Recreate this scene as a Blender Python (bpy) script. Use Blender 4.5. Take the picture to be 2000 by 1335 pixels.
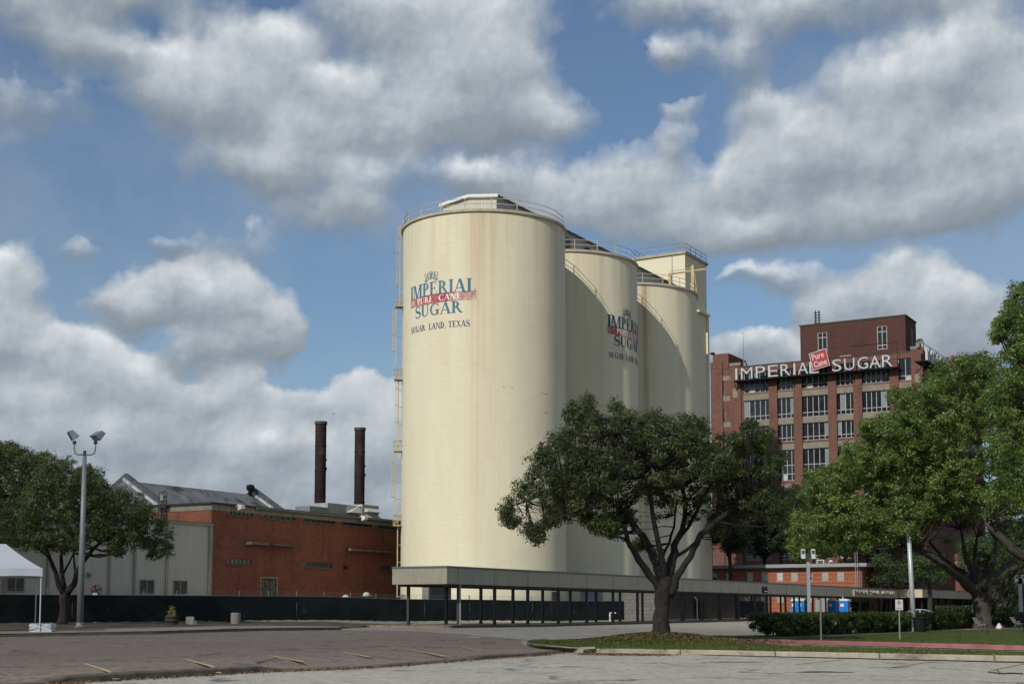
import bpy, bmesh, math, random
import numpy as np
import mathutils.noise as mnoise
from mathutils import Vector, Matrix, Euler
random.seed(7); RNG=np.random.default_rng(11)
R_=math.radians
for o in list(bpy.data.objects): bpy.data.objects.remove(o)
S=bpy.context.scene; COL=S.collection

# ------------------------------------------------------------------ camera
F=2740.; PIT=R_(5.2); PY=1193-F*math.tan(PIT); CAMZ=1.5
cam=bpy.data.cameras.new('camera'); co=bpy.data.objects.new('camera',cam); COL.objects.link(co)
cam.sensor_width=36; cam.lens=F/2000*36; cam.shift_y=(PY-667.5)/2000; cam.clip_start=.1; cam.clip_end=20000
co.location=(0,0,CAMZ); co.rotation_euler=(math.pi/2+PIT,0,0); S.camera=co
S.view_settings.view_transform='Standard'; S.view_settings.look='None'; S.view_settings.exposure=0; S.view_settings.gamma=1
SUN_AZ=29.2; SUN_EL=34.5
# ------------------------------------------------------------------ sun
sl=bpy.data.lights.new('sun','SUN'); sl.energy=3.6; sl.angle=R_(.5); sl.color=(1,.95,.86)
so=bpy.data.objects.new('sun',sl); COL.objects.link(so)
sdir=Vector((math.sin(R_(SUN_AZ))*math.cos(R_(SUN_EL)),math.cos(R_(SUN_AZ))*math.cos(R_(SUN_EL)),-math.sin(R_(SUN_EL))))
so.rotation_euler=sdir.to_track_quat('-Z','Y').to_euler()

# ------------------------------------------------------------------ projection helpers (planning of real positions)
def ray(px,py):
    x=(px-1000)/F; y=(PY-py)/F; c,s=math.cos(PIT),math.sin(PIT)
    return Vector((x,c-y*s,s+y*c))
def at(px,py,Y):
    r=ray(px,py); return Vector((0,0,CAMZ))+r*(Y/r.y)
def gp(px,py,z=0):
    r=ray(px,py); return Vector((0,0,CAMZ))+r*((z-CAMZ)/r.z)
TH=R_(29.8)
EV=Vector((math.cos(TH),-math.sin(TH),0)); DV=Vector((math.sin(TH),math.cos(TH),0))
class Fr:
    """frame: local x along e (right/near), y along d (away to the right), rotated root"""
    def __init__(s,P): s.P=Vector(P)
    def _s(s,px,py,ax,v):
        r=ray(px,py); C=Vector((0,0,CAMZ))-s.P
        t=(v-C.x*ax.x-C.y*ax.y)/(r.x*ax.x+r.y*ax.y); p=C+r*t
        return Vector((p.dot(EV),p.dot(DV),p.z))
    def onx(s,px,py,x=0): return s._s(px,py,EV,x)
    def ony(s,px,py,y=0): return s._s(px,py,DV,y)
    def w(s,x,y,z): return s.P+EV*x+DV*y+Vector((0,0,z))
def sm(t): t=max(0,min(1,t)); return t*t*(3-2*t)
def H(X,Y):
    ec=X*math.cos(TH)-Y*math.sin(TH)
    b=(.15-.1*sm((X+5)/8)) if ec<-23.3 else .03
    return b+.0042*max(0,min(Y,260)-60)+.22*sm((-X-10)/8)*sm((Y-72)/30)

# ------------------------------------------------------------------ materials
def NT(name):
    m=bpy.data.materials.new(name); m.use_nodes=True; nt=m.node_tree; nt.nodes.clear()
    out=nt.nodes.new('ShaderNodeOutputMaterial'); return m,nt,out
def nd(nt,t,**k):
    n=nt.nodes.new(t)
    for a,b in k.items():
        if a.startswith('i_'): n.inputs[a[2:].replace('_',' ')].default_value=b
        else: setattr(n,a,b)
    return n
def lk(nt,a,b): nt.links.new(a,b)
def mth(nt,op,a,b=None,c=None,clamp=False):
    n=nt.nodes.new('ShaderNodeMath'); n.operation=op; n.use_clamp=clamp
    for i,v in enumerate((a,b,c)):
        if v is None: continue
        if isinstance(v,(int,float)): n.inputs[i].default_value=v
        else: nt.links.new(v,n.inputs[i])
    return n.outputs[0]
def mixc(nt,fac,a,b,mode='MIX'):
    n=nt.nodes.new('ShaderNodeMix'); n.data_type='RGBA'; n.blend_type=mode
    for s,v in ((n.inputs[0],fac),(n.inputs[6],a),(n.inputs[7],b)):
        if isinstance(v,(int,float)): s.default_value=v
        elif isinstance(v,(tuple,list)): s.default_value=(*v[:3],1)
        else: nt.links.new(v,s)
    return n.outputs[2]
def noise(nt,vec,scale,detail=5,rough=.55,dist=0):
    n=nd(nt,'ShaderNodeTexNoise'); n.inputs['Scale'].default_value=scale; n.inputs['Detail'].default_value=detail
    n.inputs['Roughness'].default_value=rough; n.inputs['Distortion'].default_value=dist
    if vec is not None: lk(nt,vec,n.inputs['Vector'])
    return n.outputs['Fac']
def ramp(nt,f,a,b,clamp=True):
    n=nd(nt,'ShaderNodeMapRange'); n.inputs['From Min'].default_value=a; n.inputs['From Max'].default_value=b; n.clamp=clamp
    lk(nt,f,n.inputs['Value']); return n.outputs['Result']
def mapv(nt,vec,scale):
    n=nd(nt,'ShaderNodeMapping'); n.inputs['Scale'].default_value=scale; lk(nt,vec,n.inputs['Vector']); return n.outputs['Vector']
def pbsdf(nt,out,col,rough=.8,metal=0,bump=None,bstr=.3,bdist=.02,spec=.3):
    p=nd(nt,'ShaderNodeBsdfPrincipled')
    if isinstance(col,(tuple,list)): p.inputs['Base Color'].default_value=(*col[:3],1)
    else: lk(nt,col,p.inputs['Base Color'])
    if isinstance(rough,(int,float)): p.inputs['Roughness'].default_value=rough
    else: lk(nt,rough,p.inputs['Roughness'])
    p.inputs['Metallic'].default_value=metal; p.inputs['Specular IOR Level'].default_value=spec
    if bump is not None:
        b=nd(nt,'ShaderNodeBump'); b.inputs['Strength'].default_value=bstr; b.inputs['Distance'].default_value=bdist
        lk(nt,bump,b.inputs['Height']); lk(nt,b.outputs[0],p.inputs['Normal'])
    lk(nt,p.outputs[0],out.inputs['Surface']); return p
def M(name,col,rough=.8,var=.18,scale=2.,metal=0,streak=0,stain=None,stam=.4,bump=.2,fine=25,spec=.3):
    m,nt,out=NT(name); tc=nd(nt,'ShaderNodeTexCoord').outputs['Object']
    n1=noise(nt,tc,scale,6); n2=noise(nt,tc,fine,4)
    f=mth(nt,'ADD',mth(nt,'MULTIPLY',n1,.65),mth(nt,'MULTIPLY',n2,.35))
    f=ramp(nt,f,.3,.7)
    c=mixc(nt,f,[v*(1-var) for v in col],[min(1,v*(1+var)) for v in col])
    if streak:
        st=noise(nt,mapv(nt,tc,(3,3,.12)),1.5,6,.6); st=ramp(nt,st,.48,.72)
        c=mixc(nt,mth(nt,'MULTIPLY',st,streak),c,stain or [v*.45 for v in col])
    elif stain:
        st=ramp(nt,noise(nt,tc,scale*.7,7,.65,.4),.52,.66)
        c=mixc(nt,mth(nt,'MULTIPLY',st,stam),c,stain)
    pbsdf(nt,out,c,rough,metal,n2,bump,.02,spec); return m
def brick(name,c1,c2,mortar,bw=.42,bh=.14,dirt=.5,dcol=(.03,.02,.015),ms=.012,courses=None):
    m,nt,out=NT(name); tcn=nd(nt,'ShaderNodeTexCoord')
    sx=nd(nt,'ShaderNodeSeparateXYZ'); lk(nt,tcn.outputs['Object'],sx.inputs[0])
    sn=nd(nt,'ShaderNodeSeparateXYZ'); lk(nt,tcn.outputs['Normal'],sn.inputs[0])
    ax=mth(nt,'ABSOLUTE',sn.outputs[0]); ay=mth(nt,'ABSOLUTE',sn.outputs[1])
    u=mth(nt,'ADD',mth(nt,'MULTIPLY',sx.outputs[0],ay),mth(nt,'MULTIPLY',sx.outputs[1],ax))
    cv=nd(nt,'ShaderNodeCombineXYZ'); lk(nt,u,cv.inputs[0]); lk(nt,sx.outputs[2],cv.inputs[1])
    b=nd(nt,'ShaderNodeTexBrick'); lk(nt,cv.outputs[0],b.inputs['Vector'])
    b.inputs['Scale'].default_value=1; b.inputs['Brick Width'].default_value=bw; b.inputs['Row Height'].default_value=bh
    b.inputs['Mortar Size'].default_value=ms; b.inputs['Mortar Smooth'].default_value=.3; b.inputs['Bias'].default_value=-.1
    b.inputs['Color1'].default_value=(*c1,1); b.inputs['Color2'].default_value=(*c2,1); b.inputs['Mortar'].default_value=(*mortar,1)
    n=noise(nt,tcn.outputs['Object'],.35,8,.65,.3); n3=noise(nt,tcn.outputs['Object'],2.2,6,.6)
    st=noise(nt,mapv(nt,tcn.outputs['Object'],(1.2,1.2,.1)),1.,7,.6)
    c=mixc(nt,ramp(nt,n3,.3,.75),b.outputs['Color'],mixc(nt,.45,b.outputs['Color'],[v*.5 for v in c1]))
    c=mixc(nt,mth(nt,'MULTIPLY',mth(nt,'MULTIPLY',ramp(nt,n,.42,.7),ramp(nt,st,.35,.7)),dirt),c,dcol)
    if courses:
        w=nd(nt,'ShaderNodeMath',operation='FRACT'); lk(nt,mth(nt,'DIVIDE',sx.outputs[2],courses),w.inputs[0])
        c=mixc(nt,mth(nt,'MULTIPLY',mth(nt,'LESS_THAN',w.outputs[0],.14),.6),c,[v*.25 for v in c1])
    pbsdf(nt,out,c,.85,0,b.outputs['Fac'],-.3,.01,.2); return m
def plain(name,col,rough=.5,metal=0,spec=.4):
    m,nt,out=NT(name); pbsdf(nt,out,col,rough,metal,None,spec=spec); return m
def glass(name,col=(.02,.024,.028),rough=.12,var=.5):
    m,nt,out=NT(name); tc=nd(nt,'ShaderNodeTexCoord').outputs['Object']
    n=noise(nt,tc,.9,3); c=mixc(nt,ramp(nt,n,.45,.62),col,[v*(1+var) for v in col])
    pbsdf(nt,out,c,rough,0,noise(nt,tc,.6,2),.06,.05,.5); return m
def ribbed(name,col,pitch=.3,streak=.2):
    m,nt,out=NT(name); tcn=nd(nt,'ShaderNodeTexCoord'); tc=tcn.outputs['Object']
    sx=nd(nt,'ShaderNodeSeparateXYZ'); lk(nt,tc,sx.inputs[0]); sn=nd(nt,'ShaderNodeSeparateXYZ'); lk(nt,tcn.outputs['Normal'],sn.inputs[0])
    u=mth(nt,'ADD',mth(nt,'MULTIPLY',sx.outputs[0],mth(nt,'ABSOLUTE',sn.outputs[1])),mth(nt,'MULTIPLY',sx.outputs[1],mth(nt,'ABSOLUTE',sn.outputs[0])))
    fr=nd(nt,'ShaderNodeMath',operation='FRACT'); lk(nt,mth(nt,'DIVIDE',u,pitch),fr.inputs[0])
    rib=mth(nt,'LESS_THAN',fr.outputs[0],.16)
    n=ramp(nt,noise(nt,mapv(nt,tc,(1,1,.15)),1.3,6),.3,.75)
    c=mixc(nt,n,col,[v*(1-streak) for v in col]); c=mixc(nt,mth(nt,'MULTIPLY',rib,.28),c,[v*.35 for v in col])
    pbsdf(nt,out,c,.55,0,rib,.5,.03,.3); return m
def leafmat(name,dark,mid,lite,trans=.25,gloss=.5):
    m,nt,out=NT(name); a=nd(nt,'ShaderNodeAttribute',attribute_name='tint')
    cr=nd(nt,'ShaderNodeValToRGB'); cr.color_ramp.elements[0].color=(*dark,1); cr.color_ramp.elements[1].color=(*lite,1)
    e=cr.color_ramp.elements.new(.55); e.color=(*mid,1); lk(nt,a.outputs['Fac'],cr.inputs[0])
    p=nd(nt,'ShaderNodeBsdfPrincipled'); p.inputs['Roughness'].default_value=gloss; p.inputs['Specular IOR Level'].default_value=.35
    lk(nt,cr.outputs[0],p.inputs['Base Color'])
    t=nd(nt,'ShaderNodeBsdfTranslucent'); lk(nt,mixc(nt,.5,cr.outputs[0],(lite[0]*1.3,lite[1]*1.5,lite[2])),t.inputs[0])
    mx=nd(nt,'ShaderNodeMixShader'); mx.inputs[0].default_value=trans
    lk(nt,p.outputs[0],mx.inputs[1]); lk(nt,t.outputs[0],mx.inputs[2]); lk(nt,mx.outputs[0],out.inputs['Surface']); return m

# ------------------------------------------------------------------ world: Nishita sky + procedural cumulus in direction space
def build_world():
    W=bpy.data.worlds.new('World'); S.world=W; W.use_nodes=True; nt=W.node_tree; nt.nodes.clear()
    out=nt.nodes.new('ShaderNodeOutputWorld'); bg=nt.nodes.new('ShaderNodeBackground'); bg.inputs['Strength'].default_value=.1
    sky=nt.nodes.new('ShaderNodeTexSky'); sky.sky_type='NISHITA'; sky.sun_disc=False
    sky.sun_elevation=R_(SUN_EL); sky.sun_rotation=R_(180+SUN_AZ); sky.air_density=1.1; sky.dust_density=.6; sky.ozone_density=2.
    # blobs (azimuth, elevation, half widths, weight), written as pixels of the planning view: 2740 px per tan unit
    B=[(450,130,150,85,1.15),(540,110,70,70,.7),(330,190,170,70,.8),(200,140,110,45,.55),(520,240,210,90,.95),(600,330,130,80,.8),(640,420,110,45,.7),(450,330,110,50,.5),(690,370,70,60,.5),
       (760,40,160,80,1.),(960,60,140,120,1.1),(880,180,250,95,.95),(740,240,160,60,.7),(1060,230,110,60,.85),(960,150,120,80,.6),(780,320,60,50,.35),(640,170,70,40,.4),
       (1020,340,140,50,.8),(1150,400,200,65,.95),(1240,330,90,60,.8),(1330,270,45,60,.7),(1330,200,70,22,.45),(1370,380,140,70,.75),(1400,450,180,40,.7),(1370,110,70,38,.75),(1310,120,50,25,.4),(1480,130,60,60,.5),(1560,270,120,60,.8),(1520,210,60,40,.6),
       (1370,20,140,50,.8),(1560,60,120,60,.5),(1700,30,200,60,.65),(1930,20,140,60,.7),
       (1800,210,170,95,1.15),(1930,150,130,95,1.2),(1650,330,200,80,.95),(1900,330,200,100,1.),(1650,430,260,55,.85),(1920,420,160,60,.8),(1500,340,120,50,.6),
       (60,40,180,80,.85),(250,20,180,60,.75),(90,120,110,55,.55),(60,230,120,60,.25),(350,470,160,50,.3),(900,330,80,40,.5),(130,500,60,24,.45),(300,490,50,26,.4),(725,590,45,30,.35),
       (395,545,90,50,1.),(330,580,110,55,.95),(220,600,80,50,.9),(460,600,100,70,1.1),(540,640,60,55,.8),(430,680,130,45,.8),
       (10,590,80,65,1.1),(30,680,90,70,1.),(140,705,85,50,1.1),(230,740,110,55,1.),(60,790,140,60,.9),(425,755,65,42,1.1),(330,800,160,50,.8),
       (560,795,85,42,1.05),(690,785,90,55,1.15),(730,850,80,70,.9),(560,870,240,60,1.),(300,900,400,80,1.2),(700,970,300,110,1.3),(100,850,200,70,.95),(300,1010,600,80,1.3),(1200,1050,900,70,1.3),(200,760,120,50,.7),
       (1790,580,120,75,1.25),(1870,640,110,80,1.1),(1690,610,90,55,1.1),(1610,600,55,50,.8),(1600,680,120,50,1.),(1470,670,90,40,.8),(1700,700,240,60,1.),(1560,540,120,30,.4),(1430,530,60,20,.25),
       (2300,300,350,200,1),(2400,650,350,150,1),(-400,300,350,160,1),(-450,700,400,160,1),(1100,-250,500,150,.9),(300,-200,300,100,.8)]
    tc=nd(nt,'ShaderNodeTexCoord'); s=nd(nt,'ShaderNodeSeparateXYZ'); lk(nt,tc.outputs['Generated'],s.inputs[0])
    K=2740*1.03; az=mth(nt,'ARCTAN2',s.outputs[0],s.outputs[1]); el=mth(nt,'ARCSINE',s.outputs[2])
    cv=nd(nt,'ShaderNodeCombineXYZ'); lk(nt,mth(nt,'MULTIPLY',az,K),cv.inputs[0]); lk(nt,mth(nt,'MULTIPLY',el,K),cv.inputs[1]); V=cv.outputs[0]
    def n2(vec,sc,det,ro,col=False):
        n=nd(nt,'ShaderNodeTexNoise',noise_dimensions='2D'); n.inputs['Scale'].default_value=sc; n.inputs['Detail'].default_value=det; n.inputs['Roughness'].default_value=ro
        lk(nt,vec,n.inputs['Vector']); return n.outputs['Color' if col else 'Fac']
    va=nd(nt,'ShaderNodeVectorMath',operation='MULTIPLY_ADD'); lk(nt,n2(V,.0065,4,.55,True),va.inputs[0]); va.inputs[1].default_value=(110,90,0); va.inputs[2].default_value=(-55,-45,0)
    vb=nd(nt,'ShaderNodeVectorMath',operation='ADD'); lk(nt,V,vb.inputs[0]); lk(nt,va.outputs[0],vb.inputs[1])
    sx=nd(nt,'ShaderNodeSeparateXYZ'); lk(nt,vb.outputs[0],sx.inputs[0]); X,Y=sx.outputs[0],sx.outputs[1]; acc=None
    for (x,y,rx,ry,w) in B:
        a=mth(nt,'MULTIPLY_ADD',X,1./rx,-(x-1000.)/rx); b=mth(nt,'MULTIPLY_ADD',Y,1./ry,-(1193.-y)/ry)
        r=mth(nt,'MULTIPLY_ADD',b,b,mth(nt,'MULTIPLY',a,a)); t=mth(nt,'MULTIPLY_ADD',r,-.42,1.,clamp=True); q=mth(nt,'MULTIPLY',t,t)
        acc=mth(nt,'MULTIPLY_ADD',q,float(w),0. if acc is None else acc[0]),mth(nt,'MULTIPLY_ADD',q,b,0. if acc is None else acc[1])
    acc,mom=acc
    far=mth(nt,'SUBTRACT',mth(nt,'ABSOLUTE',X),1600); far=mth(nt,'MAXIMUM',ramp(nt,far,0,500),ramp(nt,Y,1500,1900))
    acc=mth(nt,'ADD',acc,mth(nt,'MULTIPLY',far,ramp(nt,n2(V,.0018,3,.5),.4,.65))); acc0=mth(nt,'MINIMUM',acc,1.2)
    def det(off):
        if off:
            v=nd(nt,'ShaderNodeVectorMath',operation='ADD'); lk(nt,V,v.inputs[0]); v.inputs[1].default_value=off; v=v.outputs[0]
        else: v=V
        n=n2(v,.0046,9,.52); vo=nd(nt,'ShaderNodeTexVoronoi',voronoi_dimensions='2D'); vo.inputs['Scale'].default_value=.02; vo.inputs['Detail'].default_value=2; vo.inputs['Roughness'].default_value=.55; lk(nt,v,vo.inputs['Vector'])
        return mth(nt,'SUBTRACT',mth(nt,'MULTIPLY',n,1.35),mth(nt,'MULTIPLY',vo.outputs['Distance'],.10))
    d0=det(None); d1=det((-26,38,0))
    d2=det((-7,10,0))
    f0=mth(nt,'ADD',acc0,mth(nt,'SUBTRACT',d0,.62)); wd=mth(nt,'MULTIPLY_ADD',ramp(nt,Y,250,850),.44,.20); dens=mth(nt,'DIVIDE',mth(nt,'SUBTRACT',f0,CL0),wd,clamp=True); dens=mth(nt,'POWER',dens,.8)
    big=mth(nt,'DIVIDE',mom,mth(nt,'ADD',acc,.15))
    lit=mth(nt,'ADD',mth(nt,'ADD',mth(nt,'MULTIPLY',mth(nt,'SUBTRACT',d0,d1),.5),mth(nt,'MULTIPLY',mth(nt,'SUBTRACT',d0,d2),.30)),mth(nt,'MULTIPLY',big,.58))
    lit=mth(nt,'ADD',lit,mth(nt,'MULTIPLY_ADD',acc0,.14,.33),clamp=True); lit=mth(nt,'SUBTRACT',lit,mth(nt,'MULTIPLY',ramp(nt,Y,400,230),.17),clamp=True)
    cr=nd(nt,'ShaderNodeValToRGB'); E=cr.color_ramp.elements
    E[0].position=0; E[0].color=(2.3,2.7,3.15,1); E[1].position=1; E[1].color=(9.0,9.2,9.3,1)
    for p,c in ((.3,(3.05,3.5,4.0)),(.5,(4.2,4.7,5.15)),(.75,(6.1,6.5,6.8))):
        e=E.new(p); e.color=(*c,1)
    lk(nt,lit,cr.inputs[0])
    skyc=mixc(nt,1.,sky.outputs[0],(.66,.74,.82),'MULTIPLY'); skyc=mixc(nt,ramp(nt,Y,420,-60),skyc,(2.5,3.6,4.9)); veil=mth(nt,'MULTIPLY_ADD',ramp(nt,n2(V,.0022,5,.6),.40,.75),.34,.06); skyc=mixc(nt,veil,skyc,(3.7,4.25,4.85))
    c=mixc(nt,mth(nt,'MULTIPLY',dens,.96),skyc,cr.outputs[0])
    lk(nt,c,bg.inputs['Color']); lk(nt,bg.outputs[0],out.inputs[0])
    W.cycles.sampling_method='MANUAL'; W.cycles.sample_map_resolution=256
CL0=.20
build_world()

# ------------------------------------------------------------------ mesh helpers
class MB:
    def __init__(s): s.v=[]; s.f=[]
    def quad(s,*p): n=len(s.v); s.v+= [tuple(q) for q in p]; s.f.append(tuple(range(n,n+len(p))))
    def box(s,x0,x1,y0,y1,z0,z1):
        n=len(s.v); s.v+=[(x,y,z) for x in(x0,x1) for y in(y0,y1) for z in(z0,z1)]
        s.f+=[tuple(n+i for i in q) for q in((0,1,3,2),(4,6,7,5),(0,4,5,1),(2,3,7,6),(0,2,6,4),(1,5,7,3))]
    def hexa(s,P): # 8 points, bottom 4 then top 4
        n=len(s.v); s.v+=[tuple(p) for p in P]
        s.f+=[tuple(n+i for i in q) for q in((0,3,2,1),(4,5,6,7),(0,1,5,4),(1,2,6,5),(2,3,7,6),(3,0,4,7))]
    def tube(s,pts,rad,seg=8,caps=True):
        pts=[Vector(p) for p in pts]; rad=[rad]*len(pts) if isinstance(rad,(int,float)) else list(rad)
        n0=len(s.v); u=None
        for i,p in enumerate(pts):
            t=(pts[min(i+1,len(pts)-1)]-pts[max(i-1,0)]); t=t.normalized() if t.length>1e-9 else Vector((0,0,1))
            if u is None:
                a=Vector((0,0,1)) if abs(t.z)<.9 else Vector((1,0,0)); u=t.cross(a).normalized()
            else:
                u=(u-t*u.dot(t)); u=u.normalized() if u.length>1e-6 else t.orthogonal().normalized()
            w=t.cross(u)
            for k in range(seg):
                a=2*math.pi*k/seg; s.v.append(tuple(p+(u*math.cos(a)+w*math.sin(a))*rad[i]))
        for i in range(len(pts)-1):
            for k in range(seg):
                a=n0+i*seg+k; b=n0+i*seg+(k+1)%seg; s.f.append((a,b,b+seg,a+seg))
        if caps:
            s.f.append(tuple(n0+k for k in range(seg))[::-1]); s.f.append(tuple(n0+(len(pts)-1)*seg+k for k in range(seg)))
    def lathe(s,prof,seg=32,c=(0,0,0),a0=0,a1=2*math.pi):
        full=abs(a1-a0-2*math.pi)<1e-6; m=seg if full else seg+1; n0=len(s.v)
        for r,z in prof:
            for k in range(m):
                a=a0+(a1-a0)*k/seg; s.v.append((c[0]+r*math.sin(a),c[1]-r*math.cos(a),c[2]+z))
        for i in range(len(prof)-1):
            for k in range(seg):
                a=n0+i*m+k; b=n0+i*m+(k+1)%m; s.f.append((a,b,b+m,a+m))
    def make(s,name,mat,parent=None,smooth=False,loc=None,rot=None):
        me=bpy.data.meshes.new(name); me.from_pydata(s.v,[],s.f); me.validate(); me.update()
        bm=bmesh.new(); bm.from_mesh(me); bmesh.ops.recalc_face_normals(bm,faces=bm.faces); bm.to_mesh(me); bm.free()
        me.materials.append(mat)
        if smooth:
            me.shade_smooth() if smooth is True else me.set_sharp_from_angle(angle=R_(smooth)) if False else me.shade_smooth()
            if smooth is not True: me.set_sharp_from_angle(angle=R_(smooth))
        o=bpy.data.objects.new(name,me); COL.objects.link(o)
        if parent: o.parent=parent
        if loc is not None: o.location=loc
        if rot is not None: o.rotation_euler=rot
        return o
def tag(o,label=None,cat=None,group=None,kind=None):
    if label: o['label']=label
    if cat: o['category']=cat
    if group: o['group']=group
    if kind: o['kind']=kind
    return o
def thing(name,label,cat,loc=(0,0,0),rz=0,group=None):
    o=bpy.data.objects.new(name,None); COL.objects.link(o); o.location=loc; o.rotation_euler=(0,0,rz); o.empty_display_size=.3
    return tag(o,label,cat,group)
def copy_tree(o,loc=None,rz=None,label=None,group=None,parent=None):
    c=o.copy(); COL.objects.link(c); c.parent=parent
    if loc is not None: c.location=loc
    if rz is not None: c.rotation_euler=(0,0,rz)
    if label: c['label']=label
    if group: c['group']=group
    for ch in [x for x in bpy.data.objects if x.parent is o]: copy_tree(ch,parent=c)
    return c
def struct(o): return tag(o,kind='structure')
_pool=[]
def text_mb(body,height,width=None,depth=.05,bold=0.,shear=0):
    """flat text in x/z plane facing -y, origin at lower left, scaled to height (and width)"""
    cu=bpy.data.curves.new('t','FONT'); cu.body=body; cu.extrude=.5; cu.offset=bold; cu.resolution_u=3; cu.shear=shear
    o=bpy.data.objects.new('t',cu); COL.objects.link(o); bpy.context.view_layer.update()
    me=o.to_mesh(); v=[tuple(q.co) for q in me.vertices]; f=[tuple(p.vertices) for p in me.polygons]; o.to_mesh_clear()
    bpy.data.objects.remove(o); bpy.data.curves.remove(cu)
    mb=MB()
    if not v: return mb
    x0=min(q[0] for q in v);x1=max(q[0] for q in v);y0=min(q[1] for q in v);y1=max(q[1] for q in v);z0=min(q[2] for q in v);z1=max(q[2] for q in v)
    sy=height/(y1-y0); sxx=(width/(x1-x0)) if width else sy
    mb.v=[((q[0]-x0)*sxx,-(q[2]-z0)/(z1-z0)*depth,(q[1]-y0)*sy) for q in v]; mb.f=f
    return mb
def addmb(a,b,M4):
    n=len(a.v); a.v+=[tuple(M4@Vector(q)) for q in b.v]; a.f+=[tuple(n+i for i in q) for q in b.f]
def sheet(name,pts,zf,mat,dz=0,step=4,kind='structure'):
    bm=bmesh.new(); vs=[bm.verts.new((p[0],p[1],0)) for p in pts]; bm.faces.new(vs)
    ys=[p[1] for p in pts]; xs=[p[0] for p in pts]
    for ax,lo,hi in ((1,min(ys),max(ys)),(0,min(xs),max(xs))):
        t=lo+step
        while t<min(hi,300) :
            co_=(0,t,0) if ax else (t,0,0); no=(0,1,0) if ax else (1,0,0)
            bmesh.ops.bisect_plane(bm,geom=bm.verts[:]+bm.edges[:]+bm.faces[:],plane_co=co_,plane_no=no); t+=step
    for v in bm.verts: v.co.z=zf(v.co.x,v.co.y)+dz
    bmesh.ops.recalc_face_normals(bm,faces=bm.faces)
    if sum(f.normal.z for f in bm.faces)<0: bmesh.ops.reverse_faces(bm,faces=bm.faces)
    me=bpy.data.meshes.new(name); bm.to_mesh(me); bm.free(); me.materials.append(mat)
    o=bpy.data.objects.new(name,me); COL.objects.link(o); return tag(o,kind=kind)
def sub(pts,n=6):
    out=[]
    for i in range(len(pts)-1):
        for k in range(n): out.append(pts[i].lerp(pts[i+1],k/n))
    out.append(pts[-1]); return out
def kerb(name,pts,w,zt,zb,mat,side=1,jit=.012,step=1.0):
    """kerb along pts; face at pts, width w towards side (+ left of travel); zt, zb functions"""
    P=[]; 
    for i in range(len(pts)-1):
        L=(pts[i+1]-pts[i]).length; n=max(1,int(L/step))
        for k in range(n): P.append(pts[i].lerp(pts[i+1],k/n))
    P.append(pts[-1]); mb=MB(); rnd=random.Random(len(P))
    for i,p in enumerate(P):
        t=(P[min(i+1,len(P)-1)]-P[max(i-1,0)]); t.z=0; t.normalize(); n=Vector((-t.y,t.x,0))*side
        j=rnd.uniform(-jit,jit); a=p+n*j; b=p+n*w
        T=zt(p.x,p.y)+rnd.uniform(-jit,jit)*.6; Bm=zb(p.x,p.y)
        mb.v+=[(a.x,a.y,Bm),(a.x+n.x*.02,a.y+n.y*.02,T-.035),(a.x+n.x*.05,a.y+n.y*.05,T),(b.x,b.y,T),(b.x,b.y,Bm)]
    m=len(P)
    for i in range(m-1):
        for k in range(4): a=i*5+k; mb.f.append((a,a+1,a+6,a+5))
    mb.f.append((0,1,2,3,4)); mb.f.append(tuple((m-1)*5+k for k in range(5)))
    return mb.make(name,mat)
# face helper for walls of buildings: 'x' face: plane x=c, u along y; 'y' face: plane y=c, u along x (outer normal +x / -y)
def fbox(mb,kind,c,u0,u1,z0,z1,o0,o1):
    if kind=='x': mb.box(c+o0,c+o1,u0,u1,z0,z1)
    else: mb.box(u0,u1,c-o1,c-o0,z0,z1)
def wall_holes(mb,kind,c,u0,u1,z0,z1,holes,dep=.25):
    us=sorted({u0,u1,*[h[0] for h in holes],*[h[1] for h in holes]}); zs=sorted({z0,z1,*[h[2] for h in holes],*[h[3] for h in holes]})
    us=[u for u in us if u0<=u<=u1]; zs=[z for z in zs if z0<=z<=z1]
    P=(lambda u,z,d=0:(c-d,u,z)) if kind=='x' else (lambda u,z,d=0:(u,c+d,z))
    for i in range(len(us)-1):
        for j in range(len(zs)-1):
            uc=(us[i]+us[i+1])/2; zc=(zs[j]+zs[j+1])/2
            if any(h[0]<uc<h[1] and h[2]<zc<h[3] for h in holes): continue
            mb.quad(P(us[i],zs[j]),P(us[i+1],zs[j]),P(us[i+1],zs[j+1]),P(us[i],zs[j+1]))
    for a,b,p,q in holes:
        mb.quad(P(a,p),P(a,q),P(a,q,dep),P(a,p,dep)); mb.quad(P(b,p),P(b,q),P(b,q,dep),P(b,p,dep))
        mb.quad(P(a,q),P(b,q),P(b,q,dep),P(a,q,dep)); mb.quad(P(a,p),P(b,p),P(b,p,dep),P(a,p,dep))
def window(root,kind,c,u0,u1,z0,z1,nv,hz,mf,mg,dep=.16,bar=.07,frame=.09,name='window'):
    mb=MB(); fbox(mb,kind,c,u0,u0+frame,z0,z1,-dep,-dep+.08); fbox(mb,kind,c,u1-frame,u1,z0,z1,-dep,-dep+.08)
    fbox(mb,kind,c,u0+frame,u1-frame,z0,z0+frame,-dep,-dep+.078); fbox(mb,kind,c,u0+frame,u1-frame,z1-frame,z1,-dep,-dep+.078)
    for k in range(1,nv):
        u=u0+(u1-u0)*k/nv; fbox(mb,kind,c,u-bar/2,u+bar/2,z0+frame,z1-frame,-dep,-dep+.07)
    for h in hz:
        z=z0+(z1-z0)*h; fbox(mb,kind,c,u0+frame,u1-frame,z-bar/2,z+bar/2,-dep,-dep+.066)
    o=mb.make(name,mf,root)
    g=MB(); fbox(g,kind,c,u0+.01,u1-.01,z0+.01,z1-.01,-dep-.06,-dep+.01); g.make('pane',mg,o)
    return o

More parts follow.
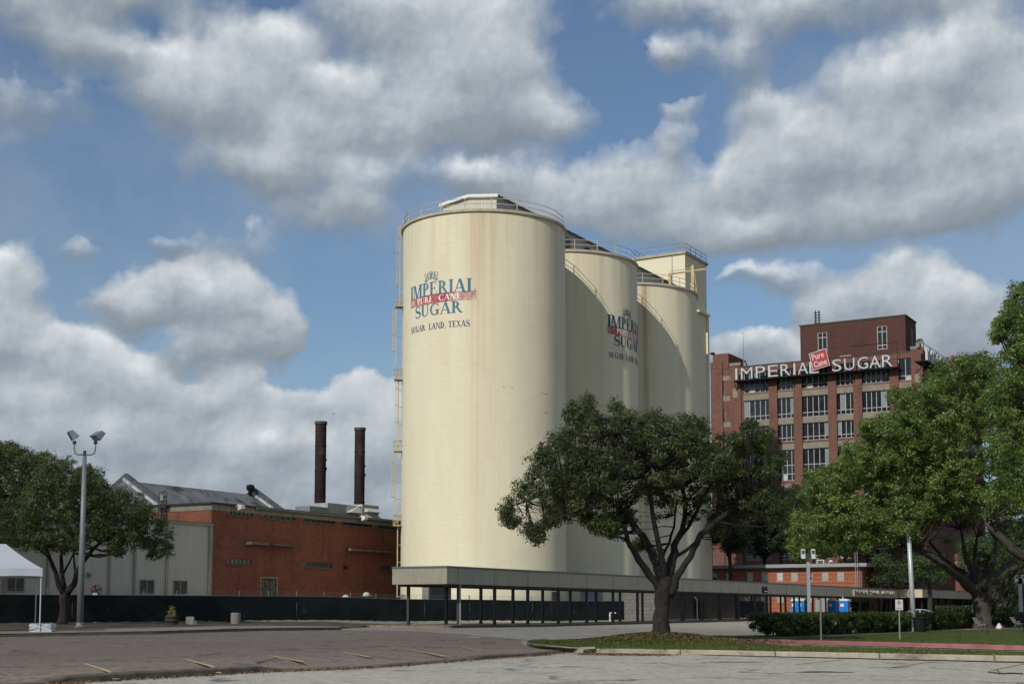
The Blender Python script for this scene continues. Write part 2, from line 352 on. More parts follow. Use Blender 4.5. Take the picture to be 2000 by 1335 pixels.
# ------------------------------------------------------------------ shared materials
def asphalt(name,c1,c2,grit,crack=.5,patch=.3):
    m,nt,out=NT(name); tc=nd(nt,'ShaderNodeTexCoord').outputs['Object']
    big=ramp(nt,noise(nt,tc,.12,6,.6,.3),.3,.7); mid=ramp(nt,noise(nt,mapv(nt,tc,(1,.5,1)),.9,6,.65),.3,.7); fine=noise(nt,tc,9,5,.85)
    c=mixc(nt,big,c1,c2); c=mixc(nt,mth(nt,'MULTIPLY',mid,patch),c,[v*.6 for v in c1])
    sp=nd(nt,'ShaderNodeTexVoronoi'); sp.inputs['Scale'].default_value=8; lk(nt,tc,sp.inputs['Vector'])
    c=mixc(nt,mth(nt,'MULTIPLY',ramp(nt,fine,.35,.65),grit),c,[v*.5 for v in c1])
    sps=nd(nt,'ShaderNodeSeparateXYZ'); lk(nt,sp.outputs['Color'],sps.inputs[0])
    c=mixc(nt,mth(nt,'MULTIPLY',ramp(nt,sps.outputs[0],.0,1),grit*.8),c,[min(1,v*1.7) for v in c2])
    cw=nd(nt,'ShaderNodeTexVoronoi'); cw.feature='DISTANCE_TO_EDGE'; cw.inputs['Scale'].default_value=.16
    wv=nd(nt,'ShaderNodeVectorMath',operation='ADD'); lk(nt,tc,wv.inputs[0])
    nn=nd(nt,'ShaderNodeTexNoise'); nn.inputs['Scale'].default_value=.8; nn.inputs['Detail'].default_value=6; lk(nt,tc,nn.inputs['Vector'])
    vs=nd(nt,'ShaderNodeVectorMath',operation='SCALE'); vs.inputs['Scale'].default_value=2.2; lk(nt,nn.outputs['Color'],vs.inputs[0]); lk(nt,vs.outputs[0],wv.inputs[1])
    lk(nt,wv.outputs[0],cw.inputs['Vector'])
    ck=mth(nt,'MULTIPLY',ramp(nt,cw.outputs['Distance'],.022,.004),crack)
    ck=mth(nt,'MULTIPLY',ck,ramp(nt,noise(nt,tc,.25,3),.42,.58))
    c=mixc(nt,ck,c,(.03,.028,.025))
    st=ramp(nt,noise(nt,mapv(nt,tc,(.35,1,1)),.35,7,.7,.5),.6,.72); c=mixc(nt,mth(nt,'MULTIPLY',st,.45),c,(.05,.047,.042)); ol=ramp(nt,noise(nt,tc,.45,2,.5),.69,.74); c=mixc(nt,mth(nt,'MULTIPLY',ol,.55),c,(.045,.04,.036))
    pbsdf(nt,out,c,.9,0,fine,.5,.02,.15); return m
m_lotL=asphalt('worn_brown_asphalt',(.165,.131,.110),(.245,.198,.166),.6,.8,.4)
m_lotR=asphalt('bleached_asphalt',(.315,.295,.25),(.41,.388,.338),.5,.8,.4)
m_drive=asphalt('driveway_asphalt',(.26,.24,.2),(.36,.335,.29),.45,.7,.45)
m_conc=M('weathered_concrete',(.27,.25,.21),.9,.25,1.2,stain=(.10,.085,.06),stam=.6,bump=.5)
m_kerbd=M('dark_stained_kerb',(.13,.11,.09),.95,.35,2.5,stain=(.04,.033,.028),stam=.7,bump=.8)
def kerbmat(name,col,stn):
    m=M(name,col,.9,.3,1.3,stain=stn,stam=.8,bump=.6); nt=m.node_tree; p=[n for n in nt.nodes if n.type=='BSDF_PRINCIPLED'][0]; src=p.inputs['Base Color'].links[0].from_socket
    sx=nd(nt,'ShaderNodeSeparateXYZ'); lk(nt,nd(nt,'ShaderNodeTexCoord').outputs['Object'],sx.inputs[0]); fr=nd(nt,'ShaderNodeMath',operation='FRACT'); lk(nt,mth(nt,'DIVIDE',sx.outputs[0],2.9),fr.inputs[0])
    lk(nt,mixc(nt,mth(nt,'MULTIPLY',mth(nt,'LESS_THAN',fr.outputs[0],.016),.8),src,(.05,.04,.035)),p.inputs['Base Color']); return m
m_kerbl=kerbmat('pale_kerb_concrete',(.31,.275,.215),(.11,.08,.055)) #'pale_kerb_concrete',(.32,.29,.235),.9,.25,1.5,stain=(.12,.09,.065),stam=.75,bump=.5)
m_kerbr=M('faded_red_kerb_paint',(.30,.115,.12),.8,.2,1.8,stain=(.15,.06,.065),stam=.6,bump=.4)
m_line=M('worn_yellow_paint',(.44,.36,.17),.85,.2,5,stain=(.22,.19,.16),stam=1.)
m_soil=M('leafy_brown_soil',(.10,.075,.05),.95,.4,.8,stain=(.05,.05,.02),stam=.5,bump=.8)
m_white=M('white_painted_metal',(.62,.62,.6),.5,.06,1)
m_steel=M('galvanised_steel',(.33,.34,.35),.45,.12,3,metal=.4)
m_greypole=M('grey_painted_pole',(.25,.26,.27),.5,.12,2,metal=.3)
m_palepole=M('pale_aluminium_pole',(.42,.44,.46),.45,.1,2,metal=.3)
m_black=M('dark_metal',(.013,.014,.016),.85,.2,3,spec=.12)
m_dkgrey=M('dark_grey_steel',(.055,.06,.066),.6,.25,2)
m_cream=M('cream_sheet_metal',(.36,.33,.25),.7,.12,.9,streak=.25,stain=(.2,.17,.12))
m_cap=M('grey_metal_cap',(.14,.15,.16),.5,.15,2)
m_glass=glass('dark_window_glass',(.010,.013,.015),.15,.9)
m_glass2=glass('grey_blue_window_glass',(.045,.05,.055),.2,1.)
m_blind=M('pale_window_blind',(.42,.43,.42),.7,.1,1)
m_winf=M('weathered_white_frame',(.36,.36,.35),.7,.15,2)
m_yellow=M('yellow_painted_steel',(.46,.37,.19),.6,.15,2,stain=(.22,.10,.04),stam=.6)
m_yellow2=M('pale_yellow_rail',(.50,.43,.29),.6,.12,2,stain=(.25,.13,.06),stam=.5)
m_rust=M('rusty_chimney_steel',(.02,.012,.012),.8,.5,.8,stain=(.11,.05,.035),stam=.55,bump=.6)
m_bark=M('grey_brown_bark',(.058,.05,.043),.95,.5,4,stain=(.11,.10,.085),stam=.5,bump=1.,fine=18)
m_barkd=M('dark_oak_bark',(.035,.03,.028),.95,.5,5,stain=(.07,.062,.055),stam=.4,bump=1.,fine=18)
def grassmat():
    m,nt,out=NT('mown_grass'); tc=nd(nt,'ShaderNodeTexCoord').outputs['Object']
    n=ramp(nt,noise(nt,tc,.35,6,.65),.3,.7); f=noise(nt,tc,14,5,.8)
    c=mixc(nt,n,(.06,.095,.018),(.10,.13,.03)); c=mixc(nt,ramp(nt,f,.3,.7),c,mixc(nt,.5,c,(.02,.035,.008)))
    c=mixc(nt,mth(nt,'MULTIPLY',ramp(nt,noise(nt,tc,.8,8,.75),.50,.68),.65),c,(.15,.115,.05))
    pbsdf(nt,out,c,.9,0,f,1,.06,.1); return m
m_grass=grassmat()

# ------------------------------------------------------------------ ground
def build_ground():
    xs=[-4000,-1500,-500]+[x for x in range(-200,201,4)]+[500,1500,4000]; ys=[-3000,-800,-200]+[y for y in range(-60,321,4)]+[600,1500,4000,9000]
    v=[(x,y,H(x,y)-.12-(.05 if y<62 and x*math.cos(TH)-y*math.sin(TH)>-27 else 0)) for y in ys for x in xs]; f=[]; n=len(xs)
    for j in range(len(ys)-1):
        for i in range(n-1): f.append((j*n+i,j*n+i+1,(j+1)*n+i+1,(j+1)*n+i))
    me=bpy.data.meshes.new('ground'); me.from_pydata(v,[],f); me.materials.append(m_soil); o=bpy.data.objects.new('ground',me); COL.objects.link(o); struct(o)
    # dividing kerb between the two lots
    K1=[gp(*p,0) for p in ((45,1340),(140,1333),(507,1312),(700,1305),(875,1292),(1050,1279),(1140,1268))]
    K1[-1]=gp(1142,1268.5,0)
    K1t=[]
    def zll(x,y): return H(x,y)+.004
    isl_front=[gp(1145,1275,0),gp(1300,1277.5,0),gp(1500,1281.5,0),gp(2000,1292,0),gp(2400,1301,0)]
    rl=K1+[isl_front[1],isl_front[2],isl_front[3],isl_front[4],Vector((60,20,0)),Vector((60,-40,0)),Vector((-60,-40,0)),Vector((-30,8,0)),gp(-150,1350,0)]
    struct(sheet('right_parking_lot',rl,lambda x,y:0,m_lotR))
    off=[p+Vector((-math.cos(TH)*.3,math.sin(TH)*.3,0)) for p in K1]
    zk=lambda x,y:H(x-.3,y+.2)+.012
    o=struct(kerb('parking_kerb',K1,.42,lambda x,y:max(.055,H(x-.5,y+.25)+.012),lambda x,y:-.05,m_kerbd,1,.02,.7))
    # left lot
    sw=[gp(0,1243,.21),gp(300,1238.5,.22),gp(665,1230.5,.26)]
    ll=[off[0]+Vector((-.0,0,0))]+off[1:]+[gp(1100,1263,.06),gp(1019,1257.5,.06),gp(1052,1251,.08),gp(925,1242,.12),gp(800,1235,.16),gp(700,1232.5,.2)]+sw[::-1]+[Vector((-45,62,0)),Vector((-45,5,0)),Vector((-16,10,0)),gp(-20,1345,.15)]
    struct(sheet('left_parking_lot',ll,H,m_lotL,.004))
    # driveway behind
    dr=[Vector((-14,92,0)),gp(1052,1251.5,.08)+Vector((-.5,-.5,0)),gp(1145,1271,.05),gp(2400,1300,.05)+Vector((0,.3,0)),Vector((120,60,0)),Vector((140,260,0)),Vector((40,262,0)),Vector((-30,135,0)),Vector((-14,110,0))]
    dr[0]=Vector((sw[-1].x-1,sw[-1].y-2,0))
    struct(sheet('driveway',dr,H,m_drive,0))
    # sidewalk at left
    zs=lambda x,y:H(x,y)+.17
    swx=[Vector((-60,55,0))]+sw
    back=[Vector((p.x-2.2,p.y+7.5,0)) for p in (swx[0],swx[1],swx[2])]+[Vector((sw[-1].x-.6,sw[-1].y+3.8,0))]
    struct(sheet('left_sidewalk',swx+back[::-1],zs,m_conc,.0))
    struct(kerb('sidewalk_kerb',swx,.2,lambda x,y:zs(x,y)+.006,lambda x,y:H(x,y)-.05,M('sidewalk_kerb_concrete',(.15,.125,.10),.95,.3,2,stain=(.06,.05,.04),stam=.7,bump=.6),1,.008))
    # planting strip soil between sidewalk and fence
    struct(sheet('planting_strip',[back[0],back[1],back[2],Vector((back[3].x,back[3].y,0)),Vector((-8,122,0)),Vector((-45,96,0)),Vector((-75,70,0))],lambda x,y:H(x,y)+.06+.05*math.sin(x*1.3)*math.sin(y*.9),m_soil,.0,2))
    # grass island with mound
    z0=.17
    isl=[p+Vector((0,.25,0)) for p in isl_front]
    ib=[gp(2400,1284,z0),gp(2000,1273,z0),gp(1600,1262.5,z0),gp(1440,1256.5,z0),gp(1260,1247.5,z0),gp(1150,1247.5,z0),gp(1065,1250.5,z0),gp(1027,1256,z0),gp(1045,1260.5,z0),gp(1100,1264.5,z0)]
    tb=Vector((at(1290,1235,60).x,60,0)); global TREE_BASE; TREE_BASE=tb
    def zi(x,y):
        r2=((x-tb.x)/3.1)**2+((y-tb.y)/3.1)**2
        return z0+.42*math.exp(-r2)+.012*math.sin(x*2.1)*math.cos(y*1.7)
    struct(sheet('grass_island',isl+ib,zi,m_grass,0,.6))
    tip=[isl_front[0]+Vector((-.1,.0,0)),gp(1098,1269,.06),gp(1046,1264,.06),gp(1022,1260,.06),gp(1018,1256,.06),gp(1030,1252.5,.08),gp(1064,1250.7,.08)]
    struct(kerb('island_kerb',[isl_front[4],isl_front[3],isl_front[2],isl_front[1],isl_front[0]],.3,lambda x,y:z0+.012,lambda x,y:-.05,m_kerbl,-1,.012,1.))
    struct(kerb('island_tip_kerb',tip,.24,lambda x,y:z0+.018,lambda x,y:0.0,m_kerbl,-1,.008,.5))
    struct(kerb('island_back_kerb',[gp(1064,1250.9,.08)]+[p for p in ib[:7]][::-1][1:],.2,lambda x,y:zi(x,y)*0+z0+.004,lambda x,y:0,m_kerbl,-1,.008))
    # mulch on mound: many small leaves as stuff
    V=[];Fc=[];T=[]
    def litter(n,fn,zf,name,cols,sz=(.035,.08),lab=None):
        mb=MB(); 
        for _ in range(n):
            x,y=fn(); s=random.uniform(*sz); a=random.uniform(0,6.28); z=zf(x,y)+random.uniform(.004,.03)
            ux,uy=math.cos(a)*s,math.sin(a)*s; t=random.uniform(-.6,.6)*s; t2=random.uniform(-.6,.6)*s
            mb.quad((x-ux,y-uy,z-t),(x+uy*.5,y-ux*.5,z+t2),(x+ux,y+uy,z+t),(x-uy*.5,y+ux*.5,z-t2))
        o=mb.make(name,cols); tag(o,kind='stuff'); return o
    m_lit=M('dry_oak_leaves',(.17,.10,.055),.85,.5,6,stain=(.06,.035,.02),stam=.7)
    def fm():
        while 1:
            a=random.uniform(0,6.28); r=abs(random.gauss(0,1.9))
            if r<5: return tb.x+math.cos(a)*r*1.15,tb.y+math.sin(a)*r
    litter(9000,fm,zi,'fallen_leaves',m_lit)
    def fk():
        s=random.random(); i=random.uniform(0,len(K1)-1.001); p=K1[int(i)].lerp(K1[int(i)+1],i%1); q=abs(random.gauss(0,.22))
        return p.x+math.cos(TH)*q,p.y-math.sin(TH)*q
    litter(2600,fk,lambda x,y:.003,'fallen_leaves',m_lit,(.02,.05))
    def fk2():
        t=random.random()**1.5; p=gp(1150,1276,0).lerp(gp(1290,1278,0),t); q=abs(random.gauss(0,.75))
        return p.x+random.gauss(0,.3),p.y-q
    litter(2200,fk2,lambda x,y:.003,'fallen_leaves',m_lit,(.02,.055))
    # grass tufts so the turf edges are not clean
    def fi():
        while 1:
            x=random.uniform(2,15.5); y=random.uniform(41,62); t_=(x-5.4)/9.9
            if 49.3-7.6*t_+.5<y<63-11*max(0,t_)-.8: return x,y
    litter(3200,fi,zi,'fallen_leaves',m_lit,(.02,.05))
    # lawn
    zl=lambda x,y:.2+.015*math.sin(x*.7)*math.cos(y*.6)
    rk=[gp(1352,1245,.2),gp(1500,1248.3,.2),gp(1700,1253.2,.2),gp(1850,1257,.2),gp(2000,1261,.2),gp(2400,1272,.2)]
    lawn=rk+[Vector((75,45,0)),Vector((95,140,0)),Vector((50,135,0)),Vector((14.2,78,0)),gp(1478,1239,.2),gp(1395,1241,.2)]
    struct(sheet('lawn',lawn,zl,m_grass,0,1.5))
    rk2=[p+Vector((-.1,-.14,0)) for p in rk]
    struct(kerb('red_kerb',rk2,.22,lambda x,y:.225,lambda x,y:.0,m_kerbr,1,.01))
    g=[p+Vector((-.25,-.42,0)) for p in rk]
    mb=MB()
    for i in range(len(g)-1):
        a,b=g[i],g[i+1]; n=Vector((.22,.34,0)); mb.quad((a.x,a.y,.062),(b.x,b.y,.062),(b.x+n.x,b.y+n.y,.062),(a.x+n.x,a.y+n.y,.062))
    struct(mb.make('concrete_gutter',M('pale_gutter',(.42,.41,.38),.85,.15,1.5)))
    mb=MB(); a=gp(1560,1244,.2); b=gp(1920,1229,.2)
    struct(sheet('hedge_bed',[gp(1470,1248,.2),gp(1620,1242.5,.2),gp(1800,1234.5,.2),gp(1880,1229,.2),gp(2060,1225.5,.2),Vector((53,116,0)),Vector((15.5,79,0))],lambda x,y:zl(x,y),m_soil,.012,1.5))
    # parking lines
    def line(p,q,z,w=.14):
        a=gp(*p,z);b=gp(*q,z); t=(b-a).normalized(); n=Vector((-t.y,t.x,0))*w/2
        struct(sheet('parking_line',[a-n,b-n,b+n,a+n],(lambda x,y:H(x,y)) if z>.03 else (lambda x,y:0),m_line,.014,.8))
    for p,q in (((166,1296),(228,1315.5)),((362,1287),(428,1304.5)),((525,1280),(598,1293)),((668,1273),(722,1283)),((792,1267.5),(868,1278.5)),((903,1264.5),(940,1270)),((965,1271.5),(985,1273.5))):
        line(p,q,.15 if p[0]<800 else .1)
    for p,q in (((1552,1297),(1645,1287.5)),((1738,1303),(1820,1291.5)),((1937,1308),(2010,1293)),((1360,1292.5),(1395,1291))): line(p,q,0,.1)
    # dark patches in the right lot
    for nm,(px,py),(rx,ry) in (('asphalt_patch',(1605,1311.5),(.62,.34)),('asphalt_patch',(1740,1303),(.5,.14)),('asphalt_patch',(1435,1292),(.7,.3))):
        c=gp(px,py,0); mb=MB(); pts=[]
        for k in range(26):
            a=k/26*6.283; r=1+.25*math.sin(3*a+px)+.12*random.random(); pts.append((c.x+rx*r*math.cos(a),c.y+ry*r*math.sin(a),.005))
        mb.quad(*pts); struct(mb.make(nm,M('broken_dark_asphalt',(.055,.045,.04) if px==1605 else (.12,.112,.1),.95,.4,4,bump=.8)))
    # twig
    c=gp(1965,1316,0); mb=MB(); mb.tube([c+Vector((-.35,.25,.05)),c+Vector((-.1,.05,.02)),c+Vector((.15,.0,.03)),c+Vector((.4,-.02,.02))],.018,5); mb.tube([c+Vector((-.1,.05,.02)),c+Vector((-.15,.2,.1))],.012,5)
    tag(mb.make('fallen_twig',m_barkd),'small forked dead twig lying on the pale parking lot','twig')
    # small white stone slab at the island tip
    c=gp(1148,1266,.17); mb=MB(); mb.hexa([(c.x-.3,c.y-.1,.17),(c.x+.26,c.y-.12,.17),(c.x+.3,c.y+.16,.17),(c.x-.25,c.y+.15,.17),(c.x-.27,c.y-.08,.235),(c.x+.24,c.y-.1,.25),(c.x+.27,c.y+.13,.24),(c.x-.22,c.y+.12,.225)])
    tag(mb.make('concrete_lump',m_conc),'flat pale broken concrete lump on the island kerb corner','concrete lump')
    # grass blades (stuff) on the island and lawn front
    N=26000; r=RNG
    import mathutils.noise as mnz
    def blades(name,poly,n,zf,hgt):
        xs=[p.x for p in poly]; ys=[p.y for p in poly]; P=[]
        import itertools
        x=r.uniform(min(xs),max(xs),n*4); y=r.uniform(min(ys),max(ys),n*4); ins=np.zeros(len(x),bool); j=len(poly)-1
        for i in range(len(poly)):
            c_=((poly[i].y>y)!=(poly[j].y>y))&(x<(poly[j].x-poly[i].x)*(y-poly[i].y)/(poly[j].y-poly[i].y+1e-9)+poly[i].x); ins^=c_; j=i
        x=x[ins]; y=y[ins]; kp=np.array([mnz.noise(Vector((a*.9,b*.9,3.)))>-.18 for a,b in zip(x,y)]); x=x[kp][:n]; y=y[kp][:n]; z=np.array([zf(a,b) for a,b in zip(x,y)]); m=len(x)
        a=r.uniform(0,6.28,m); h=hgt*r.uniform(.5,1.3,m); w=.016; dx,dy=np.cos(a)*w,np.sin(a)*w; lx,ly=r.normal(0,.02,m),r.normal(0,.02,m)
        v=np.stack([np.stack([x-dx,y-dy,z-.01],1),np.stack([x+dx,y+dy,z-.01],1),np.stack([x+lx,y+ly,z+h],1)],1).reshape(-1,3)
        o=poly_mesh(name,v,3,m_blade,r.uniform(0,1,m)); tag(o,kind='stuff')
    blades('grass',[isl_front[0],isl_front[1],gp(1500,1280,0)+Vector((0,.25,0)),gp(2010,1291,0)+Vector((0,.25,0)),gp(2010,1273,z0),gp(1600,1262.5,z0),gp(1440,1256.5,z0),gp(1260,1247.5,z0),gp(1065,1250.5,z0),gp(1035,1257,z0)],60000,zi,.055)
    blades('grass',rk[:5]+[gp(2010,1240,.2),gp(1880,1236,.2),gp(1790,1242,.2),gp(1620,1246,.2),gp(1480,1245,.2),gp(1395,1241,.2)],50000,zl,.06)
def poly_mesh(name,v,k,mat,tint,parent=None):
    n=len(v)//k; me=bpy.data.meshes.new(name); me.vertices.add(len(v)); me.vertices.foreach_set('co',v.astype(np.float32).ravel())
    me.loops.add(n*k); me.loops.foreach_set('vertex_index',np.arange(n*k,dtype=np.int32)); me.polygons.add(n)
    me.polygons.foreach_set('loop_start',np.arange(0,n*k,k,dtype=np.int32)); me.polygons.foreach_set('loop_total',np.full(n,k,dtype=np.int32))
    me.update(calc_edges=True); at_=me.attributes.new('tint','FLOAT','FACE'); at_.data.foreach_set('value',tint.astype(np.float32))
    me.materials.append(mat); o=bpy.data.objects.new(name,me); COL.objects.link(o); o.parent=parent; return o
m_blade=leafmat('grass_blades',(.035,.06,.012),(.075,.11,.022),(.15,.17,.05),.3,.6)
build_ground()

# ------------------------------------------------------------------ serif lettering for the silos
TK=.185; TN=.06; SF=.05
def ring(cx,cy,rx,ry,a0,a1,fw,n=18):
    out=[];pr=None
    for i in range(n+1):
        a=R_(a0+(a1-a0)*i/n); w=fw(a); o=(cx+rx*math.cos(a),cy+ry*math.sin(a)); q=(cx+(rx-w)*math.cos(a),cy+(ry-w*min(1,ry/rx))*math.sin(a))
        if pr: out.append([pr[0],o,q,pr[1]])
        pr=(o,q)
    return out
def rc(x0,x1,y0,y1): return [[(x0,y0),(x1,y0),(x1,y1),(x0,y1)]]
def stem(x,w,top=1,bot=1,y0=0,y1=1):
    o=rc(x,x+w,y0,y1)
    if top: o+=rc(x-.08,x,y1-SF,y1)+rc(x+w,x+w+.08,y1-SF,y1)
    if bot: o+=rc(x-.08,x,y0,y0+SF)+rc(x+w,x+w+.08,y0,y0+SF)
    return o
def dg(x0,y0,x1,y1,w): return [[(x0,y0),(x0+w,y0),(x1+w,y1),(x1,y1)]]
thk=lambda a:TN+(TK-TN)*abs(math.cos(a))
def glyph(c):
    if c=='I': return stem(.09,TK),.37
    if c=='M': return stem(.09,TN)+dg(.12,1,.40,0,TK)+dg(.50,0,.80,1,TN)+stem(.80,TK)[0:],1.1
    if c=='P': return stem(.09,TK)+ring(.27,.735,.33,.265,-90,90,thk),.68
    if c=='E': return stem(.09,TK)+rc(.27,.6,1-SF,1)+rc(.56,.6,.78,1-SF)+rc(.27,.5,.49,.49+SF)+rc(.46,.5,.4,.49)+rc(.46,.5,.54,.63)+rc(.27,.63,0,SF)+rc(.59,.63,SF,.24),.74
    if c=='R': return stem(.09,TK)+ring(.27,.735,.33,.265,-90,90,thk)+dg(.64,0,.32,.5,TK)+rc(.80,.9,0,SF),.86
    if c=='A': return dg(.06,0,.40,1,TN)+dg(.66,0,.36,1,TK)+rc(.2,.62,.31,.31+SF)+rc(-.02,.06,0,SF)+rc(.12,.2,0,SF)+rc(.58,.66,0,SF)+rc(.84,.92,0,SF),.93
    if c=='L': return stem(.09,TK)+rc(.27,.62,0,SF)+rc(.58,.62,SF,.26),.70
    if c=='U': return rc(.1,.1+TK,.33,1)+rc(.02,.1,1-SF,1)+rc(.28,.37,1-SF,1)+rc(.66,.66+TN,.33,1)+rc(.58,.66,1-SF,1)+rc(.72,.8,1-SF,1)+ring(.41,.34,.31,.35,180,360,lambda a:TN+(TK-TN)*max(0,-math.cos(a))),.86
    if c in 'CG':
        o=ring(.5,.5,.44,.52,45,315,lambda a:TN+(TK*1.05-TN)*max(0,-math.cos(a)))
        o+=rc(.79,.83,.68,1.0)
        if c=='G': return o+rc(.66,.66+TK,.02,.42)+rc(.56,.95,.42,.42+SF),.98
        return o+rc(.79,.83,.02,.26),.90
    if c=='S':
        pts=[];n=14
        for i in range(n+1): a=R_(25+(270-25)*i/n); pts.append((.34+.25*math.cos(a),.75+.24*math.sin(a)))
        for i in range(1,n+1): a=R_(90-(90+155)*i/n); pts.append((.34+.27*math.cos(a),.26+.25*math.sin(a)))
        o=[];m=len(pts); pr=None
        for i,p in enumerate(pts):
            q=pts[min(i+1,m-1)]; r=pts[max(i-1,0)]; tx,ty=q[0]-r[0],q[1]-r[1]; L=math.hypot(tx,ty); nx,ny=-ty/L,tx/L
            w=(TN*.5+(TK*.55-TN*.5)*math.exp(-((i-m/2)/(m*.2))**2)); a=(p[0]+nx*w,p[1]+ny*w); b=(p[0]-nx*w,p[1]-ny*w)
            if pr: o.append([pr[0],a,b,pr[1]])
            pr=(a,b)
        return o+rc(.55,.59,.72,1.0)+rc(.06,.1,0,.3),.70
    if c=='N': return stem(.09,TN)+dg(.10,1,.62,0,TK)+stem(.75,TN,1,0),.95
    if c=='D': return stem(.09,TK)+ring(.27,.5,.48,.5,-90,90,thk,22),.85
    if c=='T': return stem(.34,TK,0,1)+rc(.04,.83,1-SF,1)+rc(.04,.08,.76,1-SF)+rc(.79,.83,.76,1-SF),.87
    if c=='X': return dg(.56,0,.08,1,TK)+dg(.08,0,.6,1,TN)+rc(0,.1,0,SF)+rc(.72,.8,0,SF)+rc(0,.1,1-SF,1)+rc(.6,.72,1-SF,1),.84
    if c==',': return dg(.04,-.18,.1,.02,.1)+rc(.08,.2,0,.1),.3
    return [],.42
def line_polys(txt,h,width,caps1=1.):
    P=[];x=0
    for i,c in enumerate(txt):
        g,a=glyph(c); 
        for q in g: P.append([(x+p[0],p[1]) for p in q])
        x+=a
    s=width/x
    return [[(p[0]*s,p[1]*h) for p in q] for q in P]
def words(txt,h,width):
    G=[[]];x=0
    for c in txt:
        g,a=glyph(c)
        if c==' ':
            if G[-1]: G.append([])
        for q in g: G[-1].append([(x+p[0],p[1]) for p in q])
        x+=a
    s=width/x
    return [[[(p[0]*s,p[1]*h) for p in q] for q in g] for g in G]
def wrap(polys,Rr,psi0,z0,off):
    mb=MB()
    for q in polys:
        mb.quad(*[((Rr+off)*math.sin(psi0+p[0]/Rr),-(Rr+off)*math.cos(psi0+p[0]/Rr),z0+p[1]) for p in q])
    return mb

# ------------------------------------------------------------------ silos
SR=9.24; SS=19.54; ST=44.6; C1=Vector((-3.19,157,0))
def silomat(name,bands,zt):
    m,nt,out=NT(name); tc=nd(nt,'ShaderNodeTexCoord').outputs['Object']; s=nd(nt,'ShaderNodeSeparateXYZ'); lk(nt,tc,s.inputs[0])
    ps=mth(nt,'MULTIPLY',mth(nt,'ARCTAN2',s.outputs[0],mth(nt,'MULTIPLY',s.outputs[1],-1)),SR)
    cv=nd(nt,'ShaderNodeCombineXYZ'); lk(nt,ps,cv.inputs[0]); lk(nt,s.outputs[2],cv.inputs[1])
    V=cv.outputs[0]
    big=noise(nt,mapv(nt,V,(.25,.05,1)),1.,6,.6); c=mixc(nt,ramp(nt,big,.3,.7),(.70,.66,.495),(.62,.58,.43))
    # slip-form courses and board marks
    fr=nd(nt,'ShaderNodeMath',operation='FRACT'); lk(nt,mth(nt,'DIVIDE',s.outputs[2],.62),fr.inputs[0])
    cn=noise(nt,mapv(nt,V,(.6,5,1)),1.,5,.7); 
    c=mixc(nt,mth(nt,'MULTIPLY',ramp(nt,cn,.40,.72),.30),c,(.50,.455,.33))
    c=mixc(nt,mth(nt,'MULTIPLY',mth(nt,'LESS_THAN',fr.outputs[0],.1),.05),c,(.42,.38,.28))
    vn=noise(nt,mapv(nt,V,(4,.04,1)),1.,5,.6); c=mixc(nt,mth(nt,'MULTIPLY',ramp(nt,vn,.5,.8),.22),c,(.50,.44,.33))
    h=nd(nt,'ShaderNodeMapRange'); h.inputs['From Min'].default_value=-6; h.inputs['From Max'].default_value=zt; lk(nt,s.outputs[2],h.inputs['Value'])
    for (p0,w,st,col) in bands:
        d=mth(nt,'DIVIDE',mth(nt,'SUBTRACT',ps,p0*SR),w); g=mth(nt,'POWER',2.718,mth(nt,'MULTIPLY',mth(nt,'MULTIPLY',d,d),-1.))
        v=ramp(nt,noise(nt,mapv(nt,V,(2.2,.03,1)),1.3,5,.6),.25,.7); f=mth(nt,'MULTIPLY',mth(nt,'MULTIPLY',g,v),mth(nt,'MULTIPLY',h.outputs[0],st))
        c=mixc(nt,f,c,col)
    pt=ramp(nt,noise(nt,mapv(nt,V,(.12,.10,1)),1.,8,.65,.5),.50,.64); c=mixc(nt,mth(nt,'MULTIPLY',pt,.20),c,(.52,.46,.32))
    dr=mth(nt,'MULTIPLY',ramp(nt,noise(nt,mapv(nt,V,(1.1,.02,1)),1.,6,.65),.50,.72),ramp(nt,s.outputs[2],zt-9,zt)); c=mixc(nt,mth(nt,'MULTIPLY',dr,.45),c,(.30,.24,.16))
    # a few cracks / scuffs
    sc=ramp(nt,noise(nt,mapv(nt,V,(.5,3.5,1)),1.1,7,.75,.6),.7,.76); c=mixc(nt,mth(nt,'MULTIPLY',sc,.4),c,(.8,.76,.6))
    pbsdf(nt,out,c,.85,0,cn,.25,.03,.2); return m
rus=(.42,.25,.13)
def psi(px,py,k):
    C=C1+DV*SS*k; r=ray(px,py); cc=Vector((-C.x,-C.y)); a=r.x*r.x+r.y*r.y; b=-(r.x*C.x+r.y*C.y)
    D=max(0,b*b-a*(C.x*C.x+C.y*C.y-SR*SR)); t=(-b-math.sqrt(D))/a; p=Vector((r.x*t-C.x,r.y*t-C.y)); x=p.x*EV.x+p.y*EV.y; y=p.x*DV.x+p.y*DV.y
    return math.atan2(x,-y),CAMZ+r.z*t
m_blue=M('faded_blue_paint',(.06,.145,.245),.85,.2,1.5,stain=(.25,.30,.30),stam=.5)
m_navy=M('dark_blue_paint',(.035,.07,.14),.8,.2,1.5)
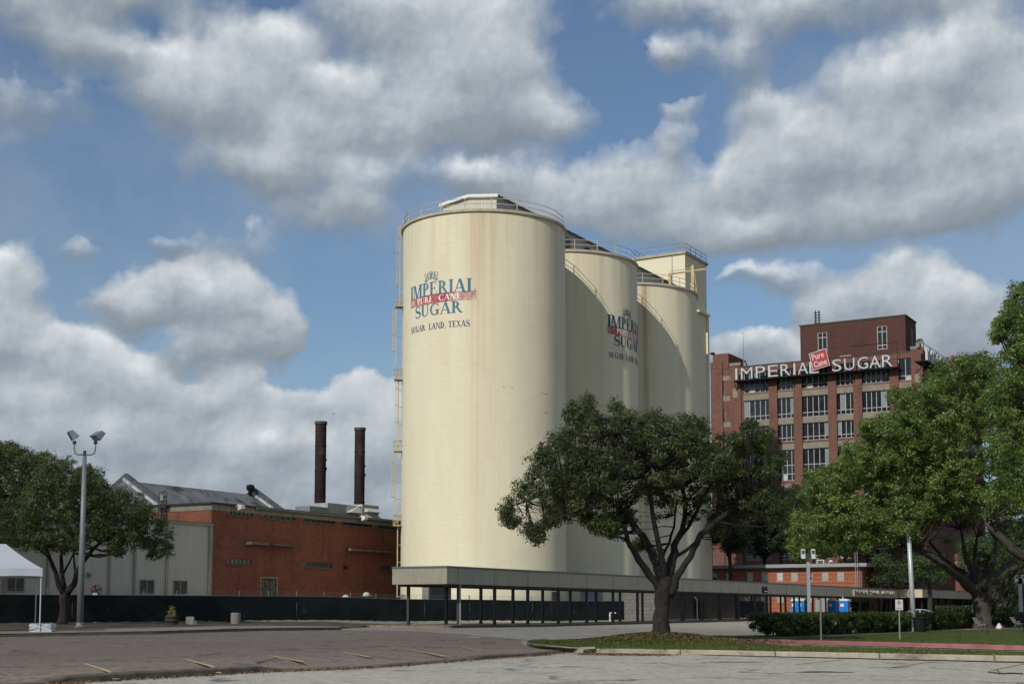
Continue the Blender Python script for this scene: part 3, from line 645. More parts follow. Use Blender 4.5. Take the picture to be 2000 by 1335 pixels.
def bannermat():
    m,nt,out=NT('worn_red_banner_paint'); tc=nd(nt,'ShaderNodeTexCoord').outputs['Object']
    n=ramp(nt,noise(nt,tc,.75,7,.7,.6),.46,.6); sg=nd(nt,'ShaderNodeSeparateXYZ'); lk(nt,nd(nt,'ShaderNodeTexCoord').outputs['Generated'],sg.inputs[0])
    e=mth(nt,'ADD',ramp(nt,sg.outputs[0],.62,.74),ramp(nt,sg.outputs[0],.30,.0)); e=mth(nt,'ADD',mth(nt,'MULTIPLY',e,.75),mth(nt,'MULTIPLY_ADD',noise(nt,tc,1.1,7,.75),4.2,-2.1),clamp=True)
    c=mixc(nt,e,(.34,.05,.07),mixc(nt,ramp(nt,noise(nt,tc,2.5,6,.7),.4,.6),(.60,.53,.40),(.46,.30,.26))); pbsdf(nt,out,c,.85); return m
m_ban=bannermat(); m_wl=M('white_letter_paint',(.78,.74,.7),.8,.05,1)
def railing(R0,h,n,mb,a0=0,a1=2*math.pi,post=.045,rail=.04,z0=0):
    P=[(R0*math.sin(a0+(a1-a0)*k/n),-R0*math.cos(a0+(a1-a0)*k/n)) for k in range(n+1)]
    full=abs(a1-a0-2*math.pi)<1e-3
    for k,(x,y) in enumerate(P[:-1] if full else P): mb.tube([(x,y,z0),(x,y,z0+h)],post,5)
    for k in range(n):
        for z in(h*.52,h): mb.tube([(*P[k],z0+z),(*P[k+1],z0+z)],rail,5)
SILO_LAB=['nearest cream concrete silo with full blue lettering and a caged ladder at its left','middle cream concrete silo with its blue lettering cut off at the right edge','farthest cream concrete silo without lettering, beside the square headhouse tower']
def make_silo(k):
    C=C1+DV*SS*k; zb=H(C.x,C.y)-.3; t=thing('grain_silo',SILO_LAB[k],'silo',(C.x,C.y,0),-TH,'row of cream concrete silos')
    bands=[[(psi(945,700,0)[0],1.7,.5,rus),(psi(930,500,0)[0]-.02,.5,.3,rus),(psi(1078,700,0)[0],.9,.35,(.44,.30,.19)),(psi(850,900,0)[0],2.5,.15,rus)],
           [(psi(1150,700,1)[0],1.6,.35,rus),(psi(1175,600,1)[0],.4,.5,rus),(psi(1215,560,1)[0],.35,.4,rus)],
           [(psi(1262,700,2)[0],.42,.95,(.22,.13,.09)),(psi(1258,900,2)[0],1.3,.6,(.35,.23,.14)),(psi(1330,600,2)[0],.4,.5,rus)]][k]
    m=silomat('cream_silo_paint_%s'%'abc'[k],bands,ST)
    mb=MB(); mb.lathe([(SR,zb),(SR,ST-.35)],128); mb.make('wall',m,t,True)
    mb=MB(); mb.lathe([(SR,ST-.35),(SR+.12,ST-.33),(SR+.2,ST-.28),(SR+.2,ST-.02),(SR+.14,ST+.02),(0,ST+.02)],128); mb.make('roof_slab',M('roof_slab_concrete_%s'%'abc'[k],(.40,.36,.27),.85,.2,1.,streak=.4,stain=(.12,.09,.06)),t,35)
    mb=MB(); railing(SR-.1,1.25,20,mb,z0=ST); mb.make('railing',m_yellow2,t)
    if k<2:
        pl=psi(802.5 if k==0 else 1186,600 if k==0 else 640,k)[0]
        if k==0: pr=psi(931,560,0)[0]; WID=(pr-pl)*SR; 
        global LOGO_W
        if k==0: LOGO_W=WID
        W=LOGO_W; cx=866 if k==0 else 1215
        if k==0:
            z=lambda y:psi(866,y,0)[1]; zi,zit=z(573.5),z(547); zb0,zb1=z(589),z(571.5); zs0,zs1=z(612.5),z(590); zl0,zl1=z(640),z(628); zc0,zc1=z(545),z(526)
        ZZ.append((zi,zit,zb0,zb1,zs0,zs1,zl0,zl1,zc0,zc1)) if k==0 else None
        zi,zit,zb0,zb1,zs0,zs1,zl0,zl1,zc0,zc1=ZZ[0]
        col=m_blue if k==0 else m_navy
        P=line_polys('IMPERIAL',zit-zi,W) 
        wrap(P,SR,pl,zi,.03).make('lettering',col,t)
        P=line_polys('SUGAR',zs1-zs0,W*.715); wrap(P,SR,pl+W*.115/SR,zs0,.03).make('lettering',col,t)
        for P in words('SUGAR  LAND, TEXAS',zl1-zl0,W*.90): wrap(P,SR,pl+W*.02/SR,zl0,.03).make('lettering',m_navy,t)
        P=[]
        for i in range(16): P+=rc(W*i/16,W*(i+1)/16,0,zb1-zb0)
        b=wrap(P,SR,pl,zb0,.02).make('banner',m_ban,t)
        hb=zb1-zb0; [wrap(P,SR,pl+W*.16/SR,zb0+hb*.16,.04).make('lettering',m_wl,b) for P in words('PURE  CANE',hb*.66,W*.66)]
        # crown emblem: band, five hooped arches with orbs
        cw=W*.215; ch=zc1-zc0; c0=W*.29; Q=rc(.04,.96,0,.07)+rc(.02,.98,.1,.17)
        for i,(x,y_,r) in enumerate(((.12,.70,.125),(.31,.78,.10),(.5,.84,.085),(.69,.78,.10),(.88,.70,.125))):
            Q+=ring(x,y_,r,r*1.3,-60,240,lambda a:.032,14)
            xb=.14+.18*i; Q+=dg(xb-.045,.17,x-.05-(.03 if i<2 else 0),y_-r*1.1,.035)+dg(xb+.03,.17,x+.03+(.03 if i>2 else 0),y_-r*1.1,.035)
        Q+=ring(.5,.36,.07,.1,0,360,lambda a:.03,14)+ring(.32,.3,.035,.06,0,360,lambda a:.02,10)+ring(.68,.3,.035,.06,0,360,lambda a:.02,10)+rc(.485,.515,.46,.8)+rc(.47,.53,.97,1.03)
        wrap([[(p[0]*cw,p[1]*ch) for p in q] for q in Q],SR,pl+c0/SR,zc0,.03).make('crown_emblem',col,t)
    # doorways at the foot
    def door(px0,px1,py,name,mat,dz=.12):
        a0,a1=psi(px0,1150,k)[0],psi(px1,1150,k)[0]; zt=psi((px0+px1)/2,py,k)[1]; mb=MB(); n=5
        for i in range(n):
            b0=a0+(a1-a0)*i/n; b1=a0+(a1-a0)*(i+1)/n; r0,r1=SR-.05,SR+dz
            P=[(r*math.sin(b),-r*math.cos(b),z) for z in(zb,zt) for r,b in((r1,b0),(r1,b1),(r0,b1),(r0,b0))]; mb.hexa(P)
        mb.make(name,mat,t)
    if k==0:
        door(841,881,1141,'loading_door',m_black,.06); door(829,841,1141,'door_frame',M('grey_door_surround',(.20,.19,.175),.8,.15,1),.35)
        door(1077,1086,1155,'vent_panel',m_dkgrey); door(788,793,1160,'meter_box',m_steel,.3)
    if k==1: door(1134,1176,1153,'shutter_door',m_greypole,.1)
    # seam cracks
    if k==0:
        for px,py,w in ((982,756,22),(1056,768,18),(1062,805,14)):
            a,z=psi(px,py,0); mb=wrap(rc(0,w*.056,0,.05),SR,a,z,.012); mb.make('crack',M('rusty_crack',(.16,.09,.06),.9,.4,3),t)
        # caged ladder with rest platforms on the left flank
        aL=math.atan2(0,1); 
        ux=psi(787,700,0)[0]-.05   # flank just behind the silhouette
        q=Vector((math.sin(ux),-math.cos(ux),0)); tt=Vector((math.cos(ux),math.sin(ux),0))
        def Pq(o,s,z): v=q*(SR+o)+tt*s; return (v.x,v.y,z)
        mb=MB(); segs=[(35.8,ST+.2,.35),(28.3,35.3,.75),(20.3,27.2,.4),(11.9,19.2,.75),(3.0,10.9,.4)]
        for z0,z1,o in segs:
            for s in(-.24,.24): mb.tube([Pq(o,s,z0),Pq(o,s,z1)],.035,5)
            z=z0
            while z<z1: mb.tube([Pq(o,-.24,z),Pq(o,.24,z)],.018,4); z+=.4
            z=z0+.1
            while z<z1+.1:
                mb.tube([Pq(0,-.24,z),Pq(o,-.24,z)],.025,4); mb.tube([Pq(0,.24,z),Pq(o,.24,z)],.025,4)
                z+=1.9
        lad=mb.make('ladder',m_yellow2,t)
        for z0,z1,o in segs[:4]:
            mb=MB(); z=z0+2.2
            while z<z1+.1:
                arc=[Pq(o+.38*math.sin(a),.38*math.cos(a),z) for a in [math.pi*i/8 for i in range(9)]]; mb.tube(arc,.022,4); z+=1.9
            for i in(1,3,4,5,7): a=math.pi*i/8; mb.tube([Pq(o+.38*math.sin(a),.38*math.cos(a),z0+2.2),Pq(o+.38*math.sin(a),.38*math.cos(a),z1)],.018,4)
            mb.make('cage',m_yellow2,lad)
        for zz in (35.6,27.35,19.3,11.0):
            mb=MB(); o0,o1,s0,s1=0.05,.85,-.6,.6
            P=[Pq(o,s,z) for z in(zz-.12,zz) for o,s in((o1,s0),(o1,s1),(o0,s1),(o0,s0))]; mb.hexa(P)
            for s in(s0,s1):
                mb.tube([Pq(0,s,zz-.1),Pq(o1,s,zz-.1)],.05,4)
                for o in(.4,o1): mb.tube([Pq(o,s,zz),Pq(o,s,zz+1.1)],.03,4)
                for h in(.55,1.1): mb.tube([Pq(0,s,zz+h),Pq(o1,s,zz+h)],.03,4)
                mb.tube([Pq(.05,s,zz+.95),Pq(o1,s,zz)],.03,4)
            for h in(.55,1.1): mb.tube([Pq(o1,s0,zz+h),Pq(o1,s1,zz+h)],.03,4)
            mb.make('platform',m_yellow,lad)
    return t
ZZ=[]
for k in range(3): make_silo(k)

# ------------------------------------------------------------------ gallery on top of the silos
def gallery():
    fr=Fr(C1); y0=-3.0; zf=ST
    a=fr.ony(866,400,y0); b=fr.ony(970,377,y0); rd=fr.ony(917,379,y0)
    x0,x1,xr=a.x,b.x,rd.x; ze0=fr.ony(864,394,y0).z; ze1=fr.ony(970,378,y0).z; zr=rd.z-.1
    y1=SS*2+SR+2.6
    t=thing('conveyor_gallery','long pale corrugated metal gallery with gabled roof running over the silo tops','gallery',(C1.x,C1.y,0),-TH)
    m=ribbed('lit_corrugated_sheet',(.50,.49,.43),.42,.12); mk=ribbed('shaded_corrugated_sheet',(.35,.36,.38),.42,.15)  # one sheet in two tones: lit end, shaded side, light put into colour
    mb=MB(); zs=ze1-.22; xm=(x0+x1)/2
    mb.quad((x0,y0,zf),(x1,y0,zf),(x1,y0,zs),(xm,y0,zr-.25),(x0,y0,zs)); mb.quad((x0,y1,zf),(x1,y1,zf),(x1,y1,zs),(xm,y1,zr-.25),(x0,y1,zs))
    mb.quad((x0,y0,zf),(x0,y1,zf),(x0,y1,zs),(x0,y0,zs)); mb.make('end_wall',m,t)
    mb=MB(); mb.quad((x1,y0+.01,zf),(x1,y1,zf),(x1,y1,zs),(x1,y0+.01,zs)); mb.make('side_wall',mk,t)
    mb=MB(); o=.3
    for s,xe in((-1,x0-o),(1,x1+o)):
        P=[(xm,y0-o,zr-.2),(xe,y0-o,zs-.12),(xe,y1+o,zs-.12),(xm,y1+o,zr-.2)]
        mb.hexa([*P,*[(p[0],p[1],p[2]+.14) for p in P]])
    mb.make('roof',M('dark_sheet_roof',(.10,.105,.11),.6,.2,.8),t)
    mb=MB()
    for xa,za,xb,zb in((x0-.35,zs-.1,xm,zr-.17),(xm,zr-.17,x1+.35,zs-.1)):
        mb.hexa([(xa,y0-.36,za-.18),(xb,y0-.36,zb-.18),(xb,y0-.30,zb-.18),(xa,y0-.30,za-.18),(xa,y0-.36,za+.16),(xb,y0-.36,zb+.16),(xb,y0-.30,zb+.16),(xa,y0-.30,za+.16)])
    mb.make('gable_trim',m_white,t)
    mb=MB(); mb.box(x0+2.6,x0+3.4,y0-.06,y0+.02,zf+.35,zf+.75); mb.make('vent_opening',m_black,t)
    mb=MB(); mb.box(x0+3.4,x0+4.1,y0-.1,y0+.02,zf+.4,zf+.8); mb.make('vent_cover',m_steel,t)
    for px,w,h0,h1 in ((1107,1.3,.6,2.3),):
        p=fr.onx(px,470,x1).y; mb=MB(); mb.box(x1-.02,x1+.06,p-.9,p+.9,zf+.5,zf+2.2); mb.make('window',m_glass,t)
    for px in (1143,):
        p=fr.onx(px,470,x1).y; mb=MB(); mb.box(x1,x1+.5,p-.35,p+.35,zf+1.4,zf+1.8); mb.lathe([(.3,0),(.3,.15),(0,.2)],12,(x1+.3,p,zf+1.8)); mb.make('exhaust_vent',m_black,t)
    p=fr.onx(1318,545,x1).y; mb=MB(); mb.box(x1,x1+.08,p-1,p+1,zf+.6,zf+1.6); mb.make('window',m_glass,t)
gallery()
def tower():
    P=at(1337.7,490.5,203); fr=Fr((P.x,P.y,0)); zt=P.z; x0=-8.3; y1=8.3
    t=thing('headhouse_tower','tall square cream concrete headhouse tower behind the farthest silo','tower',(P.x,P.y,0),-TH)
    m=silomat('cream_tower_paint',[(.2,.5,.3,rus)],zt); mb=MB(); mb.box(x0,0,0,y1,H(P.x,P.y)-.3,zt-.35); mb.make('wall',m,t)
    mb=MB(); mb.box(x0-.25,.25,-.25,y1+.25,zt-.35,zt+.02); mb.make('roof_slab',M('tower_slab',(.36,.33,.25),.85,.2,1,stain=(.12,.1,.07),stam=.5),t)
    zl=fr.onx(1378,617,0).z; mb=MB(); mb.box(.003,.45,y1-4,y1+.3,zl,zl+.3); mb.box(.003,.25,y1-.35,y1+.25,H(P.x,P.y),zl); mb.make('ledge',m,t)
    mb=MB(); n=5
    pts=[(x0,0),(0,0),(0,y1),(x0,y1),(x0,0)]
    for i in range(4):
        a,b=pts[i],pts[i+1]
        for k in range(4): u=k/4; mb.tube([(a[0]+(b[0]-a[0])*u,a[1]+(b[1]-a[1])*u,zt),(a[0]+(b[0]-a[0])*u,a[1]+(b[1]-a[1])*u,zt+1.25)],.045,5)
        for z in(.62,1.25): mb.tube([(*a,zt+z),(*b,zt+z)],.04,5)
    mb.make('railing',m_greypole,t)
    mb=MB(); mb.lathe([(.6,0),(.6,.5),(.35,.7),(0,.75)],14,(-1.5,4.2,zt)); mb.make('roof_vent',m_greypole,t)
    mb=MB(); mb.box(-2.1,-2.0,-.08,.0,20,zt-.5); mb.make('conduit',m_greypole,t)
    # yellow hoist frame standing on the far silo
    C=C1+DV*SS*2; f3=Fr((C.x,C.y,0)); g=thing('hoist_frame','yellow steel hoist frame with a long beam on top of the farthest silo','hoist',(C.x,C.y,0),-TH)
    p1=f3.onx(1309,553,4.2); p2=f3.onx(1354,571,7.6); zb=f3.onx(1354,529,7.6).z
    A=Vector((4.2,p1.y,ST)); B=Vector((7.6,p2.y,ST)); dv=(B-A); 
    mb=MB(); mb.box(A.x-.17,A.x+.17,A.y-.17,A.y+.17,ST,zb-.2); mb.make('post',m_yellow,g)
    mb=MB(); mb.box(B.x-.22,B.x+.22,B.y-.22,B.y+.22,ST,zb+.75); mb.tube([(B.x+.2,B.y,zb),(B.x+.5,B.y+.2,ST)],.06,6); mb.make('post',m_yellow,g)
    mb=MB(); E_=B+dv.normalized()*1.9; mb.tube([(A.x-.2,A.y-.1,zb-.05),(E_.x,E_.y,zb+.0)],.14,6); mb.tube([(A.x,A.y,zb+.35),(B.x,B.y,zb+.4)],.05,5); mb.make('beam',m_yellow,g)
tower()

# ------------------------------------------------------------------ brick warehouse, metal annex, stacks
m_brickO=brick('orange_red_brick',(.33,.115,.065),(.24,.075,.045),(.19,.12,.09),.45,.15,.75,(.045,.03,.025))
m_brickD=brick('dark_red_brick',(.195,.088,.066),(.145,.068,.053),(.14,.105,.088),.5,.17,.8,(.04,.032,.03))
def warehouse():
    P=at(413,1022,140); fr=Fr((P.x,P.y,0)); g=H(P.x,P.y)-.3
    ze=fr.ony(413,983,0).z; L=48; Wd=40
    t=thing('brick_warehouse','long low orange brick warehouse with strip windows and a grey pitched roof','warehouse',(P.x,P.y,0),-TH)
    zb=ze-.62
    def px_rect(p0,p1,y0,y1):
        a=fr.onx(p0,(y0+y1)/2,0).y; b=fr.onx(p1,(y0+y1)/2,0).y; pm=(p0+p1)/2
        return [a,b,fr.onx(pm,y1,0).z,fr.onx(pm,y0,0).z]
    hi=[px_rect(*q) for q in ((445,494,999,1005.5),(509,577,1003,1012.5),(592.5,655,1009.5,1019),(669,726.5,1016,1026),(738,800,1022.5,1032))]
    zt=hi[0][3]; zlo=hi[0][2]-.05
    hi=[[a,b,zlo,zt] for a,b,_,_ in hi]
    lo=[px_rect(*q) for q in ((443.5,492,1090,1100.5),(597,649,1098.5,1108.5),(743,800,1105,1114))]
    z3=lo[0][3]; z2=lo[0][2]; lo=[[a,b,z2,z3] for a,b,_,_ in lo]
    door=px_rect(508,542,1126,1160); door[2]=g
    mb=MB(); wall_holes(mb,'x',0,0,L,g,zb,hi+lo+[door],.3)
    mb.quad((0,0,g),(-Wd,0,g),(-Wd,0,zb),(0,0,zb)); mb.quad((-Wd,0,g),(-Wd,L,g),(-Wd,L,zb),(-Wd,0,zb)); mb.quad((0,L,g),(-Wd,L,g),(-Wd,L,zb),(0,L,zb))
    mb.make('wall',m_brickO,t)
    mb=MB(); mb.box(-Wd,.05,-.05,L,zb,ze); mb.make('concrete_band',M('stained_band',(.30,.265,.205),.9,.2,1,streak=.7,stain=(.07,.06,.05)),t)
    mb=MB(); mb.box(-Wd,.28,-.3,L,ze,ze+.16); mb.make('roof',M('roof_edge_felt',(.05,.05,.055),.9,.3,1.2),t)
    mb=MB(); mb.tube([(.33,6.5,ze-.05),(.33,L,ze-.05)],.14,6); mb.make('gutter',M('green_grey_gutter',(.11,.125,.105),.6,.2,1),t)
    mf=M('grimy_steel_frame',(.12,.11,.10),.7,.3,3)
    m_sill=M('grimy_sill',(.14,.12,.10),.9,.4,2); mfd=M('black_steel_frame',(.045,.04,.037),.7,.3,3)
    for h in hi: window(t,'x',0,*h,6,(),mfd,m_glass,.14,.07,.07)
    for h in lo: window(t,'x',0,*h,6,(),mf,m_glass2,.14,.09,.07)
    for h in hi+lo: mb=MB(); mb.box(.0,.1,h[0]-.1,h[1]+.1,h[2]-.14,h[2]-.005); mb.make('window_sill',m_sill,t)
    d=MB(); a,b=door[0],door[1]
    for q in((a,a+.15),(b-.15,b)): d.box(-.12,.04,q[0],q[1],g,door[3])
    d.box(-.12,.04,a+.15,b-.15,door[3]-.15,door[3]); d=d.make('door',M('peeling_door_frame',(.32,.28,.2),.9,.3,3,stain=(.08,.07,.06),stam=.8),t)
    q=MB(); q.box(-.2,-.14,a+.15,b-.15,g,door[3]-.15); q.make('door_leaf',M('rotten_door_boards',(.16,.15,.12),.95,.7,2.5,stain=(.03,.03,.03),stam=1.,bump=.8),d)
    q=MB()
    for u in(.33,.62): q.box(-.14,-.08,a+(b-a)*u-.05,a+(b-a)*u+.05,g,door[3]-.15)
    q.make('door_mullion',mf,d)
    # bricked-up doorway outline
    bd=px_rect(697,726,1132,1165); mb=MB(); mb.box(.0,.03,bd[0],bd[1],bd[3],bd[3]+.12); mb.box(.0,.03,bd[0]-.12,bd[0],g,bd[3]+.12); mb.box(.0,.03,bd[1],bd[1]+.12,g,bd[3]+.12); mb.make('blocked_doorway_trim',M('trim_mortar',(.2,.12,.08),.9,.2,2),t)
    # awnings
    for p0,p1,y0,y1,pl in((492,575,1056.5,1062,.9),(686,768,1070,1074,.8)):
        a=fr.onx(p0,y0,0).y; b=fr.onx(p1,y0,0).y; z=fr.onx(p0,(y0+y1)/2,pl).z
        a=fr.onx(p0,y0,pl).y
        mb=MB(); mb.hexa([(pl,a,z-.15),(pl,b-1.5,z-.12),(0,b,z-.1),(0,a,z-.15),(pl,a,z+.12),(pl,b-1.5,z+.05),(0,b,z+.12),(0,a,z+.15)]); mb.make('awning_slab',M('stained_awning',(.17,.14,.105),.9,.5,.8,stain=(.04,.035,.03),stam=1.),t)
    for px,py in((672,1109),):
        p=fr.onx(px,py,0); mb=MB(); mb.lathe([(0,.35),(.2,.3),(.26,0),(.2,-.1),(0,-.12)],12,(.3,p.y,p.z)); mb.make('wall_bell',m_black,t)
    for px,py in((463,990),(704,1011)):
        p=fr.onx(px,py,.35); mb=MB(); mb.tube([(.1,p.y,p.z),(.5,p.y,p.z+.25),(.95,p.y,p.z+.2)],.06,6); mb.hexa([(.75,p.y-.35,p.z-.35),(1.2,p.y-.3,p.z-.15),(1.2,p.y+.3,p.z-.15),(.75,p.y+.35,p.z-.35),(.7,p.y-.3,p.z+.15),(1.1,p.y-.25,p.z+.25),(1.1,p.y+.25,p.z+.25),(.7,p.y+.3,p.z+.15)]); mb.make('floodlight',m_white,t)
    # pitched roof behind the eave
    xr=-12.5; zr=fr.onx(270,941,xr).z; sl=.62
    def rp(x,dz=0): return (zr-(xr-x)*sl*-1*-1 if x<xr else zr-(x-xr)*sl)+dz
    y0,y1=.4,fr.onx(520,975,xr).y; xe=xr+(zr-ze-.1)/sl; xw=xr-(xe-xr)
    ms=M('grey_slate_roofing',(.19,.195,.205),.8,.5,.5,stain=(.035,.035,.04),stam=.9,bump=.8,fine=5)
    mb=MB(); mb.quad((xr,y0-9,zr),(xe,y0-9+0,ze+.1),(xe,y1,ze+.1),(xr,y1,zr)); mb.quad((xr,y0-9,zr),(xw,y0-9,ze+.1),(xw,y1,ze+.1),(xr,y1,zr))
    mb.quad((xr,y0-9,zr),(xw,y0-9,ze+.1),(xe,y0-9,ze+.1)); mb.quad((xr,y1,zr),(xw,y1,ze+.1),(xe,y1,ze+.1))
    mb.v=[(x,max(y,.3),z) for x,y,z in mb.v]; mb.make('pitched_roof',ms,t)
    mp=M('parapet_roughcast',(.10,.105,.11),.9,.5,2.5,stain=(.2,.2,.2),stam=.5); mfl=M('white_flashing',(.55,.56,.56),.7,.2,2.5,stain=(.15,.15,.15),stam=.9)
    for px,py in((237,923),(495,952)):
        y=fr.onx(px,py,xr).y; y=max(y,.5); hp=fr.onx(px,py,xr).z-zr; th=.45
        mb=MB()
        for s,xx in((1,xe+1.2),(-1,xw-1.2)):
            zz=ze+.1
            P=[(xr,y,zr-.2),(xx,y,zz-.6),(xx,y+th,zz-.6),(xr,y+th,zr-.2),(xr,y,zr+hp),(xx,y,zz-.6+hp*.9),(xx,y+th,zz-.6+hp*.9),(xr,y+th,zr+hp)]
            mb.hexa(P)
        mb.make('fire_parapet',mp,t)
        mb=MB()
        P=[(xr,y-.35,zr+.02),(xe+.6,y-.35,ze+.12-.3),(xe+.6,y,ze+.12-.3),(xr,y,zr+.02),(xr,y-.3,zr+.3),(xe+.6,y-.3,ze+.1),(xe+.6,y-.003,ze+.1),(xr,y-.003,zr+.3)]; mb.hexa(P); mb.make('roof_flashing',mfl,t)
    y=fr.onx(485,960,xr).y; mb=MB(); mb.lathe([(.25,0),(.25,.5),(.42,.55),(.5,.85),(.42,1.15),(0,1.25)],12,(xr+.3,y,zr-.1)); mb.make('roof_ventilator',m_black,t)
    # roof access frame at the front edge
    p=fr.ony(317,985,-.4); fz=fr.ony(317,960,-.4).z; fb=fr.ony(317,1016,-.4).z
    f=thing('roof_lamp_frame','small dark ladder frame with a lamp rising above the metal annex roof','lamp frame',tuple(fr.w(p.x,-.55,0)),-TH)
    mb=MB()
    for dx in(-.35,.35):
        for dy in(0,.4): mb.tube([(dx,dy,fb),(dx,dy,fz)],.04,5)
    for z in np.linspace(fb+.5,fz,6):
        mb.tube([(-.35,0,z),(.35,0,z)],.03,4); mb.tube([(-.35,.4,z),(.35,.4,z)],.03,4); mb.tube([(.35,0,z),(.35,.4,z)],.03,4)
    mb.box(-.75,.75,-.1,.5,fz-1.6,fz-1.5); mb.make('ladder_frame',m_dkgrey,f)
    mb=MB(); mb.lathe([(.05,.1),(.28,0),(.28,-.55),(.1,-.65)],10,(0,.2,fz-.35)); mb.make('lamp',m_steel,f)
    # rooftop duct unit
    A=fr.onx(640,1000,-3); B=fr.onx(704,1000,-3)
    za=ze+.17; D=thing('rooftop_duct','long white rooftop air duct with louvred hoods on the brick warehouse','air duct',tuple(fr.w(0,0,0)),-TH)
    zt=fr.onx(704,988,-3).z; mb=MB(); mb.box(-5.2,-3,A.y,B.y+.2,za,zt); mb.make('duct',ribbed('white_duct_panels',(.5,.48,.48),1.1,.25),D)
    mb=MB(); mb.box(-5.3,-2.9,B.y+.2,B.y+3.6,za,zt+.25); mb.make('fan_housing',M('white_housing',(.52,.5,.5),.6,.15,1),D)
    mb=MB(); mb.hexa([(-2.4,B.y-2.8,zt-.9),(-2.4,B.y-.4,zt-.9),(-2.95,B.y-.4,zt-.9),(-2.95,B.y-2.8,zt-.9),(-2.9,B.y-2.8,zt-.85),(-2.9,B.y-.4,zt-.0),(-2.95,B.y-.4,zt),(-2.95,B.y-2.8,zt)]); mb.make('hood',m_white,D)
    for i in range(2):
        mb=MB(); z=zt-.15-i*.75; mb.hexa([(-2.35,B.y+.7,z-.45),(-2.35,B.y+3.5,z-.45),(-2.88,B.y+3.5,z-.5),(-2.88,B.y+.7,z-.5),(-2.4,B.y+.7,z-.38),(-2.4,B.y+3.5,z-.38),(-2.88,B.y+3.5,z),(-2.88,B.y+.7,z)]); mb.make('hood',m_white,D)
    mb=MB(); mb.box(-5,-2.95,A.y-3.4,A.y-.003,za,za+1.); mb.make('vent_box',m_steel,D)
    # chimneys
    for (px,pt,pb,w,lab) in((626,823,1000,22,'left of two tall dark rusty steel chimneys, mottled with peeling patches'),(702.5,835,1000,20.5,'right of two tall dark rusty steel chimneys, smoother and slightly lower')):
        Yc=178; c=at(px,900,Yc); zt=at(px,pt,Yc).z; r=w/2/F*Yc
        s=thing('smokestack',lab,'chimney',(c.x,c.y,0),0,'pair of steel chimneys')
        mb=MB(); mb.lathe([(r,H(c.x,c.y)-.3),(r,zt-.35)],28); mb.make('shaft',m_rust,s,True)
        mb=MB(); mb.lathe([(r-.05,zt-.35),(r+.09,zt-.35),(r+.09,zt),(r-.1,zt),(r-.1,zt-1)],28); mb.make('top_ring',m_dkgrey,s,30)
        mb=MB(); 
        for k in range(1,6): z=zt-k*3.2; mb.lathe([(r-.01,z),(r+.04,z),(r+.04,z+.12),(r-.01,z+.12)],28)
        mb.make('band',m_rust,s,30)
        mb=MB(); mb.box(r-.05,r+.12,-.1,.1,zt-6.2,zt-5.9); mb.box(r-.05,r+.1,-.1,.1,zt-5,zt-4.8); mb.make('lug',m_rust,s)
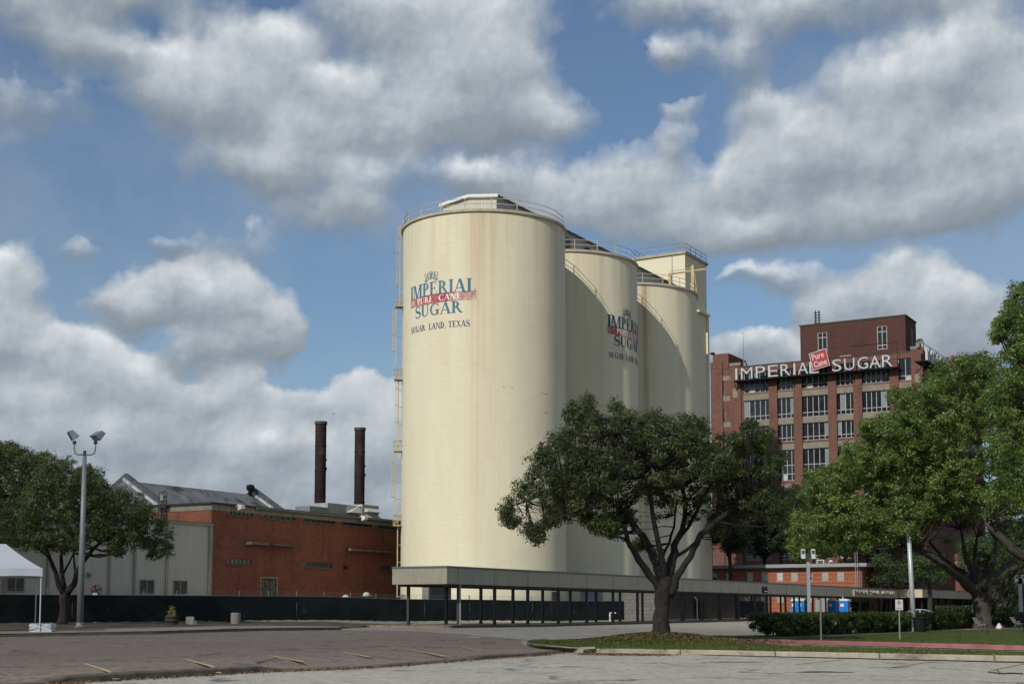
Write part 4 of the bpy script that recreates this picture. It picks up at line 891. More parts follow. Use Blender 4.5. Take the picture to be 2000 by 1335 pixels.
def annex():
    P=at(413,1022,140); fr=Fr((P.x,P.y,0)); g=H(P.x,P.y)-.3; zt=P.z; y0=-42; x0=-22
    t=thing('metal_annex','grey-beige ribbed metal annex with louvred windows in front of the brick warehouse','annex',(P.x,P.y,0),-TH)
    def R(p0,p1,y0_,y1_):
        a=fr.onx(p0,(y0_+y1_)/2,.12).y; b=fr.onx(p1,(y0_+y1_)/2,.12).y; return [a,b]
    z1=fr.onx(300,1133,.12).z; z0=fr.onx(300,1157.5,.12).z
    H_=[R(14.5,46,1126,1152)+[z0,z1],R(273.5,300,1133,1157)+[z0,z1],R(339,364.5,1135,1158)+[z0,z1]]
    mb=MB(); wall_holes(mb,'x',.12,y0,-.02,g,zt-.25,H_,.2)
    mb.quad((.12,-.02,g),(x0,-.02,g),(x0,-.02,zt-.25),(.12,-.02,zt-.25)); mb.quad((.12,y0,g),(x0,y0,g),(x0,y0,zt-.25),(.12,y0,zt-.25)); mb.quad((x0,y0,g),(x0,-.02,g),(x0,-.02,zt-.25),(x0,y0,zt-.25))
    mb.make('wall',ribbed('beige_ribbed_sheet',(.60,.57,.47),.32,.15),t)
    mb=MB(); mb.box(x0-.1,.3,y0-.1,.0,zt-.25,zt-.02); mb.make('eave_trim',m_cream,t)
    mb=MB(); mb.hexa([(x0-.15,y0-.15,zt),(.34,y0-.15,zt-.02),(.34,.0,zt-.02),(x0-.15,.0,zt),(x0-.15,y0-.15,zt+.3),(.34,y0-.15,zt+.03),(.34,.0,zt+.03),(x0-.15,.0,zt+.5)]); mb.make('roof',M('grey_annex_roof',(.16,.175,.19),.6,.2,1),t)
    for px in(408,325,262,213,93,-10,8):
        y=fr.onx(px,1100,.12).y; mb=MB(); mb.box(.12,.3,y-.11,y+.11,g,zt-.25); mb.make('downspout',m_cream,t)
    mb=MB(); mb.box(.02,.2,-.25,.02,g,zt-.02); mb.make('corner_trim',m_cream,t)
    ms=M('louvre_grey',(.19,.18,.17),.6,.15,2)
    for a,b,p,q in H_:
        mb=MB(); mb.box(.09,.17,a-.1,a,p-.1,q+.1); mb.box(.09,.17,b,b+.1,p-.1,q+.1); mb.box(.09,.17,a,b,p-.1,p); mb.box(.09,.17,a,b,q,q+.1); mb.box(.06,.15,(a+b)/2-.05,(a+b)/2+.05,p,q); w=mb.make('window',m_cream,t)
        n=11; l=MB()
        for k in range(n):
            z=p+(q-p)*(k+.5)/n; l.hexa([(.12,a+.01,z-.06),(.12,b-.01,z-.06),(.0,b-.01,z+.01),(.0,a+.01,z+.01),(.125,a+.01,z-.03),(.125,b-.01,z-.03),(.0,b-.01,z+.04),(.0,a+.01,z+.04)])
        l.make('louvre',ms,w); l=MB(); l.box(-.1,-.06,a+.01,b-.01,p+.01,q-.01); l.make('backing',m_black,w)
    p=fr.onx(173,1121,.12); mb=MB(); mb.box(.12,.35,p.y-.2,p.y+.2,p.z-.2,p.z+.2); mb.lathe([(.12,0),(.12,.3),(0,.34)],10,(.45,p.y,p.z-.2)); mb.make('wall_light',m_steel,t)
warehouse(); annex()
# ------------------------------------------------------------------ covered walkway
m_col=M('dark_bronze_column',(.075,.08,.088),.5,.25,2,metal=.2)
m_fas=M('stained_fascia_panel',(.40,.375,.29),.75,.12,.8,streak=.35,stain=(.22,.2,.15))
def walkway():
    P=at(873.5,1139.4,101); zb=P.z; fr=Fr((P.x,P.y,0)); Wd=-fr.ony(767,1139,0).x; L=124.83; fh=1.15
    t=thing('covered_walkway','long covered walkway with cream fascia and dark steel columns running past the silos','walkway',(P.x,P.y,0),-TH)
    mb=MB(); mb.box(-.06,0,0,L,zb,zb+fh); mb.make('fascia',m_fas,t)
    mb=MB(); mb.box(-Wd,-.003,-.06,0,zb,zb+fh); mb.make('fascia',m_fas,t)
    mb=MB(); mb.box(-Wd,-Wd+.06,.003,L,zb,zb+fh); mb.make('fascia',m_fas,t)
    mb=MB(); mb.box(-Wd-.03,.035,-.095,L+.03,zb+fh,zb+fh+.15); mb.make('roof',m_cap,t)
    mb=MB(); y=1.5
    while y<L: mb.box(.0,.012,y-.02,y+.02,zb+.01,zb+fh-.01); y+=5.2
    mb.make('panel_joint',M('dark_joint',(.16,.15,.12),.8,.1,1),t)  # dark strips mark the joints between fascia panels
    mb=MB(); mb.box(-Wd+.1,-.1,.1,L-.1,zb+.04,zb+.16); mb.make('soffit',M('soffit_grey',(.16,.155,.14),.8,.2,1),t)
    mb=MB()
    for x in(-.45,-Wd+.45): mb.box(x-.08,x+.08,.2,L-.2,zb-.16,zb+.035)
    mb.make('beam',m_dkgrey,t)
    cols=[]
    for k in range(24):
        for x,y0 in((-.35,2.096),(-Wd+.5,1.333)):
            y=y0+5.2*k
            if y>L: continue
            w=fr.w(x,y,0); g=H(w.x,w.y)+.17
            mb=MB(); a=.1; s=.013
            mb.box(-a,a,-a,-a+s*2,0,zb-.16-g); mb.box(-a,a,a-s*2,a,0,zb-.16-g); mb.box(-s,s,-a+s*2,a-s*2,0,zb-.16-g); mb.box(-.17,.17,-.17,.17,-.02,.025)
            mb.make('column',m_col,t,loc=(x,y,g))
    for k,x in((0,1.0),):
        mb=MB(); w=fr.w(-.1,1.1,0); mb.tube([(-.12,1.95,zb-.05),(-.12,1.95,H(w.x,w.y)+.2)],.06,8); mb.make('downpipe',M('pale_downpipe',(.36,.34,.27),.6,.1,2),t)
    # slab
    zs=lambda x,y:H(x,y)+.17
    A=fr.w(.55,-.45,0);B=fr.w(-Wd-1.6,-.5,0);C_=fr.w(-Wd-1.6,L,0);D=fr.w(.55,L,0)
    e=gp(727,1224.5,zs(-14,100)); 
    struct(sheet('walkway_slab',[A,D,C_,fr.w(-Wd-1.6,4,0),fr.w(-6.7,3,0),fr.w(-6.7,-.5,0)],zs,m_conc,0,5))
    struct(kerb('walkway_kerb',[A,D],.25,lambda x,y:zs(x,y)+.008,lambda x,y:H(x,y)-.05,M('dark_kerb_face',(.12,.085,.07),.95,.3,1.5,stain=(.06,.04,.035),stam=.7),1,.01))
    struct(kerb('walkway_kerb',[fr.w(-6.7,-.5,0),A],.25,lambda x,y:zs(x,y)+.006,lambda x,y:H(x,y)-.05,M('yellowish_kerb',(.30,.235,.12),.9,.3,2,stain=(.13,.09,.06),stam=.8),1,.01))
    # metal letters of the company name on the end of the fascia
    a=fr.onx(1665,1157,0).y; b=fr.onx(1747,1160,0).y; n='IMPERIAL SUGAR COMPANY'; tot=b-a; x=0
    wd={'I':.45,'M':1.1,'W':1.1,' ':.75}; T=sum(wd.get(c,.85) for c in n); s=tot/T; first=True; mlet=M('dull_gold_letter',(.34,.31,.24),.5,.2,6)
    for i,c in enumerate(n):
        w=wd.get(c,.85)*s
        if c!=' ':
            big=(i==0 or n[i-1]==' '); big=(i==0); hh=.86 if big else .62
            tb=text_mb(c,hh,w*.66,.22,.0); mb=MB(); addmb(mb,tb,Matrix(((0,-1,0,.04),(1,0,0,a+x),(0,0,1,zb+.85-hh+.1),(0,0,0,1)))); mb.make('letter',mlet,t)
        x+=w
    # notice board
    p=fr.onx(1498,1151,0); nb=thing('notice_sign','small black notice sign with a white strip, fixed on the walkway fascia','sign',tuple(fr.w(0,p.y,0)),-TH)
    w=(fr.onx(1503,1151,0).y-fr.onx(1488,1151,0).y)/2*.68; z0=fr.onx(1493,1157.5,0).z; z1=fr.onx(1493,1145,0).z
    nb.location=fr.w(0,fr.onx(1493,1151,0).y,0)
    mb=MB(); mb.box(.02,.07,-w,w,z0,z1); mb.make('panel',m_black,nb)
    mb=MB(); mb.box(.07,.074,-w*.25,w*.9,z0+(z1-z0)*.2,z0+(z1-z0)*.38); mb.make('white_strip',m_white,nb)
    mb=MB(); mb.box(.07,.074,-w*.9,w*.9,z0+(z1-z0)*.8,z0+(z1-z0)*.85); mb.box(.07,.074,-w*.4,w*.3,z0+(z1-z0)*.65,z0+(z1-z0)*.69); mb.make('text_line',m_greypole,nb)
    # second walkway behind the end of the first
    q=fr.ony(1801.8,1158,L+.4); x1=q.x; zt=fr.ony(1790,1150.6,L+.4).z; z0=fr.ony(1790,1166,L+.4).z; L2=46
    t2=thing('covered_walkway','farther cream walkway roof with a sunlit end, continuing behind the big oak trunk','walkway',tuple(fr.w(0,L+.4,0)),-TH)
    mb=MB(); mb.box(-3.5,x1,-.06,0,z0,zt); mb.make('fascia',M('sunlit_fascia_end',(.46,.42,.28),.75,.1,.8),t2)  # end face toned lighter than the side fascia, sunlight put into its colour
    mb=MB(); mb.box(x1-.06,x1,.003,L2,z0,zt); mb.make('fascia',m_fas,t2)
    mb=MB(); mb.box(-3.6,x1+.04,-.1,L2,zt,zt+.12); mb.make('roof',m_cap,t2)
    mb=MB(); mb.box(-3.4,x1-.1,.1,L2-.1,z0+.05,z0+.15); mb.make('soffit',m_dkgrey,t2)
    for k in range(9):
        for x in(-3.1,x1-.35):
            g=.6; mb=MB(); mb.box(-.13,.13,-.13,.13,0,z0-g+.05); mb.make('column',m_black,t2,loc=(x,1+5.2*k,g))
    return fr,Wd,zb
WFR,WW,WZB=walkway()

# ------------------------------------------------------------------ screened fence
def barb(rnd,p,t,n,h):
    pass
def windscreen():
    m,nt,out=NT('dark_green_windscreen'); tc=nd(nt,'ShaderNodeTexCoord').outputs['Object']
    n=ramp(nt,noise(nt,mapv(nt,tc,(.35,.35,.6)),1.,5,.6),.4,.7); c=mixc(nt,n,(.0055,.009,.010),(.014,.021,.022))
    w=noise(nt,mapv(nt,tc,(1.2,1.2,9)),1.3,4,.6); d=ramp(nt,noise(nt,mapv(nt,tc,(.5,.5,.3)),.9,6,.7),.6,.75)
    c=mixc(nt,mth(nt,'MULTIPLY',d,.5),c,(.06,.065,.055)); pbsdf(nt,out,c,.7,0,w,.5,.05,.25); return m
m_scr=windscreen(); m_post=M('galvanised_fence_post',(.20,.21,.22),.5,.2,2,metal=.5)
def fence(name,label,pts,h,sp,group=None,arm=1,zoff=0.05):
    P0=pts[0]; t=thing(name,label,'fence',(P0[0],P0[1],0),0,group); Q=[]
    for i in range(len(pts)-1):
        a=Vector((*pts[i][:2],0)); b=Vector((*pts[i+1][:2],0)); n=max(1,round((b-a).length/sp))
        for k in range(n): Q.append(a.lerp(b,k/n))
    Q.append(Vector((*pts[-1][:2],0))); loc=lambda v,z:(v.x-P0[0],v.y-P0[1],z)
    G=[H(q.x,q.y)+zoff for q in Q]
    for i,q in enumerate(Q):
        mb=MB(); d=(Q[min(i+1,len(Q)-1)]-Q[max(i-1,0)]).normalized(); nrm=Vector((-d.y,d.x,0))*arm
        nrm=(nrm*.35+d*.3*(1 if i%2 else 1)); tall=(i%7==3)
        mb.tube([loc(q,G[i]-.2),loc(q,G[i]+h+(.45 if tall else 0))],.045 if not tall else .06,7)
        if not tall: mb.tube([loc(q,G[i]+h),loc(q+nrm,G[i]+h+.42)],.038,5)
        mb.make('post',m_post,t)
    rnd=random.Random(3)
    for i in range(len(Q)-1):
        a,b=Q[i],Q[i+1]; mb=MB(); n=7; m=6; d=(b-a).normalized(); nr=Vector((d.y,-d.x,0)); nr=nr if nr.y<0 else -nr
        for u in range(n+1):
            p=a.lerp(b,u/n)
            for w in range(m+1):
                s=w/m; z=G[i]*(1-u/n)+G[i+1]*u/n; off=.07+.03*math.sin(u*2.1+i)*math.sin(3.14*s)+rnd.uniform(-.01,.01)
                q=p+nr*off; mb.v.append(loc(q,z+.04+(h-.05)*s+(.02*math.sin(u*1.7+i*2) if w in(0,m) else 0)))
        for u in range(n):
            for w in range(m): c=u*(m+1)+w; mb.f.append((c,c+1,c+m+2,c+m+1))
        mb.make('windscreen',m_scr,t,True)
    mb=MB()
    for i in range(len(Q)-1):
        mb.tube([loc(Q[i],G[i]+h),loc(Q[i+1],G[i+1]+h)],.03,5,False)
    mb.make('top_rail',m_post,t)
    mb=MB()
    for i in range(len(Q)-1):
        d=(Q[i+1]-Q[i]).normalized(); nrm=Vector((-d.y,d.x,0))*arm*.35+d*.3
        for k in(.35,.68,1.): mb.tube([loc(Q[i]+nrm*k,G[i]+h+.42*k),loc(Q[i+1]+nrm*k,G[i+1]+h+.42*k)],.008,3,False)
    mb.make('barbed_wire',m_post,t)
    return t
FA=at(-90,1190,101.5); FB=at(1283,1190,164)
fence('screened_fence','long chain-link fence wrapped in dark green windscreen and topped with barbed wire arms',[FA,FB],2.13,3.15)
p=WFR.onx(1437,1200,-WW-1.5); 
# fence run on the right part behind the walkway, ends near the toilets
fa=WFR.w(-WW-1.2,61.2,0); fb=WFR.w(-WW-1.6,104,0)
fence('screened_fence','short dark screened fence run behind the walkway between the block wall and the blue toilets',[WFR.w(-WW-.9,60.6,0),WFR.w(-WW-3.0,73,0),WFR.w(-WW-3.,88,0)],2.15,3.1,zoff=.12)
def fx(px,Y): return at(px,1190,Y)
# concrete block enclosure
def blockwall():
    x=-WW-1.35; a=WFR.onx(1304,1190,x).y; b=WFR.onx(1437,1190,x).y; w=WFR.w(x,a,0); g=H(w.x,w.y)+.1
    z1=WFR.onx(1400,1158,x).z
    m,nt,out=NT('grey_concrete_block'); 
    m_blk=brick('grey_concrete_block',(.17,.155,.145),(.145,.13,.12),(.09,.082,.075),.8,.4,.3,(.06,.055,.05),.03)
    t=thing('block_wall_enclosure','grey concrete block enclosure standing under the walkway right of the oak trunk','block wall',tuple(WFR.w(x,a,0)),-TH)
    mb=MB(); mb.box(-.2,0,0,b-a,g-.2,z1+.3); mb.make('wall',m_blk,t)
    mb=MB(); mb.box(-5,-.203,-.2,0,g-.2,z1+.3); mb.make('wall',m_blk,t)
    mb=MB(); mb.box(-.23,.03,-.03,b-a+.03,z1+.3,z1+.4); mb.make('coping',m_conc,t)
blockwall()

# ------------------------------------------------------------------ small brick office (two storeys) and portable toilets
m_brickB=brick('bright_orange_brick',(.36,.125,.07),(.29,.095,.052),(.2,.12,.08),.5,.15,.35,(.08,.05,.04),.01,courses=.62)
def lowoffice():
    Y=205; P=at(1683,1099,Y); fr=Fr((P.x,P.y,0)); zt=P.z; g=H(P.x,P.y)-.3
    x0=fr.ony(1383,1100,0).x-6
    t=thing('brick_office','two-storey orange brick office with small white-blind windows and a pale flat roof edge','office building',(P.x,P.y,0),-TH)
    ws=[]
    for p in(1389.5,1417.5,1459.5,1488.5,1517,1544.5,1581.5,1604.5,1634.5):
        u=fr.ony(p if p!=1581.5 else 1581.5,1125,0).x; ws.append((u+.06,u+.98))
    zu1=fr.ony(1540,1115,0).z; zu0=fr.ony(1540,1134,0).z; zl1=fr.ony(1480,1158,0).z; zl0=fr.ony(1480,1175,0).z
    ws=[(fr.ony(a,1125,0).x,fr.ony(b,1125,0).x) for a,b in((1390,1400.5),(1417.5,1429),(1459,1471),(1487.5,1500),(1517,1529),(1545,1557.5),(1575.5,1587),(1605,1617.5),(1635.5,1648))]
    ho=[(a,b,zu0,zu1) for a,b in ws]+[(a,b,zl0,zl1) for a,b in ws]
    mb=MB(); wall_holes(mb,'y',0,x0,0,g,zt-.55,ho,.2)
    mb.quad((0,0,g),(0,16,g),(0,16,zt-.55),(0,0,zt-.55)); mb.quad((x0,0,g),(x0,16,g),(x0,16,zt-.55),(x0,0,zt-.55)); mb.quad((x0,16,g),(0,16,g),(0,16,zt-.55),(x0,16,zt-.55))
    mb.make('wall',m_brickB,t)
    mb=MB(); mb.box(x0-.1,.95,-.95,16.2,zt-.5,zt); mb.make('roof',M('pale_roof_edge',(.24,.26,.28),.6,.12,1),t)
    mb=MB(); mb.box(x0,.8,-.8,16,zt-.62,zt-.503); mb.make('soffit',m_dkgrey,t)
    rnd=random.Random(5)
    for i,(a,b,p,q) in enumerate(ho):
        w=window(t,'y',0,a,b,p,q,1,(.5,),m_winf,m_glass2,.12,.09,.08)
        if i not in(6,): mb=MB(); k=.0 if i!=0 else .42; fbox(mb,'y',0,a+.09,b-.09,p+.1+(q-p)*k,q-.1,-.11,-.105) if False else mb.box(a+.1,b-.1,.1,.108,p+.12+(q-p)*k,q-.12); mb.make('blind',m_blind if i<9 and i not in(5,7,8) else M('beige_blind',(.30,.29,.24),.7,.1,1),w)
        mb=MB(); mb.box(a-.05,b+.05,-.06,0.0,p-.12,p-.003); mb.make('window_sill',m_conc,w)
    for px in(1672,1679):
        u=fr.ony(px,1120,-.1).x; mb=MB(); mb.tube([(u,-.12,g),(u,-.12,zt-.5)],.07,6); mb.make('downpipe',m_greypole,t)
    mb=MB(); u=fr.ony(1674,1100,-1.2).x
    f=thing('ladder_mast','thin grey lattice mast standing in front of the small brick office','mast',tuple(fr.w(u,-1.6,0)),-TH)
    zt2=fr.ony(1674,1074,-1.6).z
    for dx in(-.16,.16): mb.tube([(dx,0,g+.3),(dx,0,zt2)],.035,5)
    z=g+1
    while z<zt2: mb.tube([(-.16,0,z),(.16,0,z)],.02,4); z+=.5
    mb.make('ladder',m_steel,f)
    # rooftop box and lamp
    u=fr.ony(1596,1095,3).x; b=thing('roof_rack','small pale open frame box on the flat roof of the brick office','roof frame',tuple(fr.w(u,3,zt)),-TH)
    mb=MB()
    for xx in(0,1.0):
        for yy in(0,.8): mb.box(xx-.05,xx+.05,yy-.05,yy+.05,-.02,.62)
    mb.box(-.06,1.06,-.06,.86,.62,.72); mb.make('frame',m_white,b)
    for px in(1606,1619):
        u=fr.ony(px,1095,4).x; mb=MB(); mb.tube([(0,0,-.02),(0,0,.35),(.2,0,.55)],.05,6); mb.lathe([(.05,.1),(.25,-.05),(.28,-.2),(0,-.2)],10,(.3,0,.62))
        o=mb.make('floodlight',m_white); o.location=fr.w(u,4,zt); o.rotation_euler=(0,0,-TH); tag(o,'small white lamp on the office roof beside the open frame' if px==1606 else 'small white lamp on the office roof, right of the other lamp','lamp','lamps on the office roof')
lowoffice()
def toilet(px,label,door='white notices'):
    Y=187 if px<1600 else 184; P=at(px,1190,Y); top=at(px,1168,Y).z; g=top-2.35
    t=thing('portable_toilet',label,'portable toilet',(P.x,P.y,g),-TH+.0,'blue portable toilets behind the walkway')
    mb_=M('blue_plastic',(.012,.20,.62),.4,.1,2,spec=.4) if 'mb_' not in globals() else globals()['mb_']
    m=m_blue2
    b=MB(); b.box(-.55,.55,-.55,.55,.08,2.05); b.make('body',m,t)
    b=MB(); b.box(-.44,.36,-.6,-.553,.16,1.95); d=b.make('door',m_blue3,t)
    b=MB(); b.box(.18,.3,-.66,-.603,1.0,1.15); b.make('handle',m_dkgrey,d)
    b=MB(); b.box(-.4,0.05,-.61,-.603,1.3,1.68); b.make('notice',m_white,d)
    b=MB(); n=8
    for i in range(n):
        a0=math.pi*i/n; a1=math.pi*(i+1)/n; f=lambda a:(-.6*math.cos(a),2.05+.28*math.sin(a))
        (xa,za),(xb,zb)=f(a0),f(a1); b.hexa([(xa,-.62,2.05),(xb,-.62,2.05),(xb,.62,2.05),(xa,.62,2.05),(xa,-.62,za),(xb,-.62,zb),(xb,.62,zb),(xa,.62,za)])
    b.make('roof',m_white,t)
    b=MB(); b.tube([(-.35,.4,2.1),(-.35,.4,2.65)],.05,6); b.make('vent_pipe',m_white,t)
    b=MB(); b.box(-.62,.62,-.62,.62,0,.08); b.make('base',m_dkgrey,t)
m_blue2=M('blue_plastic',(.012,.19,.60),.4,.1,2,spec=.4); m_blue3=M('blue_plastic_door',(.01,.17,.56),.35,.1,2,spec=.4)
toilet(1555.5,'leftmost blue portable toilet with white domed roof, left of the pale square lamp pole')
toilet(1567,'blue portable toilet directly beside the leftmost one, near the pale lamp pole')
toilet(1627,'blue portable toilet, left one of the pair right of the square sign back')
toilet(1650,'rightmost blue portable toilet, closest to the end of the brick office')

# ------------------------------------------------------------------ the big brick factory
def factory():
    P=at(1803,720,228); fr=Fr((P.x,P.y,0)); g=H(P.x,P.y)-.3
    Z=lambda yy,px=1593:fr.ony(px,yy,0).z
    U=lambda x,y=900:fr.ony(1370+x/3.608,590+y/3.608,0).x
    t=thing('brick_factory','tall dark red brick factory with gridded windows, pale lintels and a rooftop penthouse','factory',(P.x,P.y,0),-TH)
    zt=fr.ony(1370+1540/3.608,590+345/3.608,0).z; x0=U(68,480); D=46
    bays=[(300,487,5),(530,660,4),(703,905,5),(945,1083,4),(1127,1338,6),(1390,1495,2)]
    rows=[]
    for y1,y0 in((513,602),(655,803),(845,968),(1027,1245)):
        rows.append((fr.ony(1593,590+y0/3.608,0).z,fr.ony(1593,590+y1/3.608,0).z))
    fl=rows[1][1]-rows[2][1]
    zz=rows[3]; rows[3]=(zz[1]-fl*1.15,zz[1])
    z=rows[3][0]-1.6
    while z-2.6>g: rows.append((z-2.6,z)); z-=fl
    rows[0]=(rows[0][0],rows[0][1]+1.6)
    holes=[]; meta=[]
    for b,(a,c,n) in enumerate(bays):
        for r,(p,q) in enumerate(rows):
            hole=(U(a,700),U(c,700),p,q); holes.append(hole); meta.append((n,r,b))
    sm_=[]
    for r in range(0,5):
        p,q=rows[r]; q=min(q,p+2.4)
        sm_.append((U(125,600),U(165,600),p,q))
    mb=MB(); wall_holes(mb,'y',0,x0,0,g,zt,holes+sm_,.35)
    mb.quad((x0,0,g),(x0,D,g),(x0,D,zt),(x0,0,zt)); mb.quad((x0,D,g),(0,D,g),(0,D,zt),(x0,D,zt)); mb.quad((x0,0,zt),(0,0,zt),(0,D,zt),(x0,D,zt))
    # right side wall with window bays
    sb=[]; y=2.0
    while y<D-5: sb.append((y,y+5.2)); y+=7
    sh=[(a,b,p,q) for a,b in sb for p,q in rows[:3]]
    wall_holes(mb,'x',0,0,D,g,zt,sh,.35)
    mb.make('wall',m_brickD,t)
    rnd=random.Random(9)
    m_cur=M('pale_blue_curtain_glass',(.20,.23,.26),.3,.15,1)
    for h,(n,r,b) in zip(holes,meta):
        w=window(t,'y',0,*h,n,(.22,) if r!=3 else (.22,.5),m_winf,m_glass,.28,.11,.1)
        if rnd.random()<.3:
            k=rnd.randrange(n); a=h[0]+(h[1]-h[0])*k/n+.08; c=h[0]+(h[1]-h[0])*(k+1)/n-.08; q=MB(); q.box(a,c,.265,.272,h[2]+(h[3]-h[2])*.24,h[3]-.12); q.make('curtain',m_cur,w)
        elif rnd.random()<.4:
            k=rnd.randrange(n); a=h[0]+(h[1]-h[0])*k/n+.08; c=h[0]+(h[1]-h[0])*(k+1)/n-.08; q=MB(); q.box(a,c,.265,.272,h[2]+.12,h[2]+(h[3]-h[2])*.2); q.make('white_lower_pane',m_blind,w)
    for h in sm_: window(t,'y',0,*h,1,(),m_winf,m_glass2,.2,.08,.08)
    for h in sh: window(t,'x',0,*h,5,(.22,),m_winf,m_glass,.28,.11,.1)
    # piers, lintels
    mp=m_brickD; ed=[bays[0][0]-55]+[ (bays[i][1]+bays[i+1][0])/2 for i in range(5)]+[1530]
    for i,x in enumerate(ed):
        u=U(x,700); w=.75 if i not in(0,6) else 1.0
        mb=MB(); mb.box(u-w,u+w,-.35,0,g,zt-1.6 if i not in(0,6) else zt+.35); mb.make('pier',mp,t)
    u=U(90,700); mb=MB(); mb.box(x0,x0+2.2,-.35,0,g,rows[0][1]+2.2); mb.make('pier',mp,t)
    ml=M('stained_concrete_lintel',(.215,.195,.155),.9,.2,.8,streak=.4,stain=(.09,.08,.065))
    for (a,c,n) in bays:
        for r,(p,q) in enumerate(rows[1:5]):
            mb=MB(); mb.box(U(a,700)-.1,U(c,700)+.1,-.06,.0,q+.003,q+1.0); mb.make('lintel',ml,t)
    for i in(0,6):
        u=U(ed[i],700); w=1.0; mb=MB(); mb.box(u-w-.05,u+w+.05,-.42,-.0,zt+.35,zt+.85); mb.make('pier_cap',ml,t)
        mb=MB(); mb.box(u-.45,u+.45,-.41,-.353,rows[1][1]+.6,rows[1][1]+2.2); mb.make('pier_block',ml,t)
    for z,hh in((rows[0][1]-1.2,.8),(rows[1][1]+.2,.9),(rows[2][1]+.2,.9)):
        mb=MB(); mb.box(x0+2.2,U(ed[0],700)-1.0,-.05,0,z,z+hh); mb.make('string_course',ml,t)
    mb=MB(); mb.box(x0-.05,.08,-.08,.5,zt,zt+.18); mb.box(-.4,.1,.5,D,zt,zt+.18); mb.make('parapet_coping',M('dark_coping',(.09,.075,.07),.8,.2,1),t)
    # left parapet block
    a,b=U(80,400),U(190,400); zz=fr.ony(1400,590+365/3.608,0).z; mb=MB(); mb.box(a,b,.003,8,zt-1,zz); mb.make('parapet_block',mp,t)
    mb=MB(); mb.tube([(b+.5,3,zt),(b+1.2,3,zt+1.6),(b+2.0,3,zt+1.7),(b+2.6,3,zt)],.12,6); mb.box(a-.4,a+.2,-.2,.6,zz,zz+.35); mb.make('roof_pipe',m_black,t)
    # penthouse
    yP=3.2; pf=lambda px,py:fr.ony(px,py,yP)
    pa=pf(1562.6,637); pb=pf(1767.7,616); zp=(pa.z+pb.z)/2; Lp=fr.onx(1788.5,629,pb.x).y-yP
    w1=(pf(1597,665).x,pf(1615.5,665).x,pf(1606,683).z,pf(1606,648.5).z); w2=(pf(1713,655).x,pf(1732.5,655).x,pf(1722,682).z,pf(1722,636).z)
    w1=(w1[0],w1[1],w1[2]-.6,w1[3])
    mb=MB(); wall_holes(mb,'y',yP,pa.x,pb.x,zt-.1,zp,[w1,w2],.3)
    wx=(yP+Lp*.55,yP+Lp*.72,w2[2],w2[3]); wall_holes(mb,'x',pb.x,yP,yP+Lp,zt-.1,zp,[wx],.3)
    mb.quad((pa.x,yP,zt-.1),(pa.x,yP+Lp,zt-.1),(pa.x,yP+Lp,zp),(pa.x,yP,zp)); mb.quad((pa.x,yP+Lp,zt-.1),(pb.x,yP+Lp,zt-.1),(pb.x,yP+Lp,zp),(pa.x,yP+Lp,zp)); mb.quad((pa.x,yP,zp),(pb.x,yP,zp),(pb.x,yP+Lp,zp),(pa.x,yP+Lp,zp))
    mb.make('penthouse_wall',brick('deep_red_brick',(.10,.043,.037),(.078,.034,.03),(.075,.052,.046),.5,.17,.6,(.03,.022,.02)),t)
    mb=MB(); mb.box(pa.x-.15,pb.x+.15,yP-.12,yP+Lp+.1,zp,zp+.2); mb.make('penthouse_coping',M('dark_coping2',(.08,.07,.065),.8,.2,1),t)
    for w in(w1,w2): window(t,'y',yP,*w,2,(.18,.75),m_winf,m_glass,.15,.13,.12)
    window(t,'x',pb.x,*wx,1,(.18,.75),m_winf,m_glass2,.15,.13,.12)
    # masts and dish
    q=fr.ony(1452,700,1.0); m1=thing('lightning_mast','thin tall mast rising from the factory parapet above the first sign letters','mast',tuple(fr.w(q.x,1.,0)),-TH)
    mb=MB(); z2=fr.ony(1452,649,1.).z; mb.tube([(0,0,zt),(0,0,zt+4),(0,0,z2)],[.08,.06,.03],6); mb.make('rod',m_greypole,m1)
    q=fr.ony(1596,632,5); a=thing('antenna_cluster','dark antenna cluster of two rods standing on the penthouse roof','antenna',tuple(fr.w(q.x,5,0)),-TH)
    z2=fr.ony(1594,606,5).z; 
    for dx in(-.25,.35):
        mb=MB(); mb.tube([(dx,0,zp),(dx,0,z2)],.07,6); 
        for k in range(5): mb.box(dx-.2,dx+.2,-.1,.1,zp+.6+k*.45,zp+.8+k*.45)
        mb.make('rod',m_black,a)
    q=fr.ony(1799,680,1); o=thing('satellite_dish','small pale dish on the right corner pier of the factory','dish',tuple(fr.w(q.x,.4,0)),-TH)
    mb=MB(); mb.tube([(0,0,zt+.6),(0,0,zt+1.2)],.06,6); mb.make('bracket',m_greypole,o)
    mb=MB(); mb.lathe([(0,0),(.35,.06),(.7,.25),(.72,.27)],18); o2=mb.make('reflector',m_steel,o,True,loc=(-.1,-.2,zt+1.5),rot=(1.9,0,.6))
    # roof pipes on the front parapet
    a1=fr.ony(1640,692,-.2).x; b1=fr.ony(1662,689,-.2).x; zz=fr.ony(1650,690,-.2).z; mb=MB(); mb.tube([(a1,-.15,zt+.3),(b1,-.15,zt+.32)],.11,6); mb.make('loose_plank',M('pale_timber',(.38,.30,.19),.8,.2,2),t)
    # lettered sign along the front
    pl=-1.6
    def SP(px,py): return fr.ony(px,py,pl)
    s=thing('rooftop_lettering_sign','large white channel letters on a dark steel shelf along the factory front','lettered sign',tuple(fr.w(0,pl,0)),-TH)
    A=SP(1434.7,743.8); Bq=SP(1754.7,715.8); zsf=(A.z+Bq.z)/2
    mb=MB(); mb.box(A.x,Bq.x,-.35,1.5,zsf-.18,zsf); mb.make('shelf',m_black,s)
    mb=MB(); k=A.x
